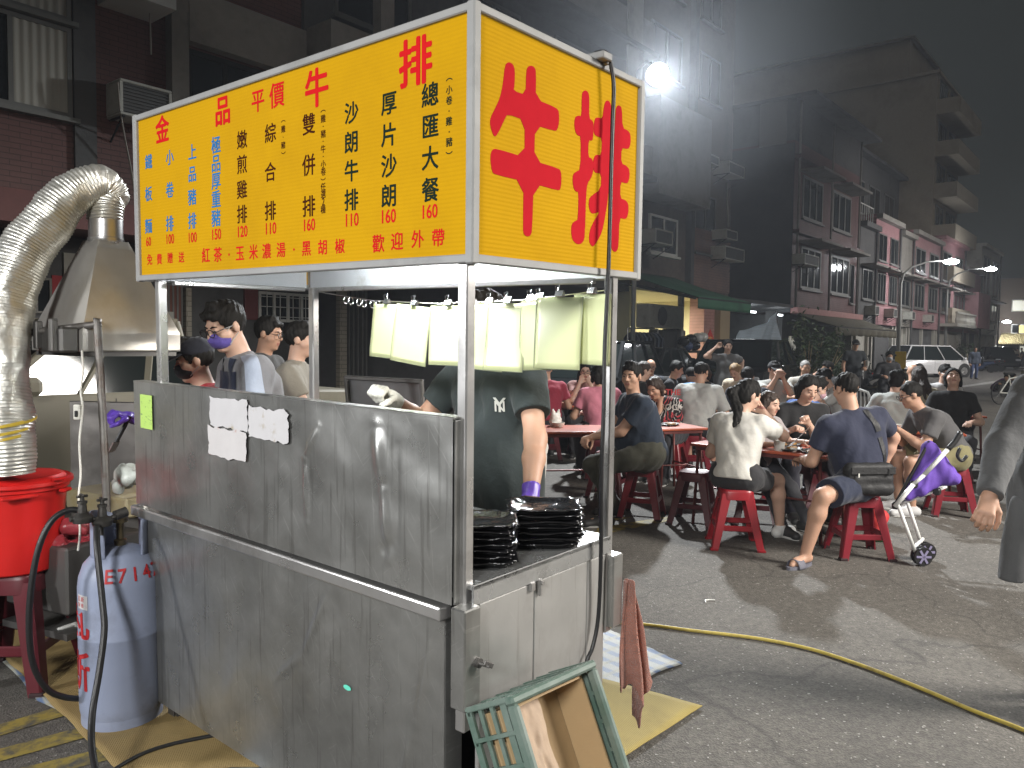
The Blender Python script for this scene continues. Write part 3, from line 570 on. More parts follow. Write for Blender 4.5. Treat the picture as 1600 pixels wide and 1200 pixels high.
hood_c = at(168, 548, 3.72); hz = hood_c.z
hood = tag(empty('exhaust_hood', (hood_c.x, hood_c.y, 0), R(6)), 'pyramid shaped stainless exhaust hood with a bright bottom skirt', 'exhaust hood')
HB, HT = .232, .070
b = MB()
def rect(hs, z, cx=0): return [(-hs + cx, -hs * .95, z), (hs + cx, -hs * .95, z), (hs + cx, hs * .95, z), (-hs + cx, hs * .95, z)]
r0, r1, r2 = rect(HB, hz), rect(HB, hz + .085), rect(HT, 1.985)
for A, B in ((r0, r1), (r1, r2)):
    for i in range(4):
        j = (i + 1) % 4
        def f(u, v, A=A, B=B, i=i, j=j):
            p = Vector(A[i]).lerp(Vector(A[j]), u).lerp(Vector(B[i]).lerp(Vector(B[j]), u), v); n = Vector((p.x, p.y, 0)); n = n.normalized() if n.length else n
            return p + n * (.012 * mnoise.noise(p * 5) * math.sin(math.pi * u) * math.sin(math.pi * v))
        b.grid(f, 10, 10)
bmesh.ops.remove_doubles(b.bm, verts=b.bm.verts, dist=.0004)
o = b.build('canopy', M_HOOD, hood, True, 28); solidify(o, .003)
b = MB(); b.lathe([(.074, 1.975), (.078, 1.985), (.078, 2.00), (.074, 2.003), (.074, 2.10), (.070, 2.12)], n=28); b.build('neck', M_POST, hood, True, 40)
b = MB(); b.box((.0, -.20, hz - .012), (.44, .02, .02)); b.box((0, .20, hz - .012), (.44, .02, .02)); b.box((.20, 0, hz - .012), (.02, .36, .02)); b.box((-.20, 0, hz - .012), (.02, .36, .02))
b.box((-.275, -.10, hz + .05), (.08, .20, .11), bev=.01); b.box((-.325, -.16, hz + .07), (.03, .03, .14), bev=.004); b.box((-.325, -.03, hz + .07), (.03, .03, .12), bev=.004); b.build('grease_box', M_DARKST, hood)
# pipe stand of the hood
ps = tag(empty('hood_stand', (0, 0, 0)), 'bent dark pipe stand in front of the hood, switch cord tied on', 'pipe stand')
a = at(152, 507, 3.42); c = at(166, 770, 3.40); d = at(30, 522, 3.44)
b = MB(); b.tube(smooth_pts([d, a + (d - a) * .06, a, a + (c - a) * .05, (c.x, c.y, c.z), (c.x, c.y, .02)], 5), .0165, 10); b.build('pipe', M_PIPE, ps, True)
neck = hood.matrix_world @ Vector((0, 0, 2.09)) if False else Vector((hood_c.x, hood_c.y, 2.09))
# foil duct
path = [(Vector((hood_c.x, hood_c.y, 2.085)), .080), (Vector((hood_c.x, hood_c.y, 2.17)), .083), (at(172, 306, 3.70), .080), (at(160, 288, 3.66), .082), (at(138, 291, 3.62), .086), (at(112, 308, 3.58), .092), (at(84, 336, 3.54), .098), (at(54, 372, 3.50), .104), (at(30, 412, 3.46), .112), (at(12, 465, 3.42), .108), (at(4, 530, 3.38), .106), (at(4, 600, 3.36), .104), (at(6, 655, 3.34), .112), (at(10, 700, 3.33), .106), (at(12, 742, 3.33), .104)]
pc = smooth_pts([p for p, r in path], 10); rr = np.interp(np.linspace(0, len(path) - 1, len(pc)), range(len(path)), [r for p, r in path])
b = MB(); NN = 56; T = [(pc[min(i + 1, len(pc) - 1)] - pc[max(i - 1, 0)]).normalized() for i in range(len(pc))]
# resample finely along its length so the ribs of the foil are real
fine = []; 
for i in range(len(pc) - 1):
    for k in range(3): fine.append((pc[i].lerp(pc[i + 1], k / 3), rr[i] + (rr[i + 1] - rr[i]) * k / 3))
x = Vector((1, 0, 0)); rings = []; acc = 0
for i, (p, r) in enumerate(fine):
    t = (fine[min(i + 1, len(fine) - 1)][0] - fine[max(i - 1, 0)][0]).normalized(); x = (x - t * x.dot(t)).normalized(); y = t.cross(x); ring = []
    acc += (p - fine[i - 1][0]).length if i else 0
    for k in range(NN):
        a = 2 * math.pi * k / NN; dirv = x * math.cos(a) + y * math.sin(a); q = p + dirv * r
        w = .0026 * math.sin(acc * 420 + 1.2 * math.sin(a) + 2 * mnoise.noise(q * 6)) + .014 * mnoise.noise(q * 7) + .006 * mnoise.noise(q * 19) + .002 * mnoise.noise(q * 50)
        ring.append(b.bm.verts.new(p + dirv * (r + w)))
    rings.append(ring)
for A, B in zip(rings, rings[1:]):
    for k in range(NN): b.bm.faces.new((A[k], A[(k + 1) % NN], B[(k + 1) % NN], B[k]))
duct = b.build('foil_duct', M_FOIL, None, True); tag(duct, 'crumpled silver foil duct arching from the hood into the red bucket', 'duct')
M_TAPE = mat('yellow_tape', (.62, .44, .05), .35, var=.1)
b = MB()
for py, dpy, x0 in ((672, 4, .2), (683, 5, .5), (693, 4, .0), (668, 3, 1.6)):
    p = at(8 if py < 690 else 9, py, 3.34); 
    for s_ in (0,):
        n0 = 9; P = []
        for k in range(n0 + 1):
            a = -2.9 + x0 * .3 + k / n0 * (1.5 + .3 * x0); P.append((p.x + .118 * math.cos(a), p.y + .118 * math.sin(a), p.z + .004 * k))
        for u, v in zip(P, P[1:]):
            b.face([u, v, (v[0], v[1], v[2] + .012), (u[0], u[1], u[2] + .012)])
b.build('tape_band', M_TAPE, duct)

# dark red stool under the bucket
M_STOOLD = mat('maroon_plastic', (.095, .012, .018), .38, var=.12, vscale=8, rvar=.1)
M_STOOLR = mat('red_plastic', (.26, .013, .020), .33, var=.07, vscale=8, rvar=.1)
M_STOOLC = mat('crimson_plastic', (.19, .012, .022), .36, var=.1, vscale=8, rvar=.1)
M_FOOT = mat('stool_foot_rubber', (.03, .012, .013), .8)
def make_stool(m, name='plastic_stool', H=.45, top=.125, foot=.185):
    r = empty(name)
    b = MB(); n = 28; prof = [(.0, H - .012), (.3, H - .010), (.55, H - .009), (.85, H - .004), (.95, H), (1.0, H - .006), (1.03, H - .022), (1.06, H - .075), (1.03, H - .077), (.98, H - .03), (.9, H - .02), (0, H - .022)]
    rings = []
    for s, z in prof:
        ring = []
        for k in range(n):
            a = 2 * math.pi * k / n; ca, sa = math.cos(a), math.sin(a); e = .55
            ring.append(b.bm.verts.new((max(s, .001) * top * math.copysign(abs(ca) ** e, ca), max(s, .001) * top * math.copysign(abs(sa) ** e, sa), z)))
        rings.append(ring)
    for A, B in zip(rings, rings[1:]):
        for k in range(n): b.bm.faces.new((A[k], A[(k + 1) % n], B[(k + 1) % n], B[k]))
    b.build('seat', m, r, True, 50)
    for sx in (-1, 1):
        for sy in (-1, 1):
            b = MB(); 
            def leg(u, v, sx=sx, sy=sy):
                z = (H - .03) * (1 - v) + .0 * v; k = top * .86 + (foot - top * .86) * v; w = .070 - .022 * v
                L = [(-w, .004), (-.004, .004), (.004, -.004), (.004, -w), (-.006, -w), (-.010, -.010), (-w, -.006)]
                lx, ly = L[int(round(u * 7)) % 7]
                return (sx * (k + lx + .006), sy * (k + ly + .006), z)
            b.grid(leg, 7, 8, close=True); b.build('leg', m, r, True, 40)
            q = MB(); q.box((sx * (foot - .010), sy * (foot - .010), .009), (.054, .054, .018), bev=.004); q.build('foot', M_FOOT if m != M_STOOLR else m, r)
    b = MB(); zz = H * .36; k = top * .86 + (foot - top * .86) * (1 - zz / H) - .006
    for i, (p, q) in enumerate((((-k, -k), (k, -k)), ((k, -k), (k, k)), ((k, k), (-k, k)), ((-k, k), (-k, -k)))): b.bar((*p, zz + (.0005 * i)), (*q, zz + .0005 * i), .016, .042, bev=.005)
    b.build('stretcher', m, r)
    return r
STOOL_D = make_stool(M_STOOLD); STOOL_D.location = ground(30, 1058); STOOL_D.rotation_euler = (0, 0, R(42)); STOOL_D.scale = (1.1, 1.1, 1.12)
tag(STOOL_D, 'maroon plastic stool carrying the red bucket', 'stool')
bk = tag(empty('bucket', (STOOL_D.location.x, STOOL_D.location.y, .505)), 'bright red plastic bucket with lid on the maroon stool', 'bucket')
M_BUCK = mat('bright_red_plastic', (.56, .014, .012), .38, var=.08, vscale=5, rvar=.1, dirt=(.36, .03, .025), dscale=9, dlo=.56, dhi=.8)
b = MB(); b.lathe([(.0, .004), (.165, 0), (.170, .006), (.192, .24), (.203, .355), (.213, .362), (.213, .378), (.205, .382), (.20, .372), (.0, .368)], n=44); b.build('tub', M_BUCK, bk, True, 30)
b = MB(); b.lathe([(.0, .384), (.206, .384), (.226, .381), (.229, .386), (.228, .400), (.216, .408), (.20, .404), (.185, .418), (.12, .424), (.0, .424)], n=44); b.box((.10, -.205, .408), (.05, .03, .012), bev=.004); b.build('lid', M_BUCK, bk, True, 30)
b = MB(); b.box((-.06, -.226, .352), (.14, .028, .016), bev=.005); b.box((.14, -.176, .352), (.06, .03, .016), (0, 0, R(40)), bev=.005); b.build('handle', M_BUCK, bk)

# gas cylinder
M_GAS = mat('pale_violet_enamel', (.25, .285, .39), .45, var=.06, vscale=7, bump=.05, bscale=120, dirt=(.15, .16, .20), dscale=4.5, dlo=.5, dhi=.78)
gp = ground(192, 1122); gas = tag(empty('gas_cylinder', (gp.x, gp.y, 0)), 'pale violet gas cylinder with red painted characters beside the cart', 'gas cylinder')
GR = .155
b = MB(); b.lathe([(.12, .03), (.147, .045), (GR - .002, .07), (GR, .10), (GR, .36), (GR + .0015, .364), (GR + .0015, .372), (GR, .376), (GR, .56), (.150, .60), (.135, .645), (.10, .685), (.055, .705), (.03, .71)], n=48); b.build('tank', M_GAS, gas, True, 40)
b = MB(); b.lathe([(.143, 0), (.149, .002), (.149, .062), (.144, .066), (.140, .06), (.140, .004)], n=40); b.build('base_ring', M_GAS, gas, True, 40)
b = MB()
for a0, a1 in ((-70, 25), (75, 215)):       # cut-away collar
    def f(u, v, a0=a0, a1=a1):
        a = R(a0 + (a1 - a0) * u); r = .105; ear = .035 * math.sin(math.pi * u)
        return (r * math.cos(a), r * math.sin(a), .665 + v * (.15 + ear))
    b.grid(f, 18, 6)
o = b.build('collar', M_GAS, gas, True); solidify(o, .005)
b = MB(); b.lathe([(.022, .70), (.024, .73), (.015, .735), (.015, .80), (.028, .802), (.03, .815), (.028, .825), (.006, .83)], n=16); b.build('valve', mat('brass_dull', (.25, .2, .12), .4, .9, var=.2), gas, True, 40)
def on_tank(items, rot0, r=GR + .0012):
    out = []
    return out
def wrap_text(txt, ang, zc, size, spacing, name, vertical=False):
    its = []
    for i, ch in enumerate(txt):
        M = Matrix.Translation(((0 if vertical else i * spacing), (-i * spacing if vertical else 0), 0)) @ Matrix.Rotation(random.uniform(-.08, .08), 4, 'Z') @ Matrix.Scale(size, 4) @ Matrix.Translation((0, -.35, 0)); its.append((ch, M))
    o = text_mesh(name, its, mat('red_spray_paint', (.42, .018, .022), .6, var=.15, vscale=40), gas, bold=.02)
    for v in o.data.vertices:
        a = R(ang) + v.co.x / GR; z = zc + v.co.y; rad = GR + .0012 + v.co.z
        if z > .56: rad = np.interp(z, [.56, .60, .645, .685], [GR, .150, .135, .10]) + .003 + v.co.z
        v.co = (rad * math.cos(a), rad * math.sin(a), z)
    return o
va = math.degrees(math.atan2(CAM_P.y - gp.y, CAM_P.x - gp.x))
wrap_text('E714Z', va - 17, .622, .072, .050, 'lettering')
wrap_text('瓦斯', va - 74, .44, .16, .20, 'lettering', True)
b = MB()
for r_, c_ in ((0, 0),): 
    def f(u, v): a = R(va - 72) + u * .42; return ((GR + .0015) * math.cos(a), (GR + .0015) * math.sin(a), .545 - .055 * v)
    b.grid(f, 8, 1)
b.build('tag_plate', M_PAPER, gas)
wrap_text('瓦斯', va - 68, .528, .022, .026, 'lettering'); wrap_text('安檢', va - 68, .505, .018, .024, 'lettering')
# regulators
rg = tag(empty('gas_regulator', at(146, 803, 3.02)), 'pair of dark gas regulators with taps above the hoses', 'regulator')
M_REG = mat('dark_grey_casting', (.09, .085, .08), .45, .7, var=.3, vscale=30, bump=.2)
for sx, sz in ((-.040, .0), (.028, -.022)):
    b = MB(); b.lathe([(.012, -.03), (.034, -.026), (.038, -.012), (.038, -.004), (.030, .004), (.017, .012), (.014, .045), (.018, .047), (.018, .056), (.008, .058), (.007, .078)], c=(sx, sz * .5, sz), n=20); b.bar((sx - .02, sz * .5, sz + .074), (sx + .02, sz * .5, sz + .074), .010, .010, bev=.002); b.bar((sx, sz * .5 - .02, sz + .079), (sx, sz * .5 + .02, sz + .079), .008, .008, bev=.002); b.build('valve_body', M_REG, rg, True, 40)
b = MB(); b.tube([(-.085, 0, -.008), (-.04, 0, -.008), (.03, -.01, -.03), (.10, 0, -.02)], .010, 8); b.cyl((.08, 0, -.02), (.125, 0, -.01), .02, n=12); b.tube([(.028, -.011, -.04), (.026, -.012, -.085)], .009, 8); b.build('pipe_fitting', M_REG, rg, True, 40)
def hose(name, label, pts, r=.0115):
    return tag(MB().tube(smooth_pts(pts, 8), r, 10).build(name, M_RUB, None, True), label, 'hose')
hose('gas_hose', 'black rubber hose looping from regulator round the maroon stool leg', [at(128, 799, 3.02), at(108, 797, 3.0), at(80, 815, 2.96), at(58, 865, 2.93), at(46, 950, 2.92), at(50, 1030, 2.94), at(72, 1075, 2.98), at(104, 1090, 3.05), at(138, 1091, 3.14)])
hose('gas_hose', 'black rubber hose dropping in front of the gas cylinder to the ground', [at(151, 822, 2.99), at(152, 860, 2.93), at(160, 940, 2.88), at(163, 985, 2.85), at(155, 1050, 2.80), at(145, 1110, 2.74), at(143, 1160, 2.66), at(150, 1205, 2.55), at(165, 1260, 2.42)])
hose('gas_hose', 'thin black hose lying on the cardboard under the cart', [ground(150, 1230) + Vector((0, 0, .02)), ground(230, 1175, .02), ground(330, 1150, .02), ground(420, 1140, .02)], .008)
# switch cord
cord = MB().tube(smooth_pts([at(128, 548, 3.38), at(130, 580, 3.36), at(126, 610, 3.36), at(129, 640, 3.35), at(124, 690, 3.34), at(126, 740, 3.33), at(123, 775, 3.3), at(125, 830, 3.2), at(122, 860, 3.1)], 6), .0045, 6).build('switch_cord', mat('white_cord', (.62, .6, .54), .5), None, True)
tag(cord, 'white electric cord with a small inline switch below the hood', 'cord')
sw = at(121, 644, 3.345); b = MB(); b.box(sw, (.030, .018, .066), (0, 0, R(-50)), bev=.006, seg=2); b.build('switch', MATS['white_cord'], cord)
b = MB(); b.box(sw + Vector((-.008, -.008, -.006)), (.012, .012, .026), (0, 0, R(-50)), bev=.002); b.build('rocker', M_RUB, cord)
# second steel counter behind, griddle and food on it
gc = at(108, 640, 3.95); gr = tag(empty('griddle_counter', (gc.x, gc.y, 0), R(CAMYAW - 96)), 'dark steel griddle counter with pale edge behind gas cylinder', 'griddle counter')
b = MB(); b.box((.06, .32, .62), (.56, .02, 1.16 if False else 1.14), bev=.004); b.box((.06, .6, .62), (.56, .5, .42), bev=.004); b.build('shield', steel('shield_steel', (.24, .225, .21), .4, (2, 2, 8), .25, dirt=(.10, .085, .07)), gr)
b = MB(); b.box((.345, .31, .66), (.014, .05, 1.06), bev=.003); b.build('edge_strip', mat('pale_edge', (.5, .5, .44), .5), gr)
gq = at(196, 742, 4.1); b = MB(); b.box((gq.x, gq.y, .70), (.34, .5, .10), (0, 0, R(10)), bev=.01); gb = b.build('food_tub', mat('greasy_cream_plastic', (.42, .36, .22), .5, var=.2, dirt=(.35, .25, .06), dscale=6), None); tag(gb, 'greasy cream coloured food tub behind the gas cylinder', 'food tub')
def crumple(name, c, r, seed, m, label, cat, flat=1.0, h=.008):
    s = Solid(); q = random.Random(seed)
    for k in range(9):
        a = Vector((q.uniform(-1, 1), q.uniform(-1, 1), q.uniform(-.4, .8) * flat)) * r * .55; e = a + Vector((q.uniform(-1, 1), q.uniform(-1, 1), q.uniform(-.4, .7) * flat)) * r * .5
        s.cap(a, e, r * q.uniform(.2, .4), r * q.uniform(.1, .3), k=.012)
    P, Q = s.mesh(h, .005, 60); o = mesh_obj(name, P, Q, m); o.location = c; return tag(o, label, cat)
M_BAGW = mat('clear_plastic_bag', (.62, .66, .62), .22, var=.15, vscale=18, bump=.8, bscale=30, dirt=(.2, .42, .45), dscale=7, dlo=.6, dhi=.7)
M_BAGR = mat('red_plastic_bag', (.28, .035, .045), .3, var=.25, vscale=12, bump=.7, bscale=28)
crumple('plastic_bag', at(196, 757, 3.6), .11, 3, M_BAGW, 'crumpled clear plastic bag above the gas cylinder collar', 'plastic bag')
crumple('plastic_bag', at(112, 846, 3.6), .12, 5, M_BAGR, 'translucent red plastic bag between bucket and gas cylinder', 'plastic bag')
crumple('cloth_wad', at(106, 922, 3.6), .075, 8, mat('grubby_white_cloth', (.5, .5, .4), .8), 'grubby white cloth wad under the red bag', 'cloth', .6)
b = MB(); p = at(122, 893, 3.72); b.box((p.x, p.y, .46), (.42, .42, .30), (0, 0, R(15)), bev=.01); b.box((p.x, p.y, .22), (.44, .44, .03), (0, 0, R(15))); 
o = b.build('equipment_box', M_DARKST, None); tag(o, 'dark steel equipment box low behind the red bag', 'box')
b = MB(); q = o; p = at(112, 958, 3.6); b.tube([at(90, 985, 3.5), at(118, 975, 3.55), at(150, 1000, 3.5)], .012, 8)
tag(b.build('grey_pipe', mat('grey_pvc', (.3, .3, .28), .5), None, True), 'short grey pipe lying on the mat behind the stool', 'pipe')

# ------------------------------------------------------------------ things on the ground by the cart
def sheet_on_ground(name, px, z, m, label, cat, th=.003, seed=0, wav=.004):
    P = [ground(x, y) for x, y in px]; c = sum(P, Vector()) / len(P)
    b = MB(); q = random.Random(seed)
    A, B, C_, D = P
    def f(u, v):
        p = A.lerp(B, u).lerp(D.lerp(C_, u), v); return (p.x + .004 * math.sin(v * 40 + seed), p.y + .004 * math.sin(u * 37), z + max(0, wav * (1 + mnoise.noise(p * 6))))
    b.grid(f, 24, 24); o = b.build(name, m, None, True); solidify(o, th, 1); return tag(o, label, cat)
def corrug(name, col, sc):
    m = mat(name, col, .75, var=.08, vscale=5, dirt=tuple(c * .68 for c in col), dscale=4, dlo=.5, dhi=.8)
    t = m.node_tree; bb = t.nodes['Principled BSDF']; tcn = nd(t, 'ShaderNodeTexCoord'); mp = nd(t, 'ShaderNodeMapping'); mp.inputs['Rotation'].default_value = (0, 0, R(38)); w = nd(t, 'ShaderNodeTexWave', wave_type='BANDS', bands_direction='X', Scale=sc, Distortion=1.2)
    w.inputs['Detail Scale'].default_value = 2
    t.links.new(tcn.outputs['Object'], mp.inputs[0]); t.links.new(mp.outputs[0], w.inputs[0]); bp = nd(t, 'ShaderNodeBump', Strength=.35, Distance=.004); t.links.new(w.outputs['Fac'], bp.inputs['Height']); t.links.new(bp.outputs[0], bb.inputs['Normal']); return m
sheet_on_ground('cardboard_sheet', [(700, 1000), (1096, 1108), (950, 1205), (500, 1300)], .010, corrug('yellow_cardboard', (.36, .28, .085), 46), 'yellowish corrugated cardboard sheet lying right of the cart', 'cardboard', seed=1)
def plaid():
    m = mat('woven_tarp', (.42, .46, .48), .5, var=.1, bump=.3, bscale=160); t = m.node_tree; bb = t.nodes['Principled BSDF']; tcn = nd(t, 'ShaderNodeTexCoord'); mp = nd(t, 'ShaderNodeMapping'); mp.inputs['Rotation'].default_value = (0, 0, R(10)); t.links.new(tcn.outputs['Object'], mp.inputs[0])
    w = nd(t, 'ShaderNodeTexWave', wave_type='BANDS', bands_direction='X', Scale=3.6); w2 = nd(t, 'ShaderNodeTexWave', wave_type='BANDS', bands_direction='Y', Scale=3.2)
    r1 = nd(t, 'ShaderNodeValToRGB'); r1.color_ramp.elements[0].color = (.10, .15, .26, 1); r1.color_ramp.elements[0].position = .25; r1.color_ramp.elements[1].color = (.30, .31, .29, 1); r1.color_ramp.elements[1].position = .55
    t.links.new(mp.outputs[0], w.inputs[0]); t.links.new(mp.outputs[0], w2.inputs[0]); t.links.new(w.outputs['Fac'], r1.inputs[0])
    mx = nd(t, 'ShaderNodeMix', data_type='RGBA'); mx.inputs[7].default_value = (.28, .25, .12, 1); rr = nd(t, 'ShaderNodeMapRange'); rr.inputs[1].default_value = .7; rr.inputs[2].default_value = 1; rr.inputs[4].default_value = .5
    t.links.new(w2.outputs['Fac'], rr.inputs[0]); t.links.new(rr.outputs[0], mx.inputs[0]); t.links.new(r1.outputs[0], mx.inputs[6]); t.links.new(mx.outputs[2], bb.inputs['Base Color']); return m
M_TARP = plaid()
sheet_on_ground('ground_tarp', [(760, 960), (950, 985), (1066, 1039), (700, 1180)], .004, M_TARP, 'blue and white striped woven tarp edge right of the cart', 'tarp', seed=2, wav=.003)
sheet_on_ground('ground_tarp', [(-150, 860), (330, 900), (560, 1330), (60, 1096)], .004, M_TARP, 'striped woven tarp spread under the gas cylinder', 'tarp', seed=3, wav=.003)
sheet_on_ground('cardboard_sheet', [(-40, 985), (250, 960), (640, 1190), (190, 1215)], .010, corrug('brown_cardboard', (.27, .19, .075), 40), 'brown cardboard sheets laid under the cart and gas cylinder', 'cardboard', seed=4)

# green crate with a carton inside, leaning on the cart
M_CRATE = mat('grey_green_plastic', (.07, .12, .095), .5, var=.15, vscale=9, dirt=(.18, .21, .19), dscale=5, dlo=.42, dhi=.75, rvar=.1)
M_WOOD0 = mat('rough_wood', (.22, .15, .08), .8, var=.2)
M_CARTON = mat('brown_carton', (.36, .25, .13), .75, var=.06, vscale=6, bump=.15, bscale=30)
M_KRAFT = mat('crumpled_kraft_paper', (.44, .33, .24), .7, var=.08, vscale=7, bump=1.0, bscale=9)
def px_plane(px, py, n, p0): d = ray(px, py); return CAM_P + d * ((p0 - CAM_P).dot(n) / d.dot(n))
# rim corners in the photograph: TL (800,1095) TR (920,1035) BL (~835,1310) BR (~985,1235): the open face looks to the right front
rTL, rTR, rBL, bTL = at(797, 1092, 1.905), at(922, 1036, 2.18), at(840, 1318, 1.78), at(733, 1112, 2.05)
ux = (rTR - rTL).normalized(); Wc = (rTR - rTL).length
uy = (rTL - rBL); uy = (uy - ux * uy.dot(ux)).normalized(); nrm = ux.cross(uy)
assert nrm.dot(bTL - rTL) < 0
MX = Matrix((ux, uy, nrm)).transposed().to_4x4(); MX.translation = rTL
crate = tag(empty('plastic_crate', mat=MX), 'grey green ventilated plastic crate tipped on its side by the cabinet', 'crate')
W_, H_, D_ = Wc, .60, .15
b = MB(); t_ = .022
for a, c in (((W_ / 2, -t_ / 2 + .006, 0), (W_ + .02, t_, .03)), ((W_ / 2, -H_ + t_ / 2, 0), (W_ + .02, t_, .03)), ((t_ / 2 - .008, -H_ / 2, 0), (t_, H_ - .03, .03)), ((W_ - t_ / 2 + .008, -H_ / 2, 0), (t_, H_ - .03, .03))): b.box(a, c, bev=.006)
b.build('rim', M_CRATE, crate)
b = MB()
for side_ in range(4):
    n_ = 5 if side_ < 2 else 4
    for j in range(4):
        z = -.03 - j * (D_ - .03) / 3
        if side_ < 2: y = 0 if side_ == 0 else -H_ + .004; b.box((W_ / 2, y, z), (W_, .008, .012 if j % 3 else .02))
        else: x = 0.004 if side_ == 2 else W_ - .004; b.box((x, -H_ / 2, z), (.008, H_ - .012, .012 if j % 3 else .02))
    m_ = 6 if side_ < 2 else 8
    for j in range(m_ + 1):
        if side_ < 2: y = 0.001 if side_ == 0 else -H_ + .003; b.box((j * W_ / m_, y, -D_ / 2), (.010, .012, D_))
        else: x = 0.003 if side_ == 2 else W_ - .003; b.box((x, -j * H_ / m_ * .99 - .002, -D_ / 2), (.012, .010, D_))
for j in range(9): b.box((W_ / 2, -.01 - j * (H_ - .02) / 8, -D_), (W_, .012, .008))
for j in range(6): b.box((.01 + j * (W_ - .02) / 5, -H_ / 2, -D_ - .0015), (.012, H_, .008))
b.build('lattice', M_CRATE, crate)
pb = MX @ Vector((Wc / 2, -.6, -.08)); tag(MB().box((pb.x, pb.y, max(.04, pb.z / 2 - .03)), (.42, .22, max(.06, pb.z - .06)), (0, 0, R(20)), bev=.01).build('wooden_block', M_WOOD0, None), 'wooden block under the tipped green crate', 'block')
cart_ = tag(empty('carton_box', mat=MX), 'brown carton with crumpled kraft paper lining inside the crate', 'carton')
b = MB(); e = .022
b.box((W_ / 2, -H_ / 2, -D_ + .02), (W_ - 2 * e, H_ - 2 * e, .006)); b.box((e + .003, -H_ / 2, -D_ / 2), (.006, H_ - 2 * e, D_ - .05)); b.box((W_ - e - .003, -H_ / 2, -D_ / 2), (.006, H_ - 2 * e, D_ - .05)); b.box((W_ / 2, -e - .003, -D_ / 2), (W_ - 2 * e - .013, .006, D_ - .05)); b.box((W_ / 2, -H_ + e + .003, -D_ / 2), (W_ - 2 * e - .013, .006, D_ - .05)); b.build('carton', M_CARTON, cart_)
b = MB(); b.grid(lambda u, v: (e + .01 + u * (W_ * .56) + .004 * math.sin(v * 20), -e - .012 - v * (H_ - 2 * e - .03), -D_ + .034 + .05 * (1 - u) ** 2 + .012 * mnoise.noise((u * 4, v * 6, 1)) + .006 * mnoise.noise((u * 12, v * 15, 3))), 40, 50); b.build('kraft_paper', M_KRAFT, cart_, True)

# yellow cord over the asphalt
cp = [(930, 972), (1000, 975), (1080, 985), (1180, 997), (1262, 1013), (1330, 1034), (1390, 1056), (1450, 1080), (1520, 1110), (1600, 1141), (1700, 1185)]
tag(MB().tube(smooth_pts([ground(x, y, .011) for x, y in cp], 8), .0095, 8).build('extension_cord', mat('yellow_cable', (.48, .37, .07), .5, var=.15, vscale=30, dirt=(.2, .16, .06), dscale=12), None, True), 'yellow extension cord curving across the asphalt to the right', 'cord')
# ------------------------------------------------------------------ houses along the street (facade line Y = 10)
def tiles(name, col, sx=3.0, sz=9.0, mort=.55, rough=.55):
    m = mat(name, col, rough, var=.12, vscale=1.5, dirt=tuple(c * .6 for c in col), dscale=.8, dlo=.45, dhi=.75)
    t = m.node_tree; bb = t.nodes['Principled BSDF']; tcn = nd(t, 'ShaderNodeTexCoord'); mp = nd(t, 'ShaderNodeMapping'); mp.inputs['Rotation'].default_value = (R(90), 0, 0)
    br = nd(t, 'ShaderNodeTexBrick', Scale=1.0); br.inputs['Brick Width'].default_value = 1 / sx; br.inputs['Row Height'].default_value = 1 / sz; br.inputs['Mortar Size'].default_value = .006
    t.links.new(tcn.outputs['Object'], mp.inputs[0]); t.links.new(mp.outputs[0], br.inputs['Vector']); bp = nd(t, 'ShaderNodeBump', Strength=.6, Distance=.01, invert=True); t.links.new(br.outputs['Fac'], bp.inputs['Height']); t.links.new(bp.outputs[0], bb.inputs['Normal'])
    src = bb.inputs['Base Color'].links[0].from_socket; mx = nd(t, 'ShaderNodeMix', data_type='RGBA', blend_type='MULTIPLY'); mx.inputs[7].default_value = (mort, mort, mort, 1); t.links.new(br.outputs['Fac'], mx.inputs[0]); t.links.new(src, mx.inputs[6]); t.links.new(mx.outputs[2], bb.inputs['Base Color']); return m
M_BRN = tiles('red_brown_tile', (.105, .040, .033), 4, 14); M_GRYW = mat('grey_render', (.20, .19, .17), .8, var=.12, dirt=(.11, .10, .09), dscale=1.2, bump=.2)
M_DGW = mat('dark_grey_render', (.085, .085, .085), .8, var=.15, dirt=(.04, .04, .04), dscale=.9, bump=.2); M_BRK = tiles('brick_tile', (.17, .085, .06), 4, 12)
M_RED = tiles('dark_red_tile', (.115, .05, .046), 4, 12); M_BEI = mat('beige_render', (.30, .26, .20), .85, var=.08, dirt=(.2, .17, .13), dscale=.3); M_PINK = tiles('pink_tile', (.33, .175, .185), 3, 10, .7)
M_PALE = mat('pale_render', (.36, .35, .31), .8, var=.1, dirt=(.2, .19, .17), dscale=1); M_GLASS = mat('dark_window_glass', (.012, .014, .016), .08, spec=.7, var=.1)
M_WFR = mat('grey_window_frame', (.16, .16, .15), .5, .4); M_WFW = mat('white_window_frame', (.55, .55, .52), .5); M_CURT = mat('pale_curtain', (.34, .33, .29), .9, var=.1, vscale=3, stretch=(14, 1, .3)); M_IRON = mat('dark_iron', (.03, .03, .03), .5, .5)
M_LITY = mat('lit_yellow_wall', (.72, .68, .45), .8, var=.05); M_ACW = mat('air_conditioner_casing', (.42, .42, .38), .5, var=.08, dirt=(.25, .24, .2), dscale=6); M_ACD = mat('grille_dark', (.07, .07, .068), .6)
M_GREEN = mat('green_canvas', (.022, .095, .050), .75, var=.15, vscale=2, dirt=(.015, .05, .03), dscale=1.5); M_OLIVE = mat('olive_canvas', (.11, .10, .065), .8, var=.15, dirt=(.06, .055, .04), dscale=2); M_WOOD = mat('worn_wood', (.30, .23, .14), .7, var=.15, vscale=4, stretch=(8, 8, .6))

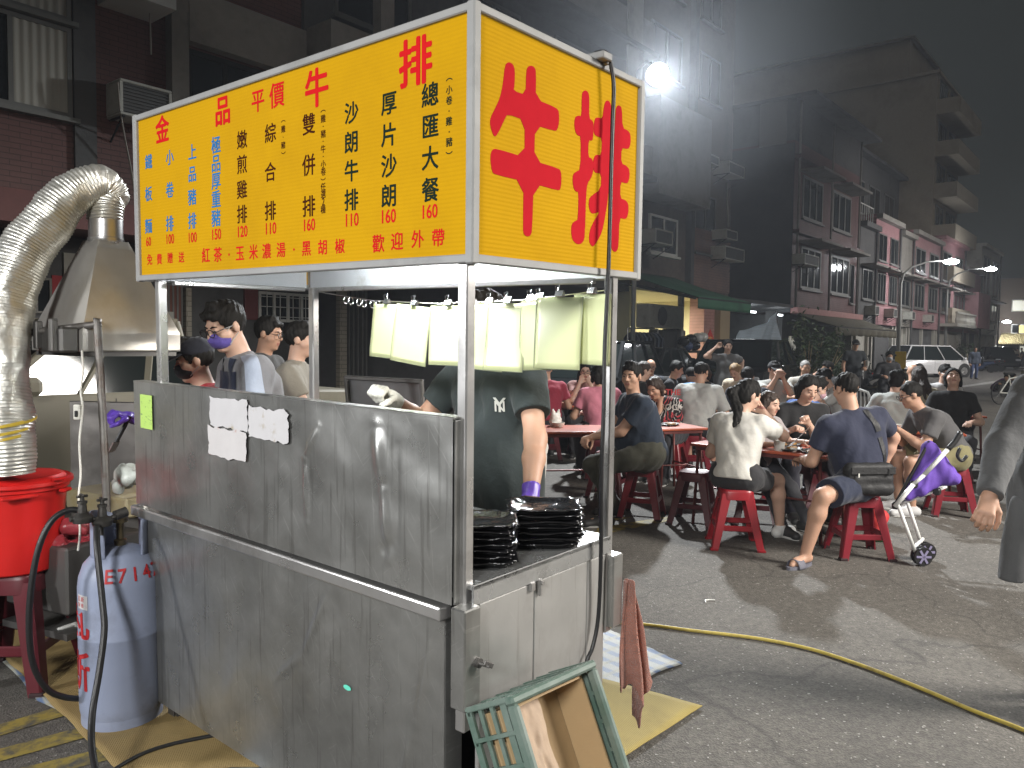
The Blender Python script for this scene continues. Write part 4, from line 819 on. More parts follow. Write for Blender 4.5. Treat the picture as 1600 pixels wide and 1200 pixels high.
def W(px, py, Y=10): return onY(px, py, Y)
def house(name, label, x0, x1, h, m, depth=7, Y=10, zlow=0):
    r = tag(empty(name, (x0, Y, 0)), label, 'building', None)
    MB().box(((x1 - x0) / 2, depth / 2, (h + zlow) / 2), (x1 - x0, depth, h - zlow)).build('wall', m, r)
    return r
def win(r, x0, x1, z0, z1, Y=10, panes=2, fr=None, curtain=False, lit=None, bars=False, sill=True, out=.03):
    """window in world x, z on plane Y, child of house r"""
    fr = fr or M_WFR; o = r.matrix_basis.translation; a, b_ = x0 - o.x, x1 - o.x; y = Y - o.y; z0, z1 = min(z0, z1), max(z0, z1); t = max(.03, (b_ - a) * .04)
    f = MB()
    f.box(((a + b_) / 2, y - out / 2, z1 - t / 2), (b_ - a, out + .04, t)); f.box(((a + b_) / 2, y - out / 2, z0 + t / 2), (b_ - a, out + .04, t))
    for k in range(panes + 1): f.box((a + t / 2 + (b_ - a - t) * k / panes, y - out / 2, (z0 + z1) / 2), (t, out + .036, z1 - z0 - 2 * t))
    if sill: f.box(((a + b_) / 2, y - .06, z0 - .04), (b_ - a + .12, .14, .06))
    if bars:
        for k in range(1, 9): f.box((a + (b_ - a) * k / 9, y - out - .06, (z0 + z1) / 2), (.012, .012, z1 - z0))
        for k in range(3): f.box(((a + b_) / 2, y - out - .06, z0 + (z1 - z0) * (k + .5) / 3), (b_ - a, .012, .012))
    w = f.build('window', fr, r)
    g = MB(); g.box(((a + b_) / 2, y - .012, (z0 + z1) / 2), (b_ - a - t, .012, z1 - z0 - t)); g.build('pane', lit or M_GLASS, w)
    if curtain:
        c = MB(); c.grid(lambda u, v: (a + t + (b_ - a) * curtain[0] + u * (b_ - a) * (curtain[1] - curtain[0]) - t, y - .024 - .006 * math.sin(u * 40) * (1 if v else .7), z0 + t + v * (z1 - z0 - 2 * t)), 60, 1); c.build('curtain', M_CURT, w)
    return w
def slab(r, x0, x1, z0, z1, y0, y1, m, name='slab'):
    o = r.matrix_basis.translation; return MB().box(((x0 + x1) / 2 - o.x, (y0 + y1) / 2 - o.y, (z0 + z1) / 2), (abs(x1 - x0), abs(y1 - y0), abs(z1 - z0))).build(name, m, r)
def pipe_on(r, pts, rad, m, name='drain_pipe'):
    o = r.matrix_basis.translation; return MB().tube([Vector(p) - o for p in pts], rad, 8).build(name, m, r, True)
AC_GROUP = 'air conditioners on the house fronts'
def window_ac(x0, x1, z0, z1, Y, d, label):
    t = tag(empty('air_conditioner', ((x0 + x1) / 2, Y, z0)), label, 'air conditioner'); w, h = abs(x1 - x0), abs(z1 - z0)
    b = MB(); b.box((0, -d / 2, h - .02), (w, d, .04), bev=.01); b.box((0, -d / 2, .02), (w, d, .04), bev=.01); b.box((-w / 2 + .02, -d / 2, h / 2), (.04, d, h - .08)); b.box((w / 2 - .02, -d / 2, h / 2), (.04, d, h - .08)); b.box((0, -.02, h / 2), (w - .08, .03, h - .08)); b.build('casing', M_ACW, t)
    g = MB(); g.box((0, -d + .03, h / 2), (w - .08, .02, h - .08)); 
    for k in range(9): g.box((0, -d + .012, .06 + (h - .12) * k / 8), (w - .09, .012, .012))
    g.build('grille', M_ACD, t)
    b = MB(); b.bar((-w / 2 + .05, -d, -.01), (-w / 2 + .05, 0, -.01), .03); b.bar((w / 2 - .05, -d, -.01), (w / 2 - .05, 0, -.01), .03); b.bar((-w / 2 + .05, -d + .05, -.02), (-w / 2 + .05, 0, -.3), .02); b.bar((w / 2 - .05, -d + .05, -.02), (w / 2 - .05, 0, -.3), .02); b.build('bracket', M_IRON, t)
    return t
def split_ac(x, y, z, label, w=.8, h=.55, d=.3, rz=0):
    t = tag(empty('air_conditioner', (x, y, z), rz), label, 'air conditioner')
    MB().box((0, 0, h / 2), (w, d, h), bev=.02, seg=2).build('casing', M_ACW, t)
    g = MB(); g.cyl((-w * .14, -d / 2 - .012, h / 2), (-w * .14, -d / 2 + .01, h / 2), h * .40, n=24); g.build('fan_grille', M_ACD, t)
    b = MB(); b.bar((-w * .35, -d / 2, -.02), (-w * .35, d / 2 + .1, -.02), .04); b.bar((w * .35, -d / 2, -.02), (w * .35, d / 2 + .1, -.02), .04); b.build('bracket', M_IRON, t)
    return t

# red brown house behind the stall
b1 = house('brown_tiled_house', 'red brown tiled house behind the exhaust hood, curtained window upstairs', -9, 6.64, 12.5, M_BRN, zlow=3.05)
g0 = MB(); g0.box((7.82, 4.1, 1.5), (15.6, 5.8, 3.04)); g0.build('ground_floor_wall', M_DGW, b1)
slab(b1, -9, 6.64, 3.0, 3.42, 9.94, 10.2, mat('red_beam', (.12, .035, .03), .6, var=.2), 'beam')
q0, q1 = W(-60, 183), W(110, 0)
win(b1, 1.55, 3.0, 4.45, 5.62, panes=2, curtain=(.52, .97), out=.02); win(b1, 1.55, 3.0, 5.70, 6.4, panes=2, curtain=(.5, .97), out=.02)
slab(b1, 3.02, 3.3, 3.42, 12.4, 9.95, 10, M_DGW, 'pilaster')
bb_ = slab(b1, 3.35, 4.1, 6.05, 7.4, 9.3, 10, mat('white_small_tile', (.42, .42, .40), .5, var=.05), 'bay'); slab(b1, 1.6, 4.1, 6.42, 6.6, 8.8, 10, M_GRYW, 'balcony_slab')
slab(b1, 4.30, 4.56, 3.42, 12.4, 9.82, 10, M_GRYW, 'column'); slab(b1, 4.56, 6.60, 5.90, 6.66, 9.80, 10, M_GRYW, 'band')
win(b1, 4.60, 6.45, 4.5, 5.85, panes=3, fr=M_IRON, out=.01)
window_ac(3.45, 4.17, 4.55, 5.03, 10, .42, 'window air conditioner jutting from the brown tiled wall by the curtained window')
tag(MB().tube(smooth_pts([W(233, -20, 9.7), W(236, 85, 9.7), ], 2), .012, 6).build('wire', mat('grey_wire', (.25, .23, .2), .6), None), 'pale wire hanging down to the window air conditioner', 'wire')
tag(MB().tube(smooth_pts([W(184, 128, 9.56), W(187, 165, 9.58), W(194, 210, 9.7), W(204, 260, 9.8), W(212, 310, 9.85)], 5), .012, 6).build('drain_hose', MATS['grey_wire'], None, True), 'pale drain hose running down from the window air conditioner', 'hose')
# its ground floor (plane Y = 11.2)
def W2(px, py): return onY(px, py, 11.2)
def gwin(px0, py0, px1, py1, **k):
    a, b_ = W2(px0, py0), W2(px1, py1); return win(b1, a.x, b_.x, b_.z, a.z, Y=11.2, sill=False, **k)
def gslab(px0, py0, px1, py1, m, name, d=.08):
    a, b_ = W2(px0, py0), W2(px1, py1); return slab(b1, a.x, b_.x, b_.z, a.z, 11.2 - d, 11.2, m, name)
gslab(-60, 505, 95, 640, M_GRYW, 'low_wall', .05); gwin(26, 500, 60, 570, panes=4, fr=M_WFW, bars=True); gwin(30, 432, 80, 490, panes=2, fr=M_GRYW)
gslab(80, 430, 97, 530, mat('red_couplet_paper', (.32, .02, .025), .7), 'door_couplet', .03); gslab(97, 395, 160, 560, M_PALE, 'pale_panel', .06); gslab(56, 385, 70, 406, M_PALE, 'house_number_plate', .04)
gslab(246, 442, 284, 560, mat('rust_shutter', (.16, .055, .035), .6, stretch=(9, 1, 1), var=.25), 'shutter', .04); gwin(246, 442, 284, 512, panes=5, fr=M_WFR, lit=MATS['rust_shutter'])
gslab(285, 450, 295, 620, tiles('cream_tile', (.34, .31, .25), 3, 12), 'tile_pillar', .12); gslab(380, 440, 401, 500, mat('dark_red_panel', (.13, .03, .03), .6), 'red_panel', .05)
gwin(402, 455, 492, 505, panes=4, fr=M_WFW, bars=True); gslab(525, 430, 536, 640, MATS['cream_tile'], 'tile_pillar', .12)
for k, px in enumerate((542, 549, 556, 563, 569)): gslab(px, 440, px + 2.0, 600, M_WFR, 'shutter_rail', .06)
gslab(246, 487, 262, 506, M_PALE, 'meter_box', .2)
# grey house with bands, mostly behind the sign
b2 = house('grey_banded_house', 'dark grey house with concrete bands rising behind the yellow sign', 6.7, 17.3, 15.5, M_DGW, zlow=3.0)
MB().box((5.3, 4.4, 1.5), (10.5, 5.2, 2.98)).build('ground_floor_wall', M_DGW, b2)
for z in (6.0, 9.2, 12.4): slab(b2, 6.75, 17.3, z, z + .8, 9.35, 10, M_GRYW, 'balcony_band'); slab(b2, 6.75, 17.3, z - .12, z - .002, 9.2, 10, M_DGW, 'balcony_slab')
for k, x in enumerate((8.2, 11.5, 14.6)):
    for z in (4.0, 7.2, 10.4, 13.4): win(b2, x - .9, x + .9, z, z + 1.6, panes=2)
slab(b2, 15.9, 16.6, 7.6, 14.2, 9.3, 9.36, M_PALE, 'water_pipe_shaft'); slab(b2, 7.6, 7.9, 3.1, 15.4, 9.1, 9.3, M_GRYW, 'column')
# house with the air conditioners and the green awning shop
b3 = house('shop_house', 'brown house above the lit green awning shop, air conditioners on its wall', 17.35, 23.7, 14.5, mat('brown_grey_render', (.13, .105, .09), .8, var=.15, dirt=(.07, .06, .055), dscale=.7), zlow=3.2)
slab(b3, 20.9, 23.68, 3.3, 5.2, 9.95, 10, M_BRK, 'brick_apron'); slab(b3, 17.4, 20.5, 5.6, 8.2, 9.2, 10, M_GRYW, 'bay')
a, c = W(1014, 333, 9.2), W(1056, 402, 9.2); win(b3, a.x, c.x, c.z, a.z, Y=9.2, panes=2, fr=M_WFW); a, c = W(1085, 300), W(1115, 400); win(b3, a.x, c.x, c.z, a.z, panes=2)
for z in (9.2, 11.6): win(b3, 18.2, 20.0, z, z + 1.4, panes=2); win(b3, 21.2, 22.6, z, z + 1.4, panes=2)
slab(b3, 20.55, 20.75, 3.2, 14.4, 9.8, 10, M_DGW, 'pilaster')
for px0, py0, px1, py1, Y, lab in ((1011, 357, 1038, 386, 9.2, 'air conditioner below the white framed bay window'), (1086, 236, 1112, 262, 10, 'highest air conditioner on the wall above the awning shop'), (1128, 252, 1152, 281, 10, 'air conditioner at the wall corner, upper of the corner units'), (1124, 358, 1141, 378, 10, 'small air conditioner half way up the wall corner'), (1122, 384, 1152, 411, 10, 'air conditioner at the wall corner, lowest of the corner units')):
    a, c = W(px0, py0, Y - .3), W(px1, py1, Y - .3); window_ac(a.x, c.x, c.z, a.z, Y, .55, lab)
pipe_on(b3, [W(1136, 285, 9.95), W(1136, 320, 9.95), W(1138, 355, 9.95)], .03, M_PALE); pipe_on(b3, [W(1084, 200, 9.95), W(1084, 240, 9.95)], .025, M_PALE)
# the open shop below
sh = tag(empty('open_shop', (17.35, 10, 0)), 'open lit ground floor shop with pale yellow walls under the green awning', 'shop')
b = MB(); b.box((3.1, 4.5, 1.6), (6.3, .1, 3.2)); b.box((.05, 2.2, 1.6), (.1, 4.4, 3.2)); b.box((6.25, 2.2, 1.6), (.1, 4.4, 3.2)); b.box((3.1, 2.2, 3.12), (6.1, 4.4, .1)); b.build('interior_wall', M_LITY, sh)
pxa = W(1100, 500, 9.8); pxb = W(1119, 500, 9.8); slab(sh, pxa.x, pxb.x, 0, 3.1, 9.8, 10.3, tiles('salmon_tile', (.42, .22, .19), 4, 10), 'tiled_column'); pxa = W(1121, 500, 9.7); pxb = W(1136, 500, 9.7); slab(sh, pxa.x, pxb.x, 0, 3.0, 9.6, 10.0, M_WOOD, 'wooden_post')
pc_ = W(1109, 533, 9.79); f_ = MB(); f_.prism([(pc_.x - 17.35 + .32, -.225, pc_.z), (pc_.x - 17.35, -.225, pc_.z + .38), (pc_.x - 17.35 - .32, -.225, pc_.z), (pc_.x - 17.35, -.225, pc_.z - .38)], (0, .012, 0)); fu = f_.build('diamond_sign', mat('red_paper', (.5, .03, .025), .6), sh)
text_mesh('lettering', [('春', Matrix.Translation((pc_.x - 17.35, -.227, pc_.z - .15)) @ Matrix.Rotation(R(90), 4, 'X') @ Matrix.Scale(.36, 4))], mat('gold_ink', (.6, .4, .1), .4), fu)
a, c = W(1012, 474, 9.0), W(1066, 514, 9.0); split_ac((a.x + c.x) / 2, 9.15, c.z, 'large outdoor air conditioner unit under the green awning', w=c.x - a.x, h=a.z - c.z, d=.4)
pl = W(1063, 520, 9.1); tag(MB().box((pl.x, 9.1, 1.5), (.14, .14, 3.0), bev=.01).build('steel_post', M_GRYW, None), 'grey steel post under the green awning', 'post')
a, c = W(1028, 515, 9.4), W(1060, 590, 9.4); tag(MB().box(((a.x + c.x) / 2, 9.45, c.z / 2 + a.z / 2), (c.x - a.x, .5, a.z - c.z), bev=.02).build('dark_cabinet', M_IRON, None), 'dark cabinet below the outdoor air conditioner unit', 'cabinet')
# clothes rail
cl = tag(empty('clothes_rail', W(1005, 520, 8.8)), 'clothes rail carrying dark jackets at the awning shop', 'clothes rail'); cl.location.z = 0
b = MB(); b.cyl((-.75, 0, 1.95), (.75, 0, 1.95), .018); b.cyl((-.75, 0, 0), (-.75, 0, 1.95), .018); b.cyl((.75, 0, 0), (.75, 0, 1.95), .018); b.build('rail', M_CHROME, cl)
for k in range(7):
    x = -.6 + .2 * k; z1 = 1.9
    o = MB().prism([(x - .02, -.22, 1.7), (x, -.1, 1.83), (x, 0, 1.86), (x, .1, 1.83), (x + .02, .22, 1.7), (x + .02, .2, .85 + .06 * (k % 3)), (x - .02, -.2, .85 + .06 * (k % 3))], (.09, 0, 0)).build('jacket', mat('dark_jacket_%d' % (k % 3), ((.018, .022, .035), (.02, .02, .02), (.03, .04, .06))[k % 3], .9), None)
    o.location = cl.location; tag(o, ('outermost left dark jacket on the clothes rail' if k == 0 else 'outermost right dark jacket on the clothes rail' if k == 6 else 'dark jacket hanging in the middle of the clothes rail'), 'jacket', 'dark jackets on the clothes rail')
# awnings
def awning(name, label, x0, x1, z_in, z_out, y_in, y_out, m, scallop=False, folds=30):
    r = tag(empty(name, (x0, y_in, 0)), label, 'awning'); L = x1 - x0; D = y_out - y_in
    def f(u, v): return (u * L, v * D, z_in + (z_out - z_in) * v - .05 * math.sin(math.pi * v) * (.6 + .4 * math.sin(u * 9)))
    o = MB().grid(f, 40, 8).build('canvas', m, r, True); solidify(o, .012)
    o = MB().grid(lambda u, v: (u * L, D - .01 + (.03 * math.sin(u * folds * 2) if scallop else .01 * math.sin(u * 20)) * v, z_out - .006 - v * ((.30 + .05 * abs(math.sin(u * folds))) if scallop else .28)), 120, 3).build('valance', m, r, True); solidify(o, .01)
    b = MB(); 
    for k in range(4): x = .1 + (L - .2) * k / 3; b.bar((x, 0, z_in - .35), (x, D * .96, z_out - .04), .04)
    b.bar((0, D, z_out - .02), (L, D, z_out - .02), .04); b.build('frame', M_IRON, r); return r
p0, p1 = W(960, 446), W(1168, 505)
awning('green_awning', 'dark green canvas awning over the lit shop', 16.6, onY(1172, 500, 7.6).x, 3.55, 2.75, 10, 7.6, M_GREEN)
awning('olive_awning', 'drab olive awning with wavy valance on the dark red house', 29.6, 38.6, 2.95, 2.35, 10, 8.3, M_OLIVE, True)
# low shed with the tarpaulin between the houses
lw = tag(empty('low_shed', (23.9, 10, 0)), 'low roofed shed with lit inside and blue tarpaulin front in the gap', 'shed')
b = MB(); b.box((2.8, 3.2, 2.95), (5.6, 6.6, .12), (R(-3), 0, 0)); b.build('roof', M_DGW, lw); MB().box((2.8, 6.0, 1.45), (5.5, .1, 2.8)).build('back_wall', M_PALE, lw); MB().box((4.2, .2, 1.45), (.35, .35, 2.9)).build('pillar', M_DGW, lw)
MB().box((1.9, .3, 2.80), (1.9, .08, .06)).build('strip_lamp', mat('lit_strip', (1, 1, 1), .4, emit=(.9, .96, 1), estr=9), lw); MB().box((4.9, .3, 2.78), (1.2, .08, .06)).build('strip_lamp', MATS['lit_strip'], lw)
ta, tb = W(1142, 505, 9.6), W(1214, 500, 9.6)
def tp(u, v):
    x = 24.0 + u * 3.6; top = 2.05 + .85 * u ** 1.6 ; return (x, 9.7 + .10 * math.sin(u * 8 + v * 3) + .05 * math.sin(u * 19 + v * 7), top * (1 - v) + v * 1.1)
m_t = mat('blue_white_tarp', (.36, .44, .52), .5, var=.25, vscale=2, stretch=(.6, 1, 12), bump=.3)
o = MB().grid(tp, 40, 16).build('tarpaulin', m_t, None, True); solidify(o, .006); tag(o, 'translucent blue and white striped tarpaulin tied across the shed front', 'tarpaulin')
# dark red three storey house
X0, X1 = 29.5, 38.2
side_back = onX(1140, 400, X0).y
b4 = house('dark_red_house', 'three storey dark red tiled house with dark side wall and olive awning', X0, X1, 9.6, M_RED, depth=side_back - 10, zlow=2.9)
MB().box((-.012, (side_back - 10) / 2, 6.2), (.02, side_back - 10 - .02, 6.6)).build('side_wall', mat('dark_side_wall', (.05, .052, .055), .85, var=.3, vscale=.6, dirt=(.025, .026, .03), dscale=.4), b4)  # side wall darker than the front, uneven in tone
MB().box(((X1 - X0) / 2, (side_back - 10) / 2, 10.4), (X1 - X0, side_back - 10, 1.6)).build('top_storey', M_DGW, b4); MB().box((-.02, (side_back - 10) / 2 - .4, 10.35), (.03, side_back - 11.5, 1.7)).build('corrugated_wall', mat('corrugated_metal', (.21, .20, .18), .6, .2, var=.1, stretch=(1, 14, .3), vscale=2), b4)
MB().box(((X1 - X0) / 2 + .2, 3, 1.4), (X1 - X0 - .6, 5, 2.9)).build('ground_floor_wall', M_DGW, b4)
o = slab(b4, X0 - .1, X1 + .3, 11.2, 11.35, 9.2, side_back + .2, M_DGW, 'roof'); slab(b4, X0, X1, 2.86, 3.1, 9.7, 10, mat('pinkish_beam', (.34, .17, .16), .7, var=.2), 'beam')
for z in (6.0, 8.9): slab(b4, X0, X1, z, z + .14, 9.75, 10, M_RED, 'ledge')
for x in (29.62, 33.6, 37.6): pipe_on(b4, [(x, 9.85, 3.1), (x, 9.85, 11.1)], .05, M_GRYW)
for z in (3.9, 6.7):
    for x0, x1 in ((30.4, 32.8), (34.1, 36.7)):
        win(b4, x0, x1, z, z + 1.7, panes=3); slab(b4, x0 - .2, x1 + .2, z + 1.8, z + 1.9, 9.1, 10, M_GRYW, 'window_canopy')
win(b4, 36.9, 37.5, 3.6, 5.4, panes=1)
a, c = W(1246, 396, 9.8), W(1268, 418, 9.8); window_ac(a.x, c.x, c.z, a.z, 10, .5, 'window air conditioner on the dark red house')
# tall beige block and roof house
t5 = house('tall_apartment_block', 'tall beige apartment block with balconies rising behind the dark red house', 58, 66, 20.0, M_BEI, depth=26, Y=11)
MB().box((5, 9, 21.5), (8, 14, 3.0)).build('stair_house', M_BEI, t5); MB().box((5, 9, 23.05), (8.6, 14.6, .16)).build('stair_house_roof', M_GRYW, t5); MB().box((4, 13, 20.08), (8.3, 26.3, .2)).build('parapet', M_BEI, t5)
for k in range(6):
    z = 3.3 + 2.8 * k; slab(t5, 58.2, 66, z, z + 1.0, 9.6, 11, M_BEI, 'balcony'); win(t5, 58.8, 61.2, z + 1.05, z + 2.5, Y=11, panes=2); win(t5, 62.2, 65.2, z + 1.05, z + 2.5, Y=11, panes=2)
# pink terrace
rows = [('dark_terrace_house', 'narrow dark terrace house with rooftop railing next to the olive awning', 38.4, 41.0, 7.6, M_DGW), ('pink_terrace_house', 'pink tiled terrace house with green shutters, nearest of the pink row', 41.05, 45.6, 8.3, M_PINK), ('grey_terrace_house', 'grey terrace house squeezed between two pink ones', 45.65, 48.6, 8.0, M_GRYW), ('pink_terrace_house', 'wide pink terrace house behind the first street lamp', 48.65, 55.9, 8.4, M_PINK),
        ('pink_terrace_house', 'pink terrace house with a white balustrade balcony', 55.95, 64.0, 8.9, M_PINK), ('pink_terrace_house', 'last pink terrace house, with a boxy bay', 64.05, 71.0, 7.6, M_PINK), ('pale_terrace_house', 'pale grey terrace house at the far end of the row', 71.05, 80.0, 10.0, M_PALE)]
for i, (nm, lab, x0, x1, h, m) in enumerate(rows):
    r = house(nm, lab, x0, x1, h, m, depth=8, zlow=2.75); L = x1 - x0
    MB().box((L / 2, 3, 1.38), (L - .06, 5.5, 2.74)).build('ground_floor_wall', M_DGW if i % 2 else M_PALE, r)
    pipe_on(r, [(x1 - .1, 9.9, 0), (x1 - .1, 9.9, h)], .06, M_DGW)
    n = 1 if L < 4 else 2
    for k in range(n):
        w0 = x0 + L * (k + .18) / n; w1 = x0 + L * (k + .86) / n
        win(r, w0, w1, 3.9, 5.4, panes=2 + (i % 2), fr=M_WFR); win(r, w0, w1, 6.0, h - .9, panes=2, fr=M_WFR) if h > 8.2 else None
        slab(r, w0 - .2, w1 + .2, 5.5, 5.6, 9.3, 10, M_GRYW, 'window_canopy')
    slab(r, x0, x1, h - .25, h, 9.7, 10, M_GRYW if i % 2 else m, 'cornice')
    # ground floor shutters and pillars
    for k in range(max(2, int(L / 2.2))):
        xx = x0 + .3 + k * (L - .6) / max(1, int(L / 2.2) - 1 or 1); slab(r, xx - .12, xx + .12, 0, 2.74, 10.1, 10.5, M_PALE, 'pillar')
    slab(r, x0 + .5, x1 - .5, .1, 2.3, 10.40, 10.5, mat('roller_shutter_%d' % (i % 3), ((.12, .11, .10), (.07, .08, .09), (.16, .15, .13))[i % 3], .6, .3, stretch=(.2, 1, 14), var=.2), 'roller_shutter')
    if i == 4:
        slab(r, x0 + .3, x1 - 1, 3.0, 3.2, 8.9, 10, M_PALE, 'balcony_slab'); b = MB()
        for k in range(16): b.lathe([(.06, 3.2), (.09, 3.4), (.05, 3.6), (.06, 3.85)], c=(.5 + k * .42, -1.0, 0), n=8)
        b.box((L / 2 - .3, -1.0, 3.9), (L - 1.3, .16, .12)); b.build('balustrade', M_PALE, r)
    if i == 5: slab(r, x0 + .6, x1 - 1.2, 3.1, 5.7, 9.1, 10, M_PINK, 'bay')
    if i == 0: b = MB(); [b.bar((k * .37 + .1, .1, 7.6), (k * .37 + .1, .1, 8.5), .03) for k in range(7)]; b.bar((.1, .1, 8.5), (2.4, .1, 8.5), .04); b.build('roof_railing', M_WFW, r)
    window_ac(x0 + L * .42, x0 + L * .42 + .7, 3.15, 3.6, 10, .5, ['air conditioner on the narrow dark terrace house', 'air conditioner on the nearest pink house', 'air conditioner on the grey terrace house', 'air conditioner on the wide pink house', 'air conditioner beside the balustrade balcony', 'air conditioner on the last pink house', 'air conditioner on the pale terrace house'][i])
g6 = house('grey_roof_house', 'grey unlit four storey house seen above the terrace roofs', 46, 57.5, 13.2, M_DGW, depth=8, Y=13)
for k in range(3): win(g6, 47 + 3.4 * k, 49.4 + 3.4 * k, 9.6, 11.6, Y=13, panes=2)
slab(g6, 45.7, 57.8, 13.0, 13.2, 12.5, 21, M_DGW, 'roof')
# house closing the street
e7 = tag(empty('end_house', (88, 0, 0)), 'two storey house with lit windows closing the far end of the street', 'building')
ey0, ey1 = onX(1645, 520, 88).y, onX(1556, 520, 88).y
MB().box((3, (ey0 + ey1) / 2, 4.2), (6, ey1 - ey0, 8.4)).build('wall', mat('brown_plaster', (.13, .105, .085), .8), e7)
LITW = mat('lit_window', (.8, .8, .7), .5, emit=(.85, .85, .72), estr=.55); LITY_ = mat('lit_window_yellow', (.8, .7, .3), .5, emit=(.85, .72, .3), estr=.5)
for k, (px0, py0, px1, py1, m, nm) in enumerate(((1583, 470, 1597, 485, LITW, 'window'), (1598, 470, 1612, 485, LITW, 'window'), (1582, 508, 1592, 520, M_GLASS, 'window'), (1592, 508, 1612, 520, LITY_, 'window'), (1548, 541, 1562, 550, LITW, 'shop_window'), (1594, 541, 1612, 551, LITW, 'shop_window'))):
    a, c = onX(px0, py0, 87.95), onX(px1, py1, 87.95); w = MB().box((-.05, (a.y + c.y) / 2, (a.z + c.z) / 2), (.08, abs(a.y - c.y) + .2, a.z - c.z + .2)).build(nm, M_WFW, e7); MB().box((-.1, (a.y + c.y) / 2, (a.z + c.z) / 2), (.04, abs(a.y - c.y), a.z - c.z)).build('pane', m, w)
a, c = onX(1560, 527, 86), onX(1615, 536, 86)
o = MB().grid(lambda u, v: (-2.2 + 2.2 * v, c.y + (a.y - c.y) * u, c.z - .1 + (a.z - c.z + .5) * v + .06 * math.sin(u * 120)), 160, 2).build('corrugated_awning', mat('yellowed_sheet', (.42, .36, .2), .5), e7); solidify(o, .03)

# ------------------------------------------------------------------ street lamps and the floodlight
M_GALV = mat('galvanised_pole', (.30, .31, .30), .45, .6, var=.1)
M_LED = mat('lit_lamp', (1, 1, 1), .4, emit=(.95, .97, 1.0), estr=220)
def street_lamp(pxb, dep, pxh, pyh, label, W_=0):
    base = stand(pxb, dep); head = at(pxh, pyh, dep); r = tag(empty('street_lamp', base), label, 'street lamp')
    h = head - base; H = h.z; arm = Vector((h.x, h.y, 0))
    MB().tube([(0, 0, 0), (0, 0, H * .55), Vector((0, 0, H * .80)), arm * .06 + Vector((0, 0, H * .88)), arm * .25 + Vector((0, 0, H * .94)), arm * .6 + Vector((0, 0, H * .985)), arm + Vector((0, 0, H))], [.09, .085, .07, .06, .05, .045, .04], 10).build('pole', M_GALV, r, True)
    d = arm.normalized(); q = math.atan2(d.y, d.x)
    MB().box(arm + d * .35 + Vector((0, 0, H + .03)), (.8, .32, .10), (0, 0, q), bev=.03).build('lamp_head', M_GALV, r)
    MB().ball(arm + d * .35 + Vector((0, 0, H - .04)), (.42, .22, .15), Matrix.Rotation(q, 3, 'Z')).build('lens', M_LED, r, True)
    lamp('street_lamp_beam', 'SPOT', base + arm + d * .35 + Vector((0, 0, H - .08)), 900, (.93, .97, 1), .2, base + arm * 1.0 + Vector((0, 0, 0)), 150, .6)
    return r
street_lamp(1404, 40, 1476, 407, 'curved street lamp before the grey and pink houses, nearest of the far lamps')
street_lamp(1477, 52, 1540, 419, 'curved street lamp in front of the balustrade balcony, second of the far lamps')
street_lamp(1553, 74, 1568, 502, 'smallest street lamp near the lit end house')
fl = tag(empty('floodlight', (FLOOD[0], FLOOD[1], 0)), 'glaring white floodlight on a slim pole behind the sign corner', 'floodlight')
fp = Vector(at(1028, 117, 0.0 + (Vector(FLOOD) - CAM_P).dot(FWD))); 
fl.location = (fp.x, fp.y, 0)
base_l = Vector((fp.x + .3, fp.y + .6, 0))
MB().tube([(.25, .55, 0), (.25, .55, fp.z + .25), (.12, .3, fp.z + .32), (.0, .05, fp.z + .1)], [.045, .04, .03, .025], 10).build('pole', M_GALV, fl, True)
dirf = (Vector((4.0, -.5, .5)) - fp).normalized(); qf = dirf.to_track_quat('-Z', 'Y').to_matrix()
T_ = Matrix.Translation((0, 0, fp.z)) @ qf.to_4x4()
b = MB(); b.lathe([(.2, .02), (.21, .03), (.19, .09), (.1, .13)], n=24); bmesh.ops.transform(b.bm, matrix=T_, verts=b.bm.verts); b.build('lamp_housing', M_GALV, fl)
b = MB(); b.lathe([(.16, -.012), (.19, .0), (.19, .02)], n=24); bmesh.ops.transform(b.bm, matrix=T_, verts=b.bm.verts); b.build('lens', mat('lit_floodlight', (1, 1, 1), .4, emit=(1, 1, .95), estr=110), fl)
bpy.data.objects['floodlight_beam'].location = fp + dirf * .12
bpy.data.objects['floodlight_beam'].rotation_euler = dirf.to_track_quat('-Z', 'Y').to_euler()
# lamps inside the open shop and shed
lamp('shop_ceiling_light', 'AREA', (20.4, 12.0, 2.95), 420, (1, .93, .72), 1.5, (20.4, 12.2, 0))
lamp('shed_ceiling_light', 'AREA', (26.6, 12.6, 2.7), 120, (.88, .95, 1), 1.2, (26.4, 10, 1.2))
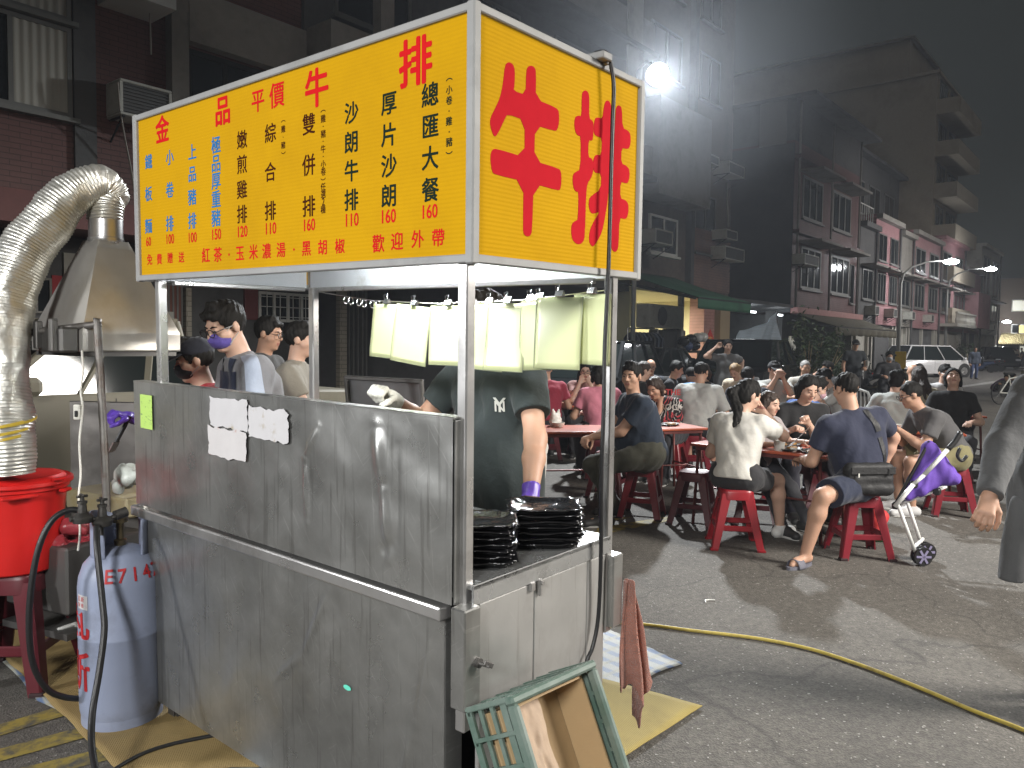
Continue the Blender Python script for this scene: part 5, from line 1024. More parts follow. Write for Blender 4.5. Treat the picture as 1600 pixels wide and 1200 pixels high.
# ------------------------------------------------------------------ parked cars, scooters, plants
M_TYRE = mat('tyre_rubber', (.018, .018, .018), .85); M_RIM = mat('alloy_rim', (.5, .5, .5), .35, .9); M_CGL = mat('car_glass', (.012, .016, .016), .06, spec=.8, var=.05); M_HEAD = mat('headlamp_lens', (.55, .57, .6), .12); M_TAIL = mat('tail_lamp_lens', (.30, .01, .01), .2); M_BLK = mat('black_trim', (.02, .02, .02), .5)
def car(name, label, loc, yaw, L, Wd, H, belt, hood, ws0, ws1, r1, r0, m, clear=.2, wheel=.32, roofm=None, cat='car', glass=None):
    """x runs from the nose (0) to the tail (L); ws0/ws1 windscreen foot/top, r1/r0 rear glass top/foot"""
    t = tag(empty(name, loc, R(yaw)), label, cat); hw = Wd / 2; X = lambda x: L / 2 - x; gl = glass or M_CGL
    side = [(0.02, clear + .12), (0, .48), (.06, hood - .14), (.35, hood - .02), (ws0 - .05, belt - .02 if belt - hood < .12 else hood + .03), (ws0 + .02, belt), (r0, belt), (L - .03, belt - .08), (L, .55), (L - .03, clear + .1), (L - .3, clear)] + [(.3, clear)]
    b = MB(); xs = 6
    secs = [(-hw, .93), (-hw * .97, 1.0), (-hw * .5, 1.0), (0, 1.0), (hw * .5, 1.0), (hw * .97, 1.0), (hw, .93)]
    rows_ = []
    for y, k in secs:
        rows_.append([b.bm.verts.new((X(x) * (1 if k == 1 else .985), y, z if k == 1 else clear + (z - clear) * .97)) for x, z in side])
    for A, B in zip(rows_, rows_[1:]):
        for i in range(len(side)): j = (i + 1) % len(side); b.bm.faces.new((A[i], A[j], B[j], B[i]))
    f1 = b.bm.faces.new(rows_[0]); f2 = b.bm.faces.new(rows_[-1][::-1]); f1.normal_update(); f2.normal_update(); bmesh.ops.triangulate(b.bm, faces=[f1, f2])
    b.build('body', m, t, True, 40)
    # glasshouse
    g = MB(); i0, i1 = hw - .05, hw - .17
    base = [(X(ws0), -i0, belt), (X(r0), -i0, belt), (X(r0), i0, belt), (X(ws0), i0, belt)]; top = [(X(ws1), -i1, H - .05), (X(r1), -i1, H - .05), (X(r1), i1, H - .05), (X(ws1), i1, H - .05)]
    for i in range(4): g.face([base[i], base[(i + 1) % 4], top[(i + 1) % 4], top[i]])
    g.build('window', gl, t)
    r_ = MB(); r_.grid(lambda u, v: (X(ws1 - .03 + (r1 - ws1 + .06) * u), (-i1 - .02 + (2 * i1 + .04) * v), H - .05 + .05 * math.sin(math.pi * u) ** .5 * math.sin(math.pi * v) ** .5), 12, 8); o = r_.build('roof', roofm or m, t, True); solidify(o, .02)
    p = MB()
    for s in (-1, 1):
        for (xa, xb) in ((ws0, ws1), (r0, r1)): p.bar((X(xa), s * i0, belt), (X(xb), s * i1, H - .04), .07, .05, bev=.01)
        n = 2 if L > 4.4 else 1
        for k in range(n):
            f = (k + 1) / (n + 1); xa = ws0 + (r0 - ws0) * f + .1; xb = ws1 + (r1 - ws1) * f + .05; p.bar((X(xa), s * (i0 + .004), belt), (X(xb), s * (i1 + .004), H - .04), .06, .03)
        p.bar((X(ws1), s * i1, H - .04), (X(r1), s * i1, H - .04), .05, .05)
    p.build('pillar', roofm or m, t)
    for s in (-1, 1):
        for xw in (L * .19, L * .80):
            w = MB(); w.lathe([(wheel * .55, -.09), (wheel * .94, -.1), (wheel, -.07), (wheel, .07), (wheel * .94, .1), (wheel * .55, .09)], n=24, M=Matrix.Translation((X(xw), s * (hw - .10), wheel)) @ Matrix.Rotation(R(90), 4, 'X')); wo = w.build('wheel', M_TYRE, t, True, 40)
            q = MB(); q.cyl((X(xw), s * (hw + .008), wheel), (X(xw), s * (hw - .02), wheel), wheel * .6, n=20); 
            for k in range(5): a = k * 1.2566; q.bar((X(xw), s * (hw + .012), wheel), (X(xw) + math.cos(a) * wheel * .56, s * (hw + .012), wheel + math.sin(a) * wheel * .56), .05, .012)
            q.build('rim', M_RIM, wo)
            q = MB(); q.cyl((X(xw), s * (hw - .015), wheel + .02), (X(xw), s * (hw + .003), wheel + .02), wheel * 1.17, n=24); q.build('wheel_arch', M_BLK, t)
        MB().box((X(.12), s * (hw - .22), hood - .22), (.2, .36, .16), bev=.03).build('headlight', M_HEAD, t); MB().box((X(L - .04), s * (hw - .14), belt - .18), (.1, .24, .26), bev=.03).build('tail_light', M_TAIL, t)
        MB().box((X(ws0 + .25), s * (hw + .10), belt + .08), (.14, .2, .15), bev=.04).build('wing_mirror', m, t)
        d = MB()
        for xx in (ws0 + .22, (ws0 + r0) / 2 + .1): d.box((X(xx), s * (hw + .0005), (clear + belt) / 2 + .05), (.008, .006, belt - clear - .2))
        d.build('door_seam', M_BLK, t)
        h_ = MB(); [h_.box((X(xx), s * (hw + .012), belt - .14), (.16, .03, .03), bev=.01) for xx in ((ws0 + r0) / 2 - .05, r0 - .4)]; h_.build('door_handle', m, t)
    MB().box((X(.03), 0, .42), (.12, Wd * .8, .2), bev=.03).build('bumper', M_BLK, t); MB().box((X(L - .03), 0, .42), (.12, Wd * .8, .2), bev=.03).build('bumper', M_BLK, t)
    return t
M_CREAM = mat('cream_car_paint', (.17, .155, .115), .6, var=.04, dirt=(.13, .115, .08), dscale=2); M_BLKC = mat('black_car_paint', (.012, .013, .014), .12, var=.05, spec=.6); M_WHC = mat('white_car_paint', (.62, .62, .62), .22, var=.03)
vx = onY(306, 560, 5.7)
car('pickup_truck', 'cream pickup truck parked behind the exhaust hood, nose to the left', (vx.x + 2.5 - 2.9, 5.7 + .82, 0), 180, 5.0, 1.64, 1.74, 1.06, .96, 1.2, 1.95, 2.80, 2.92, M_CREAM, cat='pickup truck', wheel=.33)
p = stand(925, 12.6); car('car', 'glossy black car parked behind the laminated sheets', (p.x + .8, p.y + .6, 0), 196, 4.5, 1.8, 1.62, 1.0, .92, 1.0, 1.8, 3.7, 4.3, M_BLKC)
p = stand(1030, 17.5); car('car', 'dark car with a bright roof edge by the clothes rail', (p.x + 1.2, p.y + .9, 0), 12, 4.6, 1.8, 1.50, .95, .88, 1.1, 2.0, 3.6, 4.4, mat('dark_grey_car_paint', (.035, .037, .04), .15, var=.05))
p = stand(1180, 19.5); car('car', 'black sport utility car before the tarpaulin shed', (p.x, p.y + .3, 0), 190, 4.6, 1.85, 1.72, 1.08, 1.0, 1.1, 1.8, 3.9, 4.5, M_BLKC, wheel=.36)
p = stand(1452, 43); car('car', 'white people carrier with black windows far along the street', (p.x, p.y, 0), -36, 4.8, 1.85, 1.72, .92, .86, .75, 1.75, 4.2, 4.7, M_WHC, wheel=.34)
p = stand(1561, 62); car('car', 'small dark car parked at the far end beside the crowd', (p.x, p.y, 0), 205, 4.4, 1.8, 1.75, 1.05, .95, 1.0, 1.8, 3.8, 4.3, M_BLKC)

def scooter(loc, yaw, m, label, group='scooters parked along the houses'):
    t = tag(empty('scooter', loc, R(yaw)), label, 'scooter', group)
    for x in (.62, -.60):
        w = MB(); w.lathe([(.12, -.04), (.22, -.05), (.235, -.03), (.235, .03), (.22, .05), (.12, .04)], n=20, M=Matrix.Translation((x, 0, .235)) @ Matrix.Rotation(R(90), 4, 'X')); w.build('wheel', M_TYRE, t, True, 40)
    s = Solid(); s.cap((-.75, 0, .66), (-.25, 0, .58), .09, .13, k=.06); s.cap((-.25, 0, .55), (-.1, 0, .36), .12, .1, k=.06); s.cap((-.1, 0, .32), (.4, 0, .30), .09, .08, k=.06); s.cap((.40, .0, .32), (.5, 0, .95), .11, .10, k=.06); s.cap((.40, .12, .45), (.48, .1, .8), .06, k=.06); s.cap((.40, -.12, .45), (.48, -.1, .8), .06, k=.06); s.cap((.55, 0, .42), (.72, 0, .44), .09, .05, k=.05)
    P, Q = s.mesh(.03); mesh_obj('body', P, Q, m, t)
    MB().box((-.42, 0, .78), (.66, .28, .09), bev=.04, seg=2).build('seat', M_BLK, t)
    b = MB(); b.tube([(.46, -.34, 1.04), (.50, -.2, 1.06), (.52, 0, 1.0), (.50, .2, 1.06), (.46, .34, 1.04)], .018, 8); b.tube([(.5, .2, 1.05), (.52, .28, 1.26)], .008, 6); b.tube([(.5, -.2, 1.05), (.52, -.28, 1.26)], .008, 6); b.ball((.52, .30, 1.28), (.02, .06, .04)); b.ball((.52, -.30, 1.28), (.02, .06, .04)); b.build('handlebar', M_BLK, t)
    MB().ball((.60, 0, .92), (.04, .09, .07)).build('headlight', M_HEAD, t, True); MB().box((-.80, 0, .72), (.05, .16, .07), bev=.02).build('tail_light', M_TAIL, t)
    return t
sc_m = [mat('scooter_%d' % i, c, .25, var=.05) for i, c in enumerate(((.02, .02, .022), (.10, .11, .12), (.04, .06, .12), (.35, .34, .33)))]
for i, (px, d, yaw, mi, lab) in enumerate(((1322, 25, 100, 0, 'black scooter by the potted bush under the olive awning'), (1346, 26, 95, 1, 'grey scooter to the right of the standing man in dark cap'), (1372, 24, 70, 0, 'black scooter beside the masked seated person'), (1408, 27, 60, 3, 'pale scooter in front of the white people carrier'),
                                           (1533, 52, 100, 2, 'dark blue scooter right of the far standing woman'), (1541, 54, 96, 0, 'black scooter in the middle of the far scooter row'), (1550, 55, 92, 0, 'black scooter at the crowd end of the far scooter row'), (1082, 19, 20, 0, 'black scooter in front of the lit awning shop'))):
    p = stand(px, d); scooter((p.x, p.y, 0), yaw, sc_m[mi], lab)
# bicycle at the right edge
p = stand(1588, 22); t = tag(empty('bicycle', (p.x, p.y, 0), R(CAMYAW - 72)), 'pale bicycle at the right picture edge beyond the crouching person', 'bicycle')
for x in (.52, -.52):
    w = MB(); w.tube([(x + .32 * math.cos(a), 0, .33 + .32 * math.sin(a)) for a in np.linspace(0, 6.283, 29)], .016, 6, caps=False); wo = w.build('wheel', M_TYRE, t, True)
    q = MB(); [q.tube([(x, 0, .33), (x + .31 * math.cos(a), 0, .33 + .31 * math.sin(a))], .003, 4) for a in np.linspace(0, 6.28, 17)[:-1]]; q.build('spokes', M_CHROME, wo)
b = MB(); 
for a, c in (((-.52, 0, .33), (-.1, 0, .30)), ((-.1, 0, .30), (-.22, 0, .82)), ((-.52, 0, .33), (-.20, 0, .72)), ((-.20, 0, .72), (.36, 0, .80)), ((-.1, 0, .30), (.38, 0, .70)), ((.52, 0, .33), (.34, 0, .98))): b.cyl(a, c, .018, n=8)
b.build('frame', mat('pale_bike_paint', (.5, .5, .46), .35), t); b = MB(); b.tube([(.25, -.28, 1.02), (.34, -.1, 1.0), (.34, .1, 1.0), (.25, .28, 1.02)], .014, 8); b.build('handlebar', M_CHROME, t); MB().box((-.24, 0, .86), (.26, .14, .06), bev=.02).build('saddle', M_BLK, t); b = MB(); b.box((.52, 0, .86), (.26, .3, .2), bev=.01); b.build('basket', M_WFR, t)
# leafy pots
def bush(loc, rx, ry, rz, n, label, seed, leaf=.09):
    t = tag(empty('potted_plant', loc), label, 'plant'); q = random.Random(seed)
    b = MB(); b.lathe([(.14, 0), (.2, .3), (.22, .32), (.2, .33), (.18, .28)], n=16); b.build('pot', mat('clay_pot', (.16, .08, .05), .8), t, True, 40)
    b = MB()
    for k in range(6): a = q.uniform(0, 6.28); b.tube([(0, 0, .28), (rx * .3 * math.cos(a), ry * .3 * math.sin(a), .3 + rz * .5), (rx * .7 * math.cos(a + .3), ry * .7 * math.sin(a + .3), .3 + rz * q.uniform(.7, 1.1))], [.02, .014, .006], 6)
    b.build('stem', M_WOOD, t)
    b = MB(); cl = [(q.uniform(-.7, .7) * rx, q.uniform(-.7, .7) * ry, .3 + rz * q.uniform(.25, 1.2)) for _ in range(16)]
    for k in range(n):
        c = Vector(q.choice(cl)) + Vector((q.gauss(0, .2) * rx, q.gauss(0, .2) * ry, q.gauss(0, .16) * rz)); M = Euler((q.uniform(-1, 1), q.uniform(-1, 1), q.uniform(0, 6.28))).to_matrix(); l = leaf * q.uniform(.6, 1.3)
        b.face([c + M @ Vector(v) for v in ((-l, 0, 0), (0, -l * .4, .02), (l, 0, 0), (0, l * .4, .02))])
    b.build('foliage', mat('dark_leaves', (.035, .06, .025), .5, var=.5, vscale=3), t, normals=False); return t
for i, (px, d, rx, rz, n, lab) in enumerate(((1268, 22, .5, 1.5, 700, 'dark leafy potted bush under the olive awning, nearest the shed pillar'), (1292, 22.5, .6, 1.3, 700, 'dark leafy potted bush in the middle below the olive awning'), (1312, 24, .45, 1.1, 500, 'smaller dark potted plant beside the standing man in dark cap'), (1512, 56, .9, 1.2, 400, 'far round potted shrub behind the white people carrier'))):
    p = stand(px, d); bush((p.x, p.y, 0), rx, rx, rz, n, lab, i)
# little shrine shelf with white jars and helmets on the shop rack
sv = stand(1236, 23.5); t = tag(empty('shelf_stand', sv), 'slim shelf with pale jars beside the shed pillar', 'shelf')
b = MB(); [b.box((0, 0, z), (.5, .3, .03)) for z in (.5, .95, 1.4)]; b.build('shelf_board', M_IRON, t); b = MB(); [b.box((x, y, .75), (.03, .03, 1.5)) for x in (-.24, .24) for y in (-.14, .14)]; b.build('upright', M_IRON, t)
for k, (x, z, rr) in enumerate(((-.1, 1.415, .12), (.14, 1.415, .09), (0, .965, .13))):
    o = MB().lathe([(.3 * rr, 0), (.8 * rr, .02), (rr, .12), (.8 * rr, .26), (.3 * rr, .32), (.3 * rr, .42), (.36 * rr, .44)], n=16).build('jar', mat('white_glaze', (.6, .6, .56), .3), None, True, 50); o.location = sv + Vector((x, 0, z)); tag(o, ('large pale jar on the top shelf', 'smaller pale jar on the top shelf', 'pale jar on the middle shelf')[k], 'jar')
for k, (px, py, c) in enumerate(((1068, 533, (.02, .02, .02)), (1079, 530, (.03, .03, .03)), (1089, 528, (.45, .45, .45)), (1097, 527, (.5, .5, .48)), (1073, 541, (.05, .07, .14)), (1085, 540, (.015, .015, .015)))):
    o = MB().ball((0, 0, 0), (.16, .19, .15)).build('helmet', mat('helmet_%d' % k, c, .2), None, True); o.location = onY(px, py, 9.0); tag(o, ('black helmet at the left of the shop shelf', 'dark helmet second from left, upper row', 'grey helmet in the upper row of the shop shelf', 'pale helmet at the right end of the shop shelf', 'navy helmet in the lower row', 'glossy black helmet in the lower row')[k], 'helmet', 'helmets on the shop shelf')
a, c = onY(1062, 547, 9.1), onY(1102, 547, 9.1); tag(MB().box(((a.x + c.x) / 2, 9.1, a.z - .04), (c.x - a.x, .6, .06)).box((a.x, 9.1, a.z / 2), (.06, .5, a.z - .08)).box((c.x, 9.1, a.z / 2), (.06, .5, a.z - .08)).build('helmet_shelf', M_IRON, None), 'dark shelf carrying helmets in the awning shop', 'shelf')
# yellow plastic sign and grey panel by the white car
p = at(1407, 562, 30); tag(MB().box(p, (.05, .42, .62), (0, 0, R(CAMYAW)), bev=.02).box((p.x, p.y, p.z / 2 - .15), (.06, .3, p.z - .3)).build('standing_sign', mat('yellow_plastic', (.62, .42, .04), .5), None), 'small yellow standing sign in front of the white people carrier', 'sign')
# ------------------------------------------------------------------ people
def fab(name, col, pat=None, rough=.9):
    return mat('cloth_' + name, col, rough, var=.05, vscale=9, bump=.6, bscale=22, sheen=.1)
SKIN = {'a': mat('skin_warm', (.46, .27, .185), .55, var=.06, vscale=14, bump=.04, bscale=90, sss=.05), 'b': mat('skin_light', (.55, .35, .26), .5, var=.05, vscale=14, bump=.04, bscale=90, sss=.05), 'c': mat('skin_tan', (.36, .20, .13), .55, var=.07, vscale=14, bump=.04, bscale=90, sss=.05)}
M_LIP = mat('lips', (.36, .15, .115), .5); M_HAIRB = mat('black_hair', (.009, .008, .007), .62, var=.4, vscale=30, stretch=(6, 6, .6), bump=.5, bscale=60, spec=.25); M_HAIRD = mat('brown_hair', (.035, .02, .013), .45, var=.4, vscale=30, stretch=(6, 6, .6), bump=.7, bscale=60); M_HAIRG = mat('grey_hair', (.20, .19, .18), .6, var=.3, vscale=40, bump=.6, bscale=60); M_HAIRL = mat('bleached_hair', (.22, .14, .06), .5, var=.3, vscale=30, stretch=(6, 6, .6), bump=.6, bscale=60)
M_EYEW = mat('eye_white', (.6, .58, .55), .3); M_EYED = mat('eye_dark', (.012, .01, .01), .2); M_SPEC = mat('spectacle_frame', (.015, .015, .015), .3); M_SOLE = mat('pale_sole', (.5, .5, .48), .7)
HAIRM = {'k': M_HAIRB, 'd': M_HAIRD, 'g': M_HAIRG, 'l': M_HAIRL}
def npv(v): return np.array(v, float)
def unit(v): v = npv(v); return v / (np.linalg.norm(v) + 1e-9)
def ik(a, c, l1, l2, pole):
    a, c = npv(a), npv(c); d = c - a; L = np.linalg.norm(d)
    if L > (l1 + l2) * .995: c = a + d / L * (l1 + l2) * .995; d = c - a; L = np.linalg.norm(d)
    if L < abs(l1 - l2) * 1.05 + .02: L = abs(l1 - l2) * 1.05 + .02; c = a + unit(d) * L; d = c - a
    u = d / L; x = (l1 * l1 - l2 * l2 + L * L) / (2 * L); h = math.sqrt(max(0, l1 * l1 - x * x)); p = npv(pole) - u * np.dot(pole, u); return a + u * x + unit(p) * h, c
def rotm(axis, deg): return np.array(Matrix.Rotation(R(deg), 3, axis))
def make_hand(S_, w, d, back, thumb_dir, s=1.0, curl=.35, fr=.0095, k=.006, curls=None):
    d = unit(d); back = unit(npv(back) - d * np.dot(back, d)); t = np.cross(d, back); t = t if np.dot(t, thumb_dir) > 0 else -t
    pal = w + d * .045 * s
    for o in (-.026, -.009, .009, .026): S_.cap(w + d * .012 * s + t * o * .75 * s, w + d * .085 * s + t * o * s, .015 * s, .0125 * s, k=.014)
    Ls = (.066, .082, .088, .078)       # little .. index, from -t to +t
    for i, o in enumerate((-.031, -.0105, .0105, .031)):
        c = (curls[i] if curls else curl * (1.15 - .08 * i)); a = w + d * (.088 + (.004 if i in (1, 2) else 0)) * s + t * o * s; L = Ls[i] * s; dd = unit(d + t * o * 2.2)
        ang = 0; p = a
        for j, f in enumerate((.46, .30, .24)):
            ang += c * (1.0, 1.25, .8)[j]; v = dd * math.cos(ang) - back * math.sin(ang); q = p + v * L * f; S_.cap(p, q, fr * (1.05 - .06 * j), fr * (1.0 - .07 * j), k=k); p = q
    a = w + d * .022 * s + t * .026 * s - back * .004; b = a + (d * .030 + t * .026 - back * .012) * s; c = b + (d * .032 + t * .010 - back * .014 * (1 + curl)) * s; e = c + (d * .026 - t * .002 - back * .012 * (1 + curl)) * s
    S_.cap(a, b, .0150 * s, .0125 * s, k=.012); S_.cap(b, c, fr * 1.2, fr * 1.08, k=k); S_.cap(c, e, fr * 1.08, fr * .92, k=k)

def person(label, px=None, dep=None, face=0, loc=None, sit=None, s=1.0, w=1.0, lean=8, twist=0, hpitch=10, hyaw=0, hroll=0, LH=None, RH=None, Lf=None, Rf=None, knee=None, top=(.3, .3, .3), sleeve='short', bottom='pants', bcol=(.03, .03, .035),
           hair='short', hcol='k', skin='a', mask=None, glasses=False, cap=None, shoe='shoe', shoecol=(.03, .03, .03), h=None, gloves=None, group=None, female=False, topname=None, topmat=None, apron=None, hemdrop=0, gcurl=.45, poleL=None, poleR=None, kp=None, fingers=None, skip_legs=False, eyes_open=False, hemoff=0, world_face=None, LFP=None, RFP=None, LHW=None, RHW=None):
    """local frame: +Y where the hips face, +X the person's right, Z up. LH/RH wrist targets and Lf/Rf ankle targets in that frame (metres)."""
    p0 = Vector(loc) if loc is not None else stand(px, dep)
    dist = (p0 - CAM_P).dot(FWD)
    if h is None: h = .0075 if dist < 7.2 else .010 if dist < 10 else .013 if dist < 15 else .02 if dist < 30 else .03
    yaw = (world_face if world_face is not None else CAMYAW + face) - 90
    far_ = dist > 12
    pz = (sit + .095 * w) if sit else .93 * s
    Pv = V3(0, 0, pz)
    def loc_of(wp): return rotm('Z', -yaw) @ npv(Vector(wp) - p0)
    if LFP: Lf = loc_of(ground(*LFP)) + V3(0, 0, .085)
    if RFP: Rf = loc_of(ground(*RFP)) + V3(0, 0, .085)
    def spine(t, off=0):            # point along the bent spine, t metres up
        a = R(lean) * (.65 + .5 * min(1, t / .5)); return Pv + V3(0, math.sin(a) * t, math.cos(a) * t)
    st = s * (1.0 if not sit else .98)
    aN = R(lean * 1.15); nb = spine(.50 * st); ch = spine(.34 * st); wa = spine(.17 * st)
    TW = rotm('Z', twist)
    if LHW is not None: LH = rotm('Z', -twist) @ loc_of(LHW)
    if RHW is not None: RH = rotm('Z', -twist) @ loc_of(RHW)
    if LH is not None: LH = TW @ V3(*LH)
    if RH is not None: RH = TW @ V3(*RH)
    up = unit(nb - ch); rt = TW @ V3(1, 0, 0); fw = unit(np.cross(up, rt)); rt = unit(np.cross(fw, up)) if np.dot(np.cross(fw, up), rt) > 0 else unit(np.cross(up, fw)); fw = np.cross(up, rt); 
    if fw[1] < -.2 and abs(twist) < 80: fw = -fw
    shw = (.172 if female else .19) * s * (1 + .35 * (w - 1)); shR = nb - up * .075 * s + rt * shw; shL = nb - up * .075 * s - rt * shw
    HB = rotm('Z', hyaw + twist) @ rotm('X', -hpitch) @ rotm('Y', hroll)      # head axes: columns right, forward, up
    hneck = unit(unit(nb - ch) * .6 + HB[:, 2] * .6); hs = .98 * (s ** .5)
    hc = nb + hneck * .078 * s + HB[:, 2] * .082 * hs + HB[:, 1] * .012
    def Hh(x, y, z): return hc + HB @ V3(x, y, z) * hs
    la1, la2 = .285 * s, .25 * s
    LH = V3(*LH) if LH is not None else (V3(-.2, .32, pz + .17) if sit else shL + V3(-.07, .03, -.52 * s)); RH = V3(*RH) if RH is not None else (V3(.2, .32, pz + .17) if sit else shR + V3(.07, .03, -.52 * s))
    elL, LH = ik(shL, LH, la1, la2, poleL or (-.55, -.45, -.8)); elR, RH = ik(shR, RH, la1, la2, poleR or (.55, -.45, -.8))
    hipL, hipR = Pv + V3(-.092 * s * w ** .5, .01, -.02), Pv + V3(.092 * s * w ** .5, .01, -.02)
    lt, ls = .425 * s, .41 * s
    Lf = V3(*Lf) if Lf is not None else (V3(-.15, .40, .085) if sit else V3(-.11, 0, .085)); Rf = V3(*Rf) if Rf is not None else (V3(.15, .40, .085) if sit else V3(.11, 0, .085))
    kL, Lf = ik(hipL, Lf, lt, ls, kp[0] if kp else ((-.25, .8, .9) if sit else (-.05, 1, .1))); kR, Rf = ik(hipR, Rf, lt, ls, kp[1] if kp else ((.25, .8, .9) if sit else (.05, 1, .1)))
    fr = max(.0092, .95 * h)
    # ---------------- skin
    B = Solid()
    B.cap(hipL + V3(0, 0, .02), hipR + V3(0, 0, .02), .104 * s * w, k=.05)
    for sg in (-1, 1): B.cap(wa + rt * .06 * sg * s * w, ch + rt * .075 * sg * s * w, .095 * s * w, .100 * s * w ** .6, k=.06)
    B.cap(Pv, wa, .11 * s * w, .10 * s * w, k=.06)
    [B.cap(nb - up * .055 * s, sh_, .055 * s, .05 * s, k=.05) for sh_ in (shL, shR)]; B.cap(nb - up * .05, nb + hneck * .06 * s, .056 * s, .048 * s, k=.03); B.cap(nb + hneck * .0, Hh(0, -.015, -.02), .050 * s, .048 * s, k=.025)
    B.ell(Hh(0, -.014, .032), V3(.077, .094, .085) * hs, HB, k=.02); B.ell(Hh(0, .022, -.042), V3(.059, .066, .072) * hs, HB, k=.035); B.ell(Hh(0, .066, -.092), V3(.022, .018, .016) * hs, HB, k=.02)
    if h < .018:
        B.cap(Hh(-.034, .074, .030), Hh(.034, .074, .030), .010 * hs, k=.014); B.cap(Hh(0, .083, .016), Hh(0, .103, -.020), .0085 * hs, .0125 * hs, k=.010); B.cap(Hh(-.013, .088, -.024), Hh(.013, .088, -.024), .009 * hs, k=.008)
        for sg in (-1, 1):
            B.ell(Hh(.032 * sg, .100, .010), V3(.018, .017, .012) * hs, HB, k=.010, neg=True); B.cap(Hh(.045 * sg, .058, -.022), Hh(.05 * sg, .04, -.03), .02 * hs, k=.02)
            B.ell(Hh(.030 * sg, .079, .010), V3(.014, .010, .0095) * hs, HB, k=.006); B.ell(Hh(.079 * sg, -.006, -.002), V3(.010, .020, .032) * hs, HB, k=.008)
        B.cap(Hh(-.018, .080, -.052), Hh(.018, .080, -.052), .009 * hs, k=.006); B.cap(Hh(-.014, .078, -.064), Hh(.014, .078, -.064), .009 * hs, k=.006)
    for sh, el, ha, sg in ((shL, elL, LH, -1), (shR, elR, RH, 1)):
        B.cap(sh, el, .050 * s * w ** .5, .040 * s * w ** .3, k=.03); B.cap(el, el + (ha - el) * .35, .040 * s, .041 * s * w ** .3, k=.03); B.cap(el + (ha - el) * .35, ha, .041 * s * w ** .3, .027 * s, k=.02)
        if not gloves or not gloves.get(sg):
            d = unit(ha - el); inw = -rt * sg; bk = unit(np.cross(d, inw)); bk = bk if bk[2] > 0 or abs(bk[2]) < .15 else -bk
            if not sit and abs(d[2]) > .75: bk = rt * sg; th = fw
            else: th = inw
            make_hand(B, ha, d, bk, th, s * (.92 if female else 1), (fingers or {}).get(sg, gcurl), fr, k=.004 if h < .009 else .008)
    for hp, kn, an, sg in ((hipL, kL, Lf, -1), (hipR, kR, Rf, 1)):
        if skip_legs: break
        B.cap(hp, kn, .085 * s * w ** .6, .054 * s, k=.05); B.cap(kn, kn + (an - kn) * .3, .054 * s, .056 * s, k=.03); B.cap(kn + (an - kn) * .3, an, .056 * s, .036 * s, k=.03)
        fd = unit((kn - an) * V3(1, 1, 0) * .0 + V3(.18 * sg, 1, 0)) if not kp else unit(V3((kn - hp)[0], (kn - hp)[1], 0) + 1e-6)
        gz = an[2] - .055
        B.cap(an + V3(0, 0, -.03) - fd * .03, an + V3(0, 0, -.04) + fd * .12, .033 * s, .026 * s, k=.02, cut=(V3(0, 0, gz - .022), V3(0, 0, -1))); B.cap(an + V3(0, 0, -.045) + fd * .09, an + V3(0, 0, -.056) + fd * (.155 if shoe == 'slide' else .11), .030 * s, .019 * s, k=.02)
    P, Q = B.mesh(h)
    cen = P[Q].mean(1) if len(Q) else np.zeros((0, 3)); lo_ = (cen - hc) @ HB / hs
    mi = ((np.abs(lo_[:, 0]) < .024) & (lo_[:, 1] > .074) & (lo_[:, 2] < -.044 - .002) & (lo_[:, 2] > -.072) & (((lo_[:, 0] / .024) ** 2 + ((lo_[:, 2] + .058) / .013) ** 2) < 1)).astype(int) if h < .018 else None
    root = mesh_obj('person', P, Q, [SKIN[skin], M_LIP], None, mi)
    root.location = p0; root.rotation_euler = (0, 0, R(yaw)); tag(root, label, 'person', group)
    # eyes and brows
    if h < .018:
        for sg in (-1, 1):
            b = MB(); c = Hh(.031 * sg, .0855, .0095); b.ball(c, (.0125 * hs, .0055 * hs, (.0058 if eyes_open else .0035) * hs), Matrix(HB.tolist())); b.build('eye', M_EYED, root, True)
        for sg in (-1, 1): MB().tube([Hh(.014 * sg, .087, .027), Hh(.032 * sg, .0865, .033), Hh(.052 * sg, .073, .028)], [.003, .0042, .002], 6).build('eyebrow', HAIRM[hcol], root, True)
    # ---------------- hair
    if hair != 'bald':
        Hs = Solid(); th = .008 if hair == 'crop' else .014
        facecut = [(Hh(0, .062, .062), HB @ unit((0, 1, -.52)))] 
        lowz = -.046 if hair in ('short', 'crop') else -.06
        Hs.ell(Hh(0, -.016, .038), V3(.075 + th * .8, .091 + th * .9, .084 + th) * hs, HB, k=.01, cut=[(Hh(0, .0, lowz), HB @ V3(0, .22, -1))])
        if hair in ('long', 'pony', 'bun', 'bob'): Hs.ell(Hh(0, -.04, -.01), V3(.085, .07, .088) * hs, HB, k=.02)
        Hs.ell(Hh(0, .088, -.030), V3(.080, .085, .105) * hs, HB, k=.010, neg=True)
        for sg in (-1, 1): Hs.ell(Hh(.088 * sg, .0, -.022), V3(.022, .026, .04) * hs, HB, k=.01, neg=True) if hair in ('short', 'crop', 'bun', 'pony') else None
        if hair == 'short': Hs.cap(Hh(-.03, .072, .085), Hh(.04, .066, .085), .018, k=.02); Hs.cap(Hh(-.02, .03, .125), Hh(.03, .02, .122), .02, k=.02)
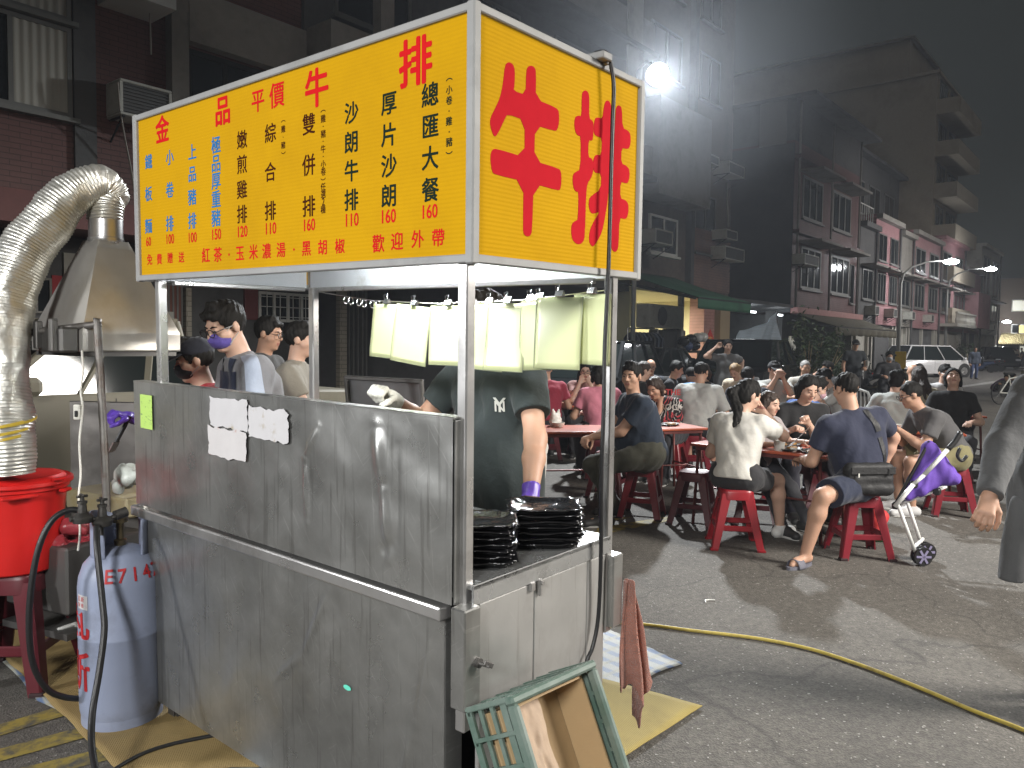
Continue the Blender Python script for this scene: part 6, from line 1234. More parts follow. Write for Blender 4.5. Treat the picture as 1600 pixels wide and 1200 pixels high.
        if hair == 'long':
            for sg in (-1, 1):
                e0 = Hh(.078 * sg, -.01, .02); e1 = Hh(.085 * sg, -.005, -.09); e2 = shR * .5 + shL * .5 + rt * .10 * sg + V3(0, 0, -.05) + fw * .04; Hs.cap(e0, e1, .022, .026, k=.02); Hs.cap(e1, e2, .026, .022, k=.02); Hs.cap(e2, e2 + V3(0, .02, -.12), .022, .010, k=.02)
            bk0 = Hh(0, -.075, -.03); Hs.cap(bk0, nb - fw * .085 + up * .0, .055, .06, k=.03); Hs.cap(nb - fw * .085 - rt * .04, nb - fw * .105 - up * .16 - rt * .04, .045, .022, k=.03); Hs.cap(nb - fw * .085 + rt * .04, nb - fw * .105 - up * .16 + rt * .04, .045, .022, k=.03)
        if hair == 'bob':
            for sg in (-1, 1): Hs.cap(Hh(.078 * sg, -.01, .02), Hh(.08 * sg, -.005, -.085), .022, .02, k=.02)
            Hs.cap(Hh(-.04, -.08, -.03), Hh(-.03, -.07, -.10), .045, .03, k=.02); Hs.cap(Hh(.04, -.08, -.03), Hh(.03, -.07, -.10), .045, .03, k=.02)
        if hair == 'pony':
            a0 = Hh(0, -.105, .03); a1 = Hh(.0, -.155, -.02); a2 = nb - fw * .13 + up * .02; a3 = nb - fw * .145 - up * .13; Hs.cap(a0, a1, .03, .032, k=.02); Hs.cap(a1, a2, .034, .034, k=.02); Hs.cap(a2, a3, .034, .012, k=.02); Hs.cap(a2 + rt * .02, a3 + rt * .03 + up * .02, .022, .008, k=.02)
        if hair == 'bun': Hs.ell(Hh(0, -.125, .05), V3(.042, .04, .042), HB, k=.015)
        P, Q = Hs.mesh(max(h * .85, .006), .0034, 130, nvec=(1.0, 1.0, .35))
        if len(Q): mesh_obj('hair', P, Q, HAIRM[hcol], root)
    if cap:
        C_ = Solid(); C_.ell(Hh(0, -.014, .050), V3(.092, .108, .085) * hs, HB, k=.01, cut=[(Hh(0, 0, .038), HB @ V3(0, .1, -1))]); P, Q = C_.mesh(max(h * .8, .006))
        mc = fab('cap_%s' % str(cap), cap); o = mesh_obj('cap', P, Q, mc, root)
        Br = Solid(); Br.ell(Hh(0, .098, .046), V3(.078, .092, .011) * hs, HB @ np.array(Matrix.Rotation(R(-14), 3, 'X')), k=.005, cut=[(Hh(0, .05, 0), HB @ V3(0, -1, 0))]); P, Q = Br.mesh(max(h * .6, .0045)); mesh_obj('brim', P, Q, mc, o)
    # ---------------- mask, spectacles
    if mask:
        Mk = Solid(); Mk.ell(Hh(0, .035, -.044), V3(.068, .076, .056) * hs, HB, k=.01, cut=[(Hh(0, .030, 0), HB @ V3(0, -1, 0))]); Mk.cap(Hh(0, .095, -.018), Hh(0, .1, -.03), .014, k=.02); P, Q = Mk.mesh(min(h, .010), .0012, 130, nvec=(.1, .1, 1)); o = mesh_obj('face_mask', P, Q, fab('mask_%s' % str(mask), mask, rough=.7), root)
        b = MB()
        for sg in (-1, 1): b.tube([Hh(.060 * sg, .05, -.015), Hh(.08 * sg, .0, .022), Hh(.082 * sg, -.015, .01)], .0022, 5); b.tube([Hh(.058 * sg, .045, -.075), Hh(.08 * sg, -.01, -.03)], .0022, 5)
        b.build('ear_loop', M_SOLE, o)
    if glasses:
        b = MB()
        for sg in (-1, 1):
            b.tube([Hh(sg * .034 + .027 * math.cos(a), .107, .006 + .020 * math.sin(a)) for a in np.linspace(0, 6.283, 15)], .0026, 5, caps=False); b.tube([Hh(.061 * sg, .105, .01), Hh(.078 * sg, .06, .012), Hh(.083 * sg, -.01, .010)], .0024, 5)
        b.tube([Hh(-.008, .108, .01), Hh(.008, .108, .01)], .0024, 5); b.build('glasses', M_SPEC, root)
    # ---------------- clothes
    T = Solid(); e = .013 + .3 * h
    for sg in (-1, 1): T.cap(wa + rt * .062 * sg * s * w, ch + rt * .078 * sg * s * w, .097 * s * w + e, .102 * s * w ** .6 + e, k=.06)
    T.cap(Pv + V3(-.05 * w, 0, 0), Pv + V3(.05 * w, 0, 0), .120 * s * w + e, k=.05); T.cap(Pv, wa, .112 * s * w + e, .105 * s * w + e, k=.06); [T.cap(nb - up * .055 * s + rt * .05 * sg, sh_, .058 * s + e, .053 * s + e, k=.05) for sg, sh_ in ((-1, shL), (1, shR))]
    if not sit:
        for hp in (hipL, hipR): T.cap(hp + V3(0, 0, .05), hp + V3(0, 0, -.16), .118 * s * w ** .5 + e, k=.06)
    if female: [T.ell(ch + rt * .07 * sg * s - up * .03 + fw * .075 * s, V3(.06, .055, .06) * s, k=.04) for sg in (-1, 1)]
    if w > 1.15: T.ell(wa + fw * .06 * w - up * .02, V3(.15, .12, .14) * w, k=.05)
    T.cap(nb - up * .045, nb + hneck * .012 - up * .012, .074 * s, .066 * s, k=.03, cut=(nb + hneck * .010 - up * .006, unit(hneck + fw * -.1)))
    for sh, el, ha, sg in ((shL, elL, LH, -1), (shR, elR, RH, 1)):
        r0, r1 = .056 * s * w ** .5 + e, .056 * s * w ** .3 + e
        if sleeve == 'long': T.cap(sh, el, r0, .048 * s + e, k=.03); T.cap(el, ha - (ha - el) * .04, .048 * s + e, .034 * s + e, k=.025, cut=(ha - (ha - el) * .03, unit(ha - el)))
        elif sleeve == 'none': pass
        else:
            f = .62 if sleeve == 'short' else .9; q = sh + (el - sh) * f; T.cap(sh, q + unit(el - sh) * .06, r0, r1, k=.03, cut=(q, unit(el - sh)))
    hem = Pv + up * (-.12 + hemoff) * s if not sit else Pv + V3(0, 0, -.055 + hemoff)
    P, Q = T.mesh(h, (.0034) if h < .014 else 0, 40, clip=[(hem - V3(0, 0, hemdrop), unit(-(up * .7 + V3(0, 0, .3))))], nvec=(1, 1, .55))
    tm = topmat or fab(topname or 'top_%d_%d_%d' % tuple(int(c * 999) for c in top), top); topo = mesh_obj('shirt', P, Q, tm, root)
    if not skip_legs:
        Bt = Solid(); e2 = .012 + .3 * h
        Bt.cap(hipL + V3(0, 0, .02), hipR + V3(0, 0, .02), .112 * s * w + e2 * .7, k=.05); Bt.cap(Pv, Pv + up * .09, .112 * s * w + e2 * .6, k=.05)
        for hp, kn, an, sg in ((hipL, kL, Lf, -1), (hipR, kR, Rf, 1)):
            if bottom in ('shorts', 'skirt'):
                f = .80 if bottom == 'shorts' else .55; q = hp + (kn - hp) * f; Bt.cap(hp, q + unit(kn - hp) * .08, .090 * s * w ** .6 + e2, .080 * s * w ** .3 + e2, k=.04, cut=(q, unit(kn - hp)))
            else:
                Bt.cap(hp, kn, .090 * s * w ** .6 + e2, .060 * s + e2, k=.04); Bt.cap(kn, an, .060 * s + e2, .044 * s + e2, k=.03, cut=(an + V3(0, 0, -.0) + unit(an - kn) * .01, unit(an - kn)))
        P, Q = Bt.mesh(h, .0045 if h < .014 else 0, 40); mesh_obj('shorts' if bottom == 'shorts' else 'skirt' if bottom == 'skirt' else 'trousers', P, Q, fab('bot_%d_%d_%d' % tuple(int(c * 999) for c in bcol), bcol), root)
        for hp, kn, an, sg in ((hipL, kL, Lf, -1), (hipR, kR, Rf, 1)):
            fd = unit(V3(.18 * sg, 1, 0)) if not kp else unit(V3((kn - hp)[0], (kn - hp)[1], 0) + 1e-6); fs = np.cross(fd, V3(0, 0, 1)); gz = an[2] - .085
            if shoe == 'shoe':
                F_ = Solid(); cutz = (V3(0, 0, gz + .004), V3(0, 0, -1)); F_.cap(an - fd * .045 + V3(0, 0, -.045), an + fd * .06 + V3(0, 0, -.045), .045, .044, k=.03, cut=cutz); F_.cap(an + fd * .06 + V3(0, 0, -.050), an + fd * .175 + V3(0, 0, -.058), .044, .036, k=.03, cut=cutz); F_.cap(an + V3(0, 0, -.03), an + V3(0, 0, .005), .046, .044, k=.02, cut=(an + V3(0, 0, .01), V3(0, 0, 1)))
                P, Q = F_.mesh(max(h * .9, .007)); o = mesh_obj('shoe', P, Q, mat('shoe_%d_%d_%d' % tuple(int(c * 99) for c in shoecol), shoecol, .55), root)
            if shoe in ('shoe', 'slide'):
                b = MB(); pts = []
                for k in range(20):
                    a = 2 * math.pi * k / 20; ll = .145 if math.cos(a) > 0 else .13; ww = .047 if math.cos(a) > 0 else .037; pts.append(an + fd * (.06 + ll * math.cos(a)) + fs * ww * math.sin(a) + V3(0, 0, -.085))
                b.prism([Vector(q) for q in pts], (0, 0, .022 if shoe == 'slide' else .016)); b.build('sole', mat('slide_grey', (.13, .13, .16), .7) if shoe == 'slide' else M_SOLE, root)
                if shoe == 'slide':
                    o = MB().grid(lambda u, v: Vector(an + fd * (.065 + .075 * v) + fs * (.052 * math.cos(math.pi * u)) + V3(0, 0, -.082 + .062 * math.sin(math.pi * u))), 14, 4).build('strap', MATS['slide_grey'], root, True); solidify(o, .006)
    info = dict(root=root, hc=hc, HB=HB, LH=LH, RH=RH, elL=elL, elR=elR, shL=shL, shR=shR, nb=nb, ch=ch, wa=wa, up=up, rt=rt, fw=fw, Pv=Pv, shirt=topo, hs=hs, Hh=Hh, e=e, s=s, w=w, kL=kL, kR=kR)
    root.data.update()
    if gloves:
        for sg, gm in gloves.items():
            el, ha = (elL, LH) if sg < 0 else (elR, RH); G = Solid(); d = unit(ha - el); G.cap(ha - d * .04, ha + d * .01, .034 * s, .032 * s, k=.012, cut=(ha - d * .05, -d)); inw = -rt * sg; bk = unit(np.cross(d, inw)); bk = bk if bk[2] >= -.15 else -bk
            if abs(d[2]) > .75: bk = rt * sg; inw = fw
            make_hand(G, ha, d, bk, inw, s * 1.04, (fingers or {}).get(sg, gcurl), .0115, k=.006); P, Q = G.mesh(.005, .0012, 120); mesh_obj('glove', P, Q, gm, root)
    return info

from mathutils.bvhtree import BVHTree
def decal(info, items, world_c, size, m, name='print', bold=.02, normal=None, lift=.005):
    """writing pressed on a garment: items (text, dx, dy, scale); laid on the cloth seen from world direction normal"""
    o = info['shirt']; root = info['root']; MW = Matrix.Translation(root.location) @ Euler(root.rotation_euler).to_matrix().to_4x4(); me = o.data
    bv = BVHTree.FromPolygons([MW @ v.co for v in me.vertices], [list(p.vertices) for p in me.polygons])
    n = Vector(normal).normalized(); x = Vector((0, 0, 1)).cross(n).normalized(); y = n.cross(x); its = []
    for t, dx, dy, sc in items: its.append((t, Matrix.Translation((dx, dy, 0)) @ Matrix.Scale(sc, 4)))
    d = text_mesh(name, its, m, o, bold=bold)
    bm = bmesh.new(); bm.from_mesh(d.data); bmesh.ops.scale(bm, vec=(size, size, 1), verts=bm.verts); bmesh.ops.triangulate(bm, faces=bm.faces)
    for _ in range(3): bmesh.ops.subdivide_edges(bm, edges=[e for e in bm.edges if e.calc_length() > .008], cuts=1)
    for v in bm.verts:
        p = Vector(world_c) + x * v.co.x + y * v.co.y; h = bv.ray_cast(p + n * .6, -n)
        v.co = MW.inverted() @ ((h[0] if h[0] else p) + n * (lift + v.co.z))
    bm.to_mesh(d.data); bm.free(); return d

def patch(info, parts, m, name, side='front', lift=.004):
    root = info['root']; o = info['shirt']; me = o.data; bv = BVHTree.FromPolygons([v.co for v in me.vertices], [list(p.vertices) for p in me.polygons]); b = MB()
    for P0, P1, w0, w1, n in parts:
        P0, P1, n = Vector(P0), Vector(P1), Vector(n).normalized(); ax = (P1 - P0).normalized(); sd = ax.cross(n).normalized()
        def f(u, v):
            p = P0.lerp(P1, v) + sd * ((u - .5) * (w0 + (w1 - w0) * v)); h = bv.ray_cast(p + n * .35, -n); return (h[0] if h[0] is not None else p) + n * lift
        b.grid(f, 10, 20)
    return b.build(name, m, root, True)
# ------------------------------------------------------------------ tables, stools and the diners
M_TT = mat('orange_red_tabletop', (.42, .085, .035), .35, var=.12, vscale=5, dirt=(.28, .05, .03), dscale=4, rvar=.1); M_TLEG = mat('brown_table_leg', (.14, .035, .03), .45, .3, var=.2); M_TLEG2 = mat('grey_table_leg', (.2, .19, .18), .4, .6)
SP = {'r': make_stool(M_STOOLR), 'c': make_stool(M_STOOLC), 'd': make_stool(M_STOOLD)}; SUSED = set()
def stool(loc, kind, label, rz=0, H=.45, group='red plastic stools around the tables'):
    o = SP[kind]
    if kind in SUSED: o = copy_tree(o)
    SUSED.add(kind); o.location = (loc[0], loc[1], 0); o.rotation_euler = (0, 0, R(rz)); o.scale = (1, 1, H / .45); tag(o, label, 'stool', group); return o
TUSED = []
def table(label, c, yaw, L=1.2, Wd=.6, H=.70, leg=None):
    t = tag(empty('folding_table', (c[0], c[1], 0), R(yaw)), label, 'table', 'red topped tables of the diners')
    b = MB(); b.box((0, 0, H - .012), (L, Wd, .024), bev=.006, seg=2); b.build('tabletop', M_TT, t)
    f = MB(); [f.box((0, sy * (Wd / 2 - .03), H - .04), (L - .1, .025, .03)) for sy in (-1, 1)]; [f.box((sx * (L / 2 - .06), 0, H - .04), (.025, Wd - .09, .03)) for sx in (-1, 1)]; f.build('table_frame', leg or M_TLEG, t)
    for sx in (-1, 1):
        for sy in (-1, 1): MB().tube([(sx * (L / 2 - .06), sy * (Wd / 2 - .045), H - .05), (sx * (L / 2 - .03), sy * (Wd / 2 - .03), .0)], .014, 8).build('leg', leg or M_TLEG, t, True)
    s_ = MB(); [s_.cyl((sx * (L / 2 - .045), -Wd / 2 + .04, .28), (sx * (L / 2 - .045), Wd / 2 - .04, .28), .009, n=8) for sx in (-1, 1)]; s_.cyl((-L / 2 + .045, 0, .28), (L / 2 - .045, 0, .28), .009, n=8); s_.build('stretcher', leg or M_TLEG, t)
    return t
def tz(px, py, z=.70): return ground(px, py, z)
CY = CAMYAW - 90                      # yaw that turns a thing's +Y away from the camera
# front table: near edge runs between these two corners
A_, B_ = tz(1078, 692), tz(1291, 713); ed = (B_ - A_); ed.z = 0; L1 = ed.length; un = ed.normalized(); vn = Vector((-un.y, un.x, 0)); c1 = (A_ + B_) / 2 + vn * .31
T1 = table('long red topped table in front, with plates and cups', c1, math.degrees(math.atan2(un.y, un.x)), L1, .62, .70)
def on_t1(u, v): p = A_ + un * (L1 * u) + vn * v; return Vector((p.x, p.y, .70))
c3 = stand(890, 7.75); table('red topped table behind the stall corner post', c3, CY + 8, .95, .62)
c2 = stand(1048, 8.15); table('small red topped table of the person in the printed shirt', c2, CY + 20, .55, .6)
c4 = stand(897, 10.9); table('red topped table before the woman with spectacles', c4, CY, .9, .6)
c5 = stand(1160, 11.2); table('far red topped table amid the diners', c5, CY - 10, 1.3, .6)
c6 = stand(1412, 8.1); table('red topped table between the leaning grey shirt man and the light top girl', c6, CY - 20, 1.1, .6)
c7 = stand(1470, 10.0); table('red topped table behind the girl looking up', c7, CY, .9, .6)
# crockery
M_WPL = mat('white_melamine', (.62, .62, .58), .35, var=.05); M_CUP = mat('translucent_cup', (.55, .55, .52), .25, var=.05); M_PLATE = mat('cast_iron_plate', (.012, .012, .012), .35, var=.4, vscale=20, bump=.4); M_FOOD = mat('steak_and_noodles', (.28, .15, .05), .5, var=.5, vscale=30, bump=.8, bscale=40)
def cup(loc, label, r=.042, h=.085, m=None): o = MB().lathe([(r * .78, 0), (r * .8, .002), (r, h), (r * .95, h), (r * .76, .006)], n=20).build('cup', m or M_CUP, None, True, 40); o.location = loc; return tag(o, label, 'cup', 'cups and bowls on the tables')
def bowl(loc, label, r=.065, h=.05, m=None): o = MB().lathe([(r * .5, 0), (r * .85, h * .5), (r, h), (r * .96, h), (r * .8, h * .5), (r * .45, .006)], n=20).build('bowl', m or M_WPL, None, True, 40); o.location = loc; return tag(o, label, 'bowl', 'cups and bowls on the tables')
def hotplate(loc, rz, label):
    t = tag(empty('steak_plate', loc, R(rz)), label, 'plate', 'steak plates on the tables'); N = 28
    b = MB(); b.lathe([(.6, 0), (.85, .004), (1, .018), (.97, .02), (.8, .010), (.3, .008)], n=N, M=Matrix.Diagonal((.15, .105, 1, 1))); b.build('plate', M_PLATE, t, True)
    b = MB(); q = random.Random(hash(label) % 1000); [b.ball((q.uniform(-.07, .07), q.uniform(-.04, .04), .016), (q.uniform(.02, .05), q.uniform(.015, .035), .012)) for _ in range(5)]; b.build('food', M_FOOD, t, True); return t
hotplate(on_t1(.70, .16), 20, 'black steak plate nearest the woman with fork'); hotplate(on_t1(.88, .14), 10, 'black steak plate at the right end of the front table'); hotplate(on_t1(.60, .40), -10, 'black steak plate across the front table from the girl')
cup(on_t1(.47, .20), 'white translucent cup by the hand of the ponytail girl'); cup(on_t1(.66, .06), 'white translucent cup before the woman with fork', .046, .085); bowl(on_t1(.76, .07) , 'little white crumpled napkin bowl on the front edge of table', .03, .03); bowl(on_t1(.10, .24), 'white bowl at the left end of the front table')
bowl(Vector((c3.x, c3.y, .70)) + Vector((.0, .12, 0)), 'white takeaway bowl on the table behind the stall'); 
def bagup(loc, label): 
    s = Solid(); s.cap((0, 0, .05), (0, 0, .07), .065, .055, k=.02); s.cap((-.03, 0, .1), (-.05, .0, .16), .03, .012, k=.02); s.cap((.03, 0, .1), (.05, .0, .16), .03, .012, k=.02); P, Q = s.mesh(.009, .004, 90, clip=[((0, 0, 0), (0, 0, -1))]); o = mesh_obj('food_bag', P, Q, M_WPL); o.location = loc; return tag(o, label, 'bag')
bagup(Vector((*tz(868, 665).xy, .70)), 'white knotted food bag on the table behind the stall corner'); hotplate(Vector((c2.x, c2.y, .70)), 10, 'steak plate of the person in the printed shirt'); cup(Vector((c5.x + .2, c5.y, .70)), 'white cup on the far red table'); bowl(Vector((c5.x - .2, c5.y + .1, .70)), 'white bowl on the far red table'); bowl(Vector((c6.x - .1, c6.y, .70)), 'white bowl on the table of the leaning man'); hotplate(Vector((c6.x + .15, c6.y + .1, .70)), 0, 'steak plate on the table of the leaning man'); bowl(Vector((c4.x, c4.y, .70)), 'bowl before the woman with spectacles')

G = None
def seat(kind, px, dep, lab, rz=20, loc=None): p = Vector(loc) if loc is not None else stand(px, dep); stool(p, kind, lab, rz)
navy, black, white, grey = (.014, .018, .035), (.012, .012, .013), (.55, .54, .50), (.22, .22, .215)
PUR = mat('violet_glove_rubber', (.12, .06, .42), .4, var=.08); COT = mat('white_cotton_glove', (.55, .54, .48), .9, var=.1, bump=.4, bscale=80)

# --- man with his back to us, slippers, black shoulder bag
l27 = ground(1340, 866)
p27 = person('big man seen from behind in navy tee and shorts, grey slipper', loc=l27, face=62, twist=-50, sit=.45, w=1.22, s=1.03, lean=8, hpitch=14, hyaw=10, top=(.018, .022, .046), bottom='shorts', bcol=(.016, .022, .045), hair='crop', skin='a', shoe='slide', LFP=(1258, 884), RFP=(1330, 800), LH=(-.26, .36, .66), RH=(.30, .16, .60), poleR=(1, -.7, .1), poleL=(-1, -.2, -.6), kp=((-.8, .2, .9), (.2, .8, .9)))
seat('c', 0, 0, 'crimson stool under the big man seen from behind', 38, l27)
# shoulder bag and strap
bg = tag(empty('shoulder_bag', l27 + Vector((math.cos(R(CAMYAW - 90)), math.sin(R(CAMYAW - 90)), 0)) * -.075, R(CAMYAW - 90 + 8)), 'black shoulder bag resting on the hip of the big man, strap over his back', 'bag'); M_BAG = mat('black_nylon', (.014, .014, .015), .6, var=.2, bump=.3, bscale=60)
s = Solid(); s.cap((-.12, -.20, .66), (.15, -.20, .66), .055, k=.02); s.cap((-.12, -.20, .54), (.15, -.20, .53), .06, k=.02); s.cap((-.12, -.2, .6), (.15, -.2, .6), .055, k=.02); P, Q = s.mesh(.008, .002, 40); mesh_obj('bag_body', P, Q, M_BAG, bg)
MB().box((.015, -.262, .665), (.34, .012, .055), bev=.005).build('flap', M_BAG, bg); MB().box((.13, -.268, .655), (.018, .012, .05), bev=.004).build('buckle', M_RUB, bg); MB().box((-.10, -.272, .635), (.01, .006, .028)).build('zip_tag', M_WPL, bg)
nb, ch, up, rt, fw, Pv = (Vector(p27[k]) for k in ('nb', 'ch', 'up', 'rt', 'fw', 'Pv'))
o = patch(p27, [(nb + rt * .07 - up * .03, ch + rt * .10 - up * .06, .04, .04, -fw + up * .35), (ch + rt * .10 - up * .055, Pv + rt * .135 + up * .06, .04, .04, -fw)], M_BAG, 'bag_strap', lift=.006)
# --- girl with the ponytail
l26 = ground(1147, 852)
p26 = person('girl with long black ponytail in white cropped tee on red stool', loc=l26, face=-34, sit=.45, s=.97, female=True, lean=12, hpitch=18, hyaw=-42, top=(.60, .585, .54), bottom='skirt', bcol=(.03, .03, .033), hair='pony', skin='b', shoecol=(.62, .62, .60), RFP=(1218, 838), LFP=(1175, 800), RH=(.12, .26, 1.02), LH=(-.12, .30, .80), gcurl=.9, hemoff=.02, kp=((-.1, .8, .9), (.3, .8, .8)))
seat('r', 0, 0, 'bright red stool under the girl in white cropped tee', 32, l26)
# --- woman in black with the fork
p24 = person('woman with short dark hair in black tee lowering a fork at table', 1250, 7.25, face=178, sit=.45, s=1.0, female=True, lean=14, hpitch=24, hyaw=14, top=black, hair='bob', skin='b', LH=(.02, .34, .86), RH=(.17, .36, .80), gcurl=.7, bcol=(.02, .02, .03))
seat('d', 1250, 7.25, 'maroon stool under the woman with the fork')
# --- child
person('small child with dark fringe peering over the front table', 1190, 6.75, face=-150, sit=.47, s=.74, lean=10, hpitch=12, hyaw=12, top=(.30, .27, .27), hair='bob', hcol='d', skin='b', female=True)
seat('d', 1190, 6.75, 'maroon stool under the small child')
# --- man in blue, pink mask below his nose
person('man in bright blue tee with glasses and a pink mask, leaning right', 1228, 7.9, face=-78, sit=.45, s=1.02, w=1.1, lean=30, hpitch=16, hyaw=-6, top=(.03, .12, .42), hair='short', skin='b', mask=(.52, .32, .36), glasses=True, bcol=(.03, .04, .07))
seat('c', 1228, 7.9, 'crimson stool under the man in bright blue')
# --- man in grey leaning over his plate
l28 = ground(1484, 803)
p28 = person('man in charcoal grey tee and khaki shorts leaning over the table', loc=l28, face=84, sit=.45, s=1.03, w=1.08, lean=32, hpitch=20, top=(.085, .083, .085), bottom='shorts', bcol=(.20, .18, .09), hair='crop', skin='a', glasses=True, LH=(-.12, .52, .78), RH=(.12, .50, .78), shoecol=(.5, .5, .5), gcurl=.6)
seat('c', 0, 0, 'crimson stool under the leaning man in charcoal grey', 25, l28)
rows_p = [
 # label, px, dep, face, kwargs, stool
 ('young woman in pale grey top with hair in a bun', 1402, 8.7, -24, dict(female=True, top=(.42, .44, .42), hair='bun', skin='b', lean=16, hpitch=18, hyaw=-30), 'd'),
 ('young woman in black tee looking upward, head tipped back', 1492, 9.1, 150, dict(female=True, top=black, hair='bob', skin='b', lean=4, hpitch=-24, hyaw=8), 'd'),
 ('man in white tee and glasses facing us behind the leaning man', 1473, 11.2, 178, dict(top=(.5, .5, .5), hair='short', skin='b', glasses=True, lean=6), 'c'),
 ('woman with long brown hair in beige top seen from behind', 1450, 9.9, 8, dict(female=True, top=(.42, .37, .26), hair='long', hcol='d', lean=12), 'd'),
 ('nearly bald man in white shirt with dark strap', 1428, 11.6, -28, dict(top=(.55, .55, .52), hair='bald', lean=10, hpitch=12), 'd'),
 ('young man in white tee bending over a phone', 1326, 10.3, 82, dict(top=(.52, .51, .48), hair='short', lean=22, hpitch=24, LH=(-.06, .38, .98), RH=(.06, .38, .98), skin='b'), 'd'),
 ('man in dark navy tee with pale arms turned away, short hair', 1172, 9.9, -12, dict(top=(.014, .018, .032), hair='short', lean=24, w=1.12, hpitch=18, skin='b'), 'c'),
 ('man in black cap and glasses photographing with a phone', 1209, 11.3, 180, dict(top=(.36, .36, .34), hair='short', cap=(.012, .013, .016), glasses=True, lean=2, LH=(-.04, .30, 1.10), RH=(.05, .30, 1.10), skin='b', gcurl=.8, w=1.08), 'd'),
 ('grey haired person in pale shirt far behind the woman with fork', 1257, 13.0, 178, dict(top=(.36, .34, .3), hair='crop', hcol='g', lean=4), 'd'),
 ('dark clothed person with a hand to the face by the bush', 1310, 13.6, 96, dict(top=black, hair='short', lean=14, RH=(.05, .25, 1.15)), 'd'),
 ('person in steel blue tee between the grey jersey man and the woman in black', 1097, 11.5, 10, dict(top=(.10, .20, .34), hair='short', lean=30, hpitch=30), 'd'),
 ('dark haired person in black beyond the grey jersey man', 1056, 12.8, 170, dict(top=black, hair='bob', lean=12, hpitch=20, female=True), 'd'),
 ('bleached haired woman looking down at her plate', 1160, 12.4, 140, dict(top=(.46, .40, .3), hair='pony', hcol='l', lean=16, hpitch=34, female=True, skin='b'), 'd'),
 ('woman in black tee turned left, dark hair to the chin', 1120, 11.0, 92, dict(top=black, hair='bob', hcol='d', lean=16, hpitch=10, female=True, skin='b'), 'd'),
 ('short haired person in black sitting behind the printed shirt', 1040, 11.8, -110, dict(top=(.014, .014, .018), hair='short', lean=12, hpitch=18), 'd'),
 ('bald older man with glasses in dark shirt, facing us', 1016, 12.8, 178, dict(top=(.02, .022, .03), hair='bald', glasses=True, lean=6, hpitch=14), 'd'),
 ('young woman in profile with tied brown hair, black top', 994, 10.6, -84, dict(top=black, hair='bun', hcol='d', lean=8, female=True, skin='b'), 'd'),
 ('broad man in pale grey jersey seen from behind', 1090, 9.5, -24, dict(top=(.40, .40, .38), hair='crop', lean=18, w=1.22, s=1.05, hpitch=12, hyaw=-12, sleeve='elbow', bottom='shorts'), 'c'),
 ('person in bright pink top seen from behind, next to the right post', 940, 9.0, 4, dict(top=(.52, .18, .24), hair='bob', lean=10, w=1.05, female=True), 'd'),
 ('woman with long dark hair and spectacles raising food to mouth', 914, 11.0, 178, dict(top=(.36, .2, .18), hair='long', glasses=True, lean=12, hpitch=14, female=True, LH=(-.06, .28, 1.0), RH=(.08, .28, 1.0), skin='b', gcurl=.8), 'd'),
 ('bald man in maroon tee with a strap across his back', 858, 10.4, 12, dict(top=(.24, .02, .04), hair='crop', hcol='g', lean=12, w=1.08), 'd'),
 ('person in white tee and blue jeans sitting behind the vendor', 812, 4.5, -72, dict(top=(.52, .50, .46), hair='short', lean=4, bcol=(.11, .14, .21), RFP=(872, 845), LFP=(856, 800), LH=(-.24, -.06, .55), RH=(.24, -.06, .55)), 'd'),
]
for lab, px, d, fc, kw, st in rows_p:
    person(lab, px, d, face=fc, sit=.45, **kw); seat(st, px, d, {'d': 'maroon', 'c': 'crimson'}[st] + ' stool under the ' + ' '.join(lab.split()[:9]), 20 + px % 40)
# --- big man in navy at the post
l6 = ground(1003, 806)
p6 = person('heavy man in navy tee and olive trousers behind right post, hands clasped', loc=l6, face=98, sit=.45, w=1.42, s=1.05, lean=10, hpitch=4, hyaw=48, top=(.016, .026, .045), bcol=(.055, .055, .04), hair='short', skin='a', LH=(-.02, .47, .72), RH=(.04, .46, .70), LFP=(945, 822), RFP=(962, 806), gcurl=.9, eyes_open=True)
seat('c', 0, 0, 'dark crimson stool under the heavy man behind the right post', 20, l6)
# --- eater in the printed shirt
mp_ = mat('printed_black_cloth', (.013, .013, .014), .9, var=.1, bump=.3, bscale=26)
t_ = mp_.node_tree; bb = t_.nodes['Principled BSDF']; tcn = nd(t_, 'ShaderNodeTexCoord'); vo = nd(t_, 'ShaderNodeTexVoronoi', Scale=9.0); wv = nd(t_, 'ShaderNodeTexWave', Scale=9.0, Distortion=9.0); rp = nd(t_, 'ShaderNodeMath', operation='GREATER_THAN'); rp.inputs[1].default_value = .80
t_.links.new(tcn.outputs['Object'], vo.inputs['Vector']); t_.links.new(tcn.outputs['Object'], wv.inputs['Vector']); t_.links.new(wv.outputs['Fac'], rp.inputs[0]); hs_ = nd(t_, 'ShaderNodeSeparateColor'); t_.links.new(vo.outputs['Color'], hs_.inputs[0]); g2 = nd(t_, 'ShaderNodeMath', operation='GREATER_THAN'); g2.inputs[1].default_value = .55; t_.links.new(hs_.outputs[0], g2.inputs[0])
mxc = nd(t_, 'ShaderNodeMix', data_type='RGBA'); mxc.inputs[6].default_value = (.55, .53, .5, 1); mxc.inputs[7].default_value = (.45, .05, .06, 1); t_.links.new(g2.outputs[0], mxc.inputs[0]); mf = nd(t_, 'ShaderNodeMix', data_type='RGBA'); mf.inputs[6].default_value = (.013, .013, .014, 1); t_.links.new(rp.outputs[0], mf.inputs[0]); t_.links.new(mxc.outputs[2], mf.inputs[7]); t_.links.new(mf.outputs[2], bb.inputs['Base Color'])
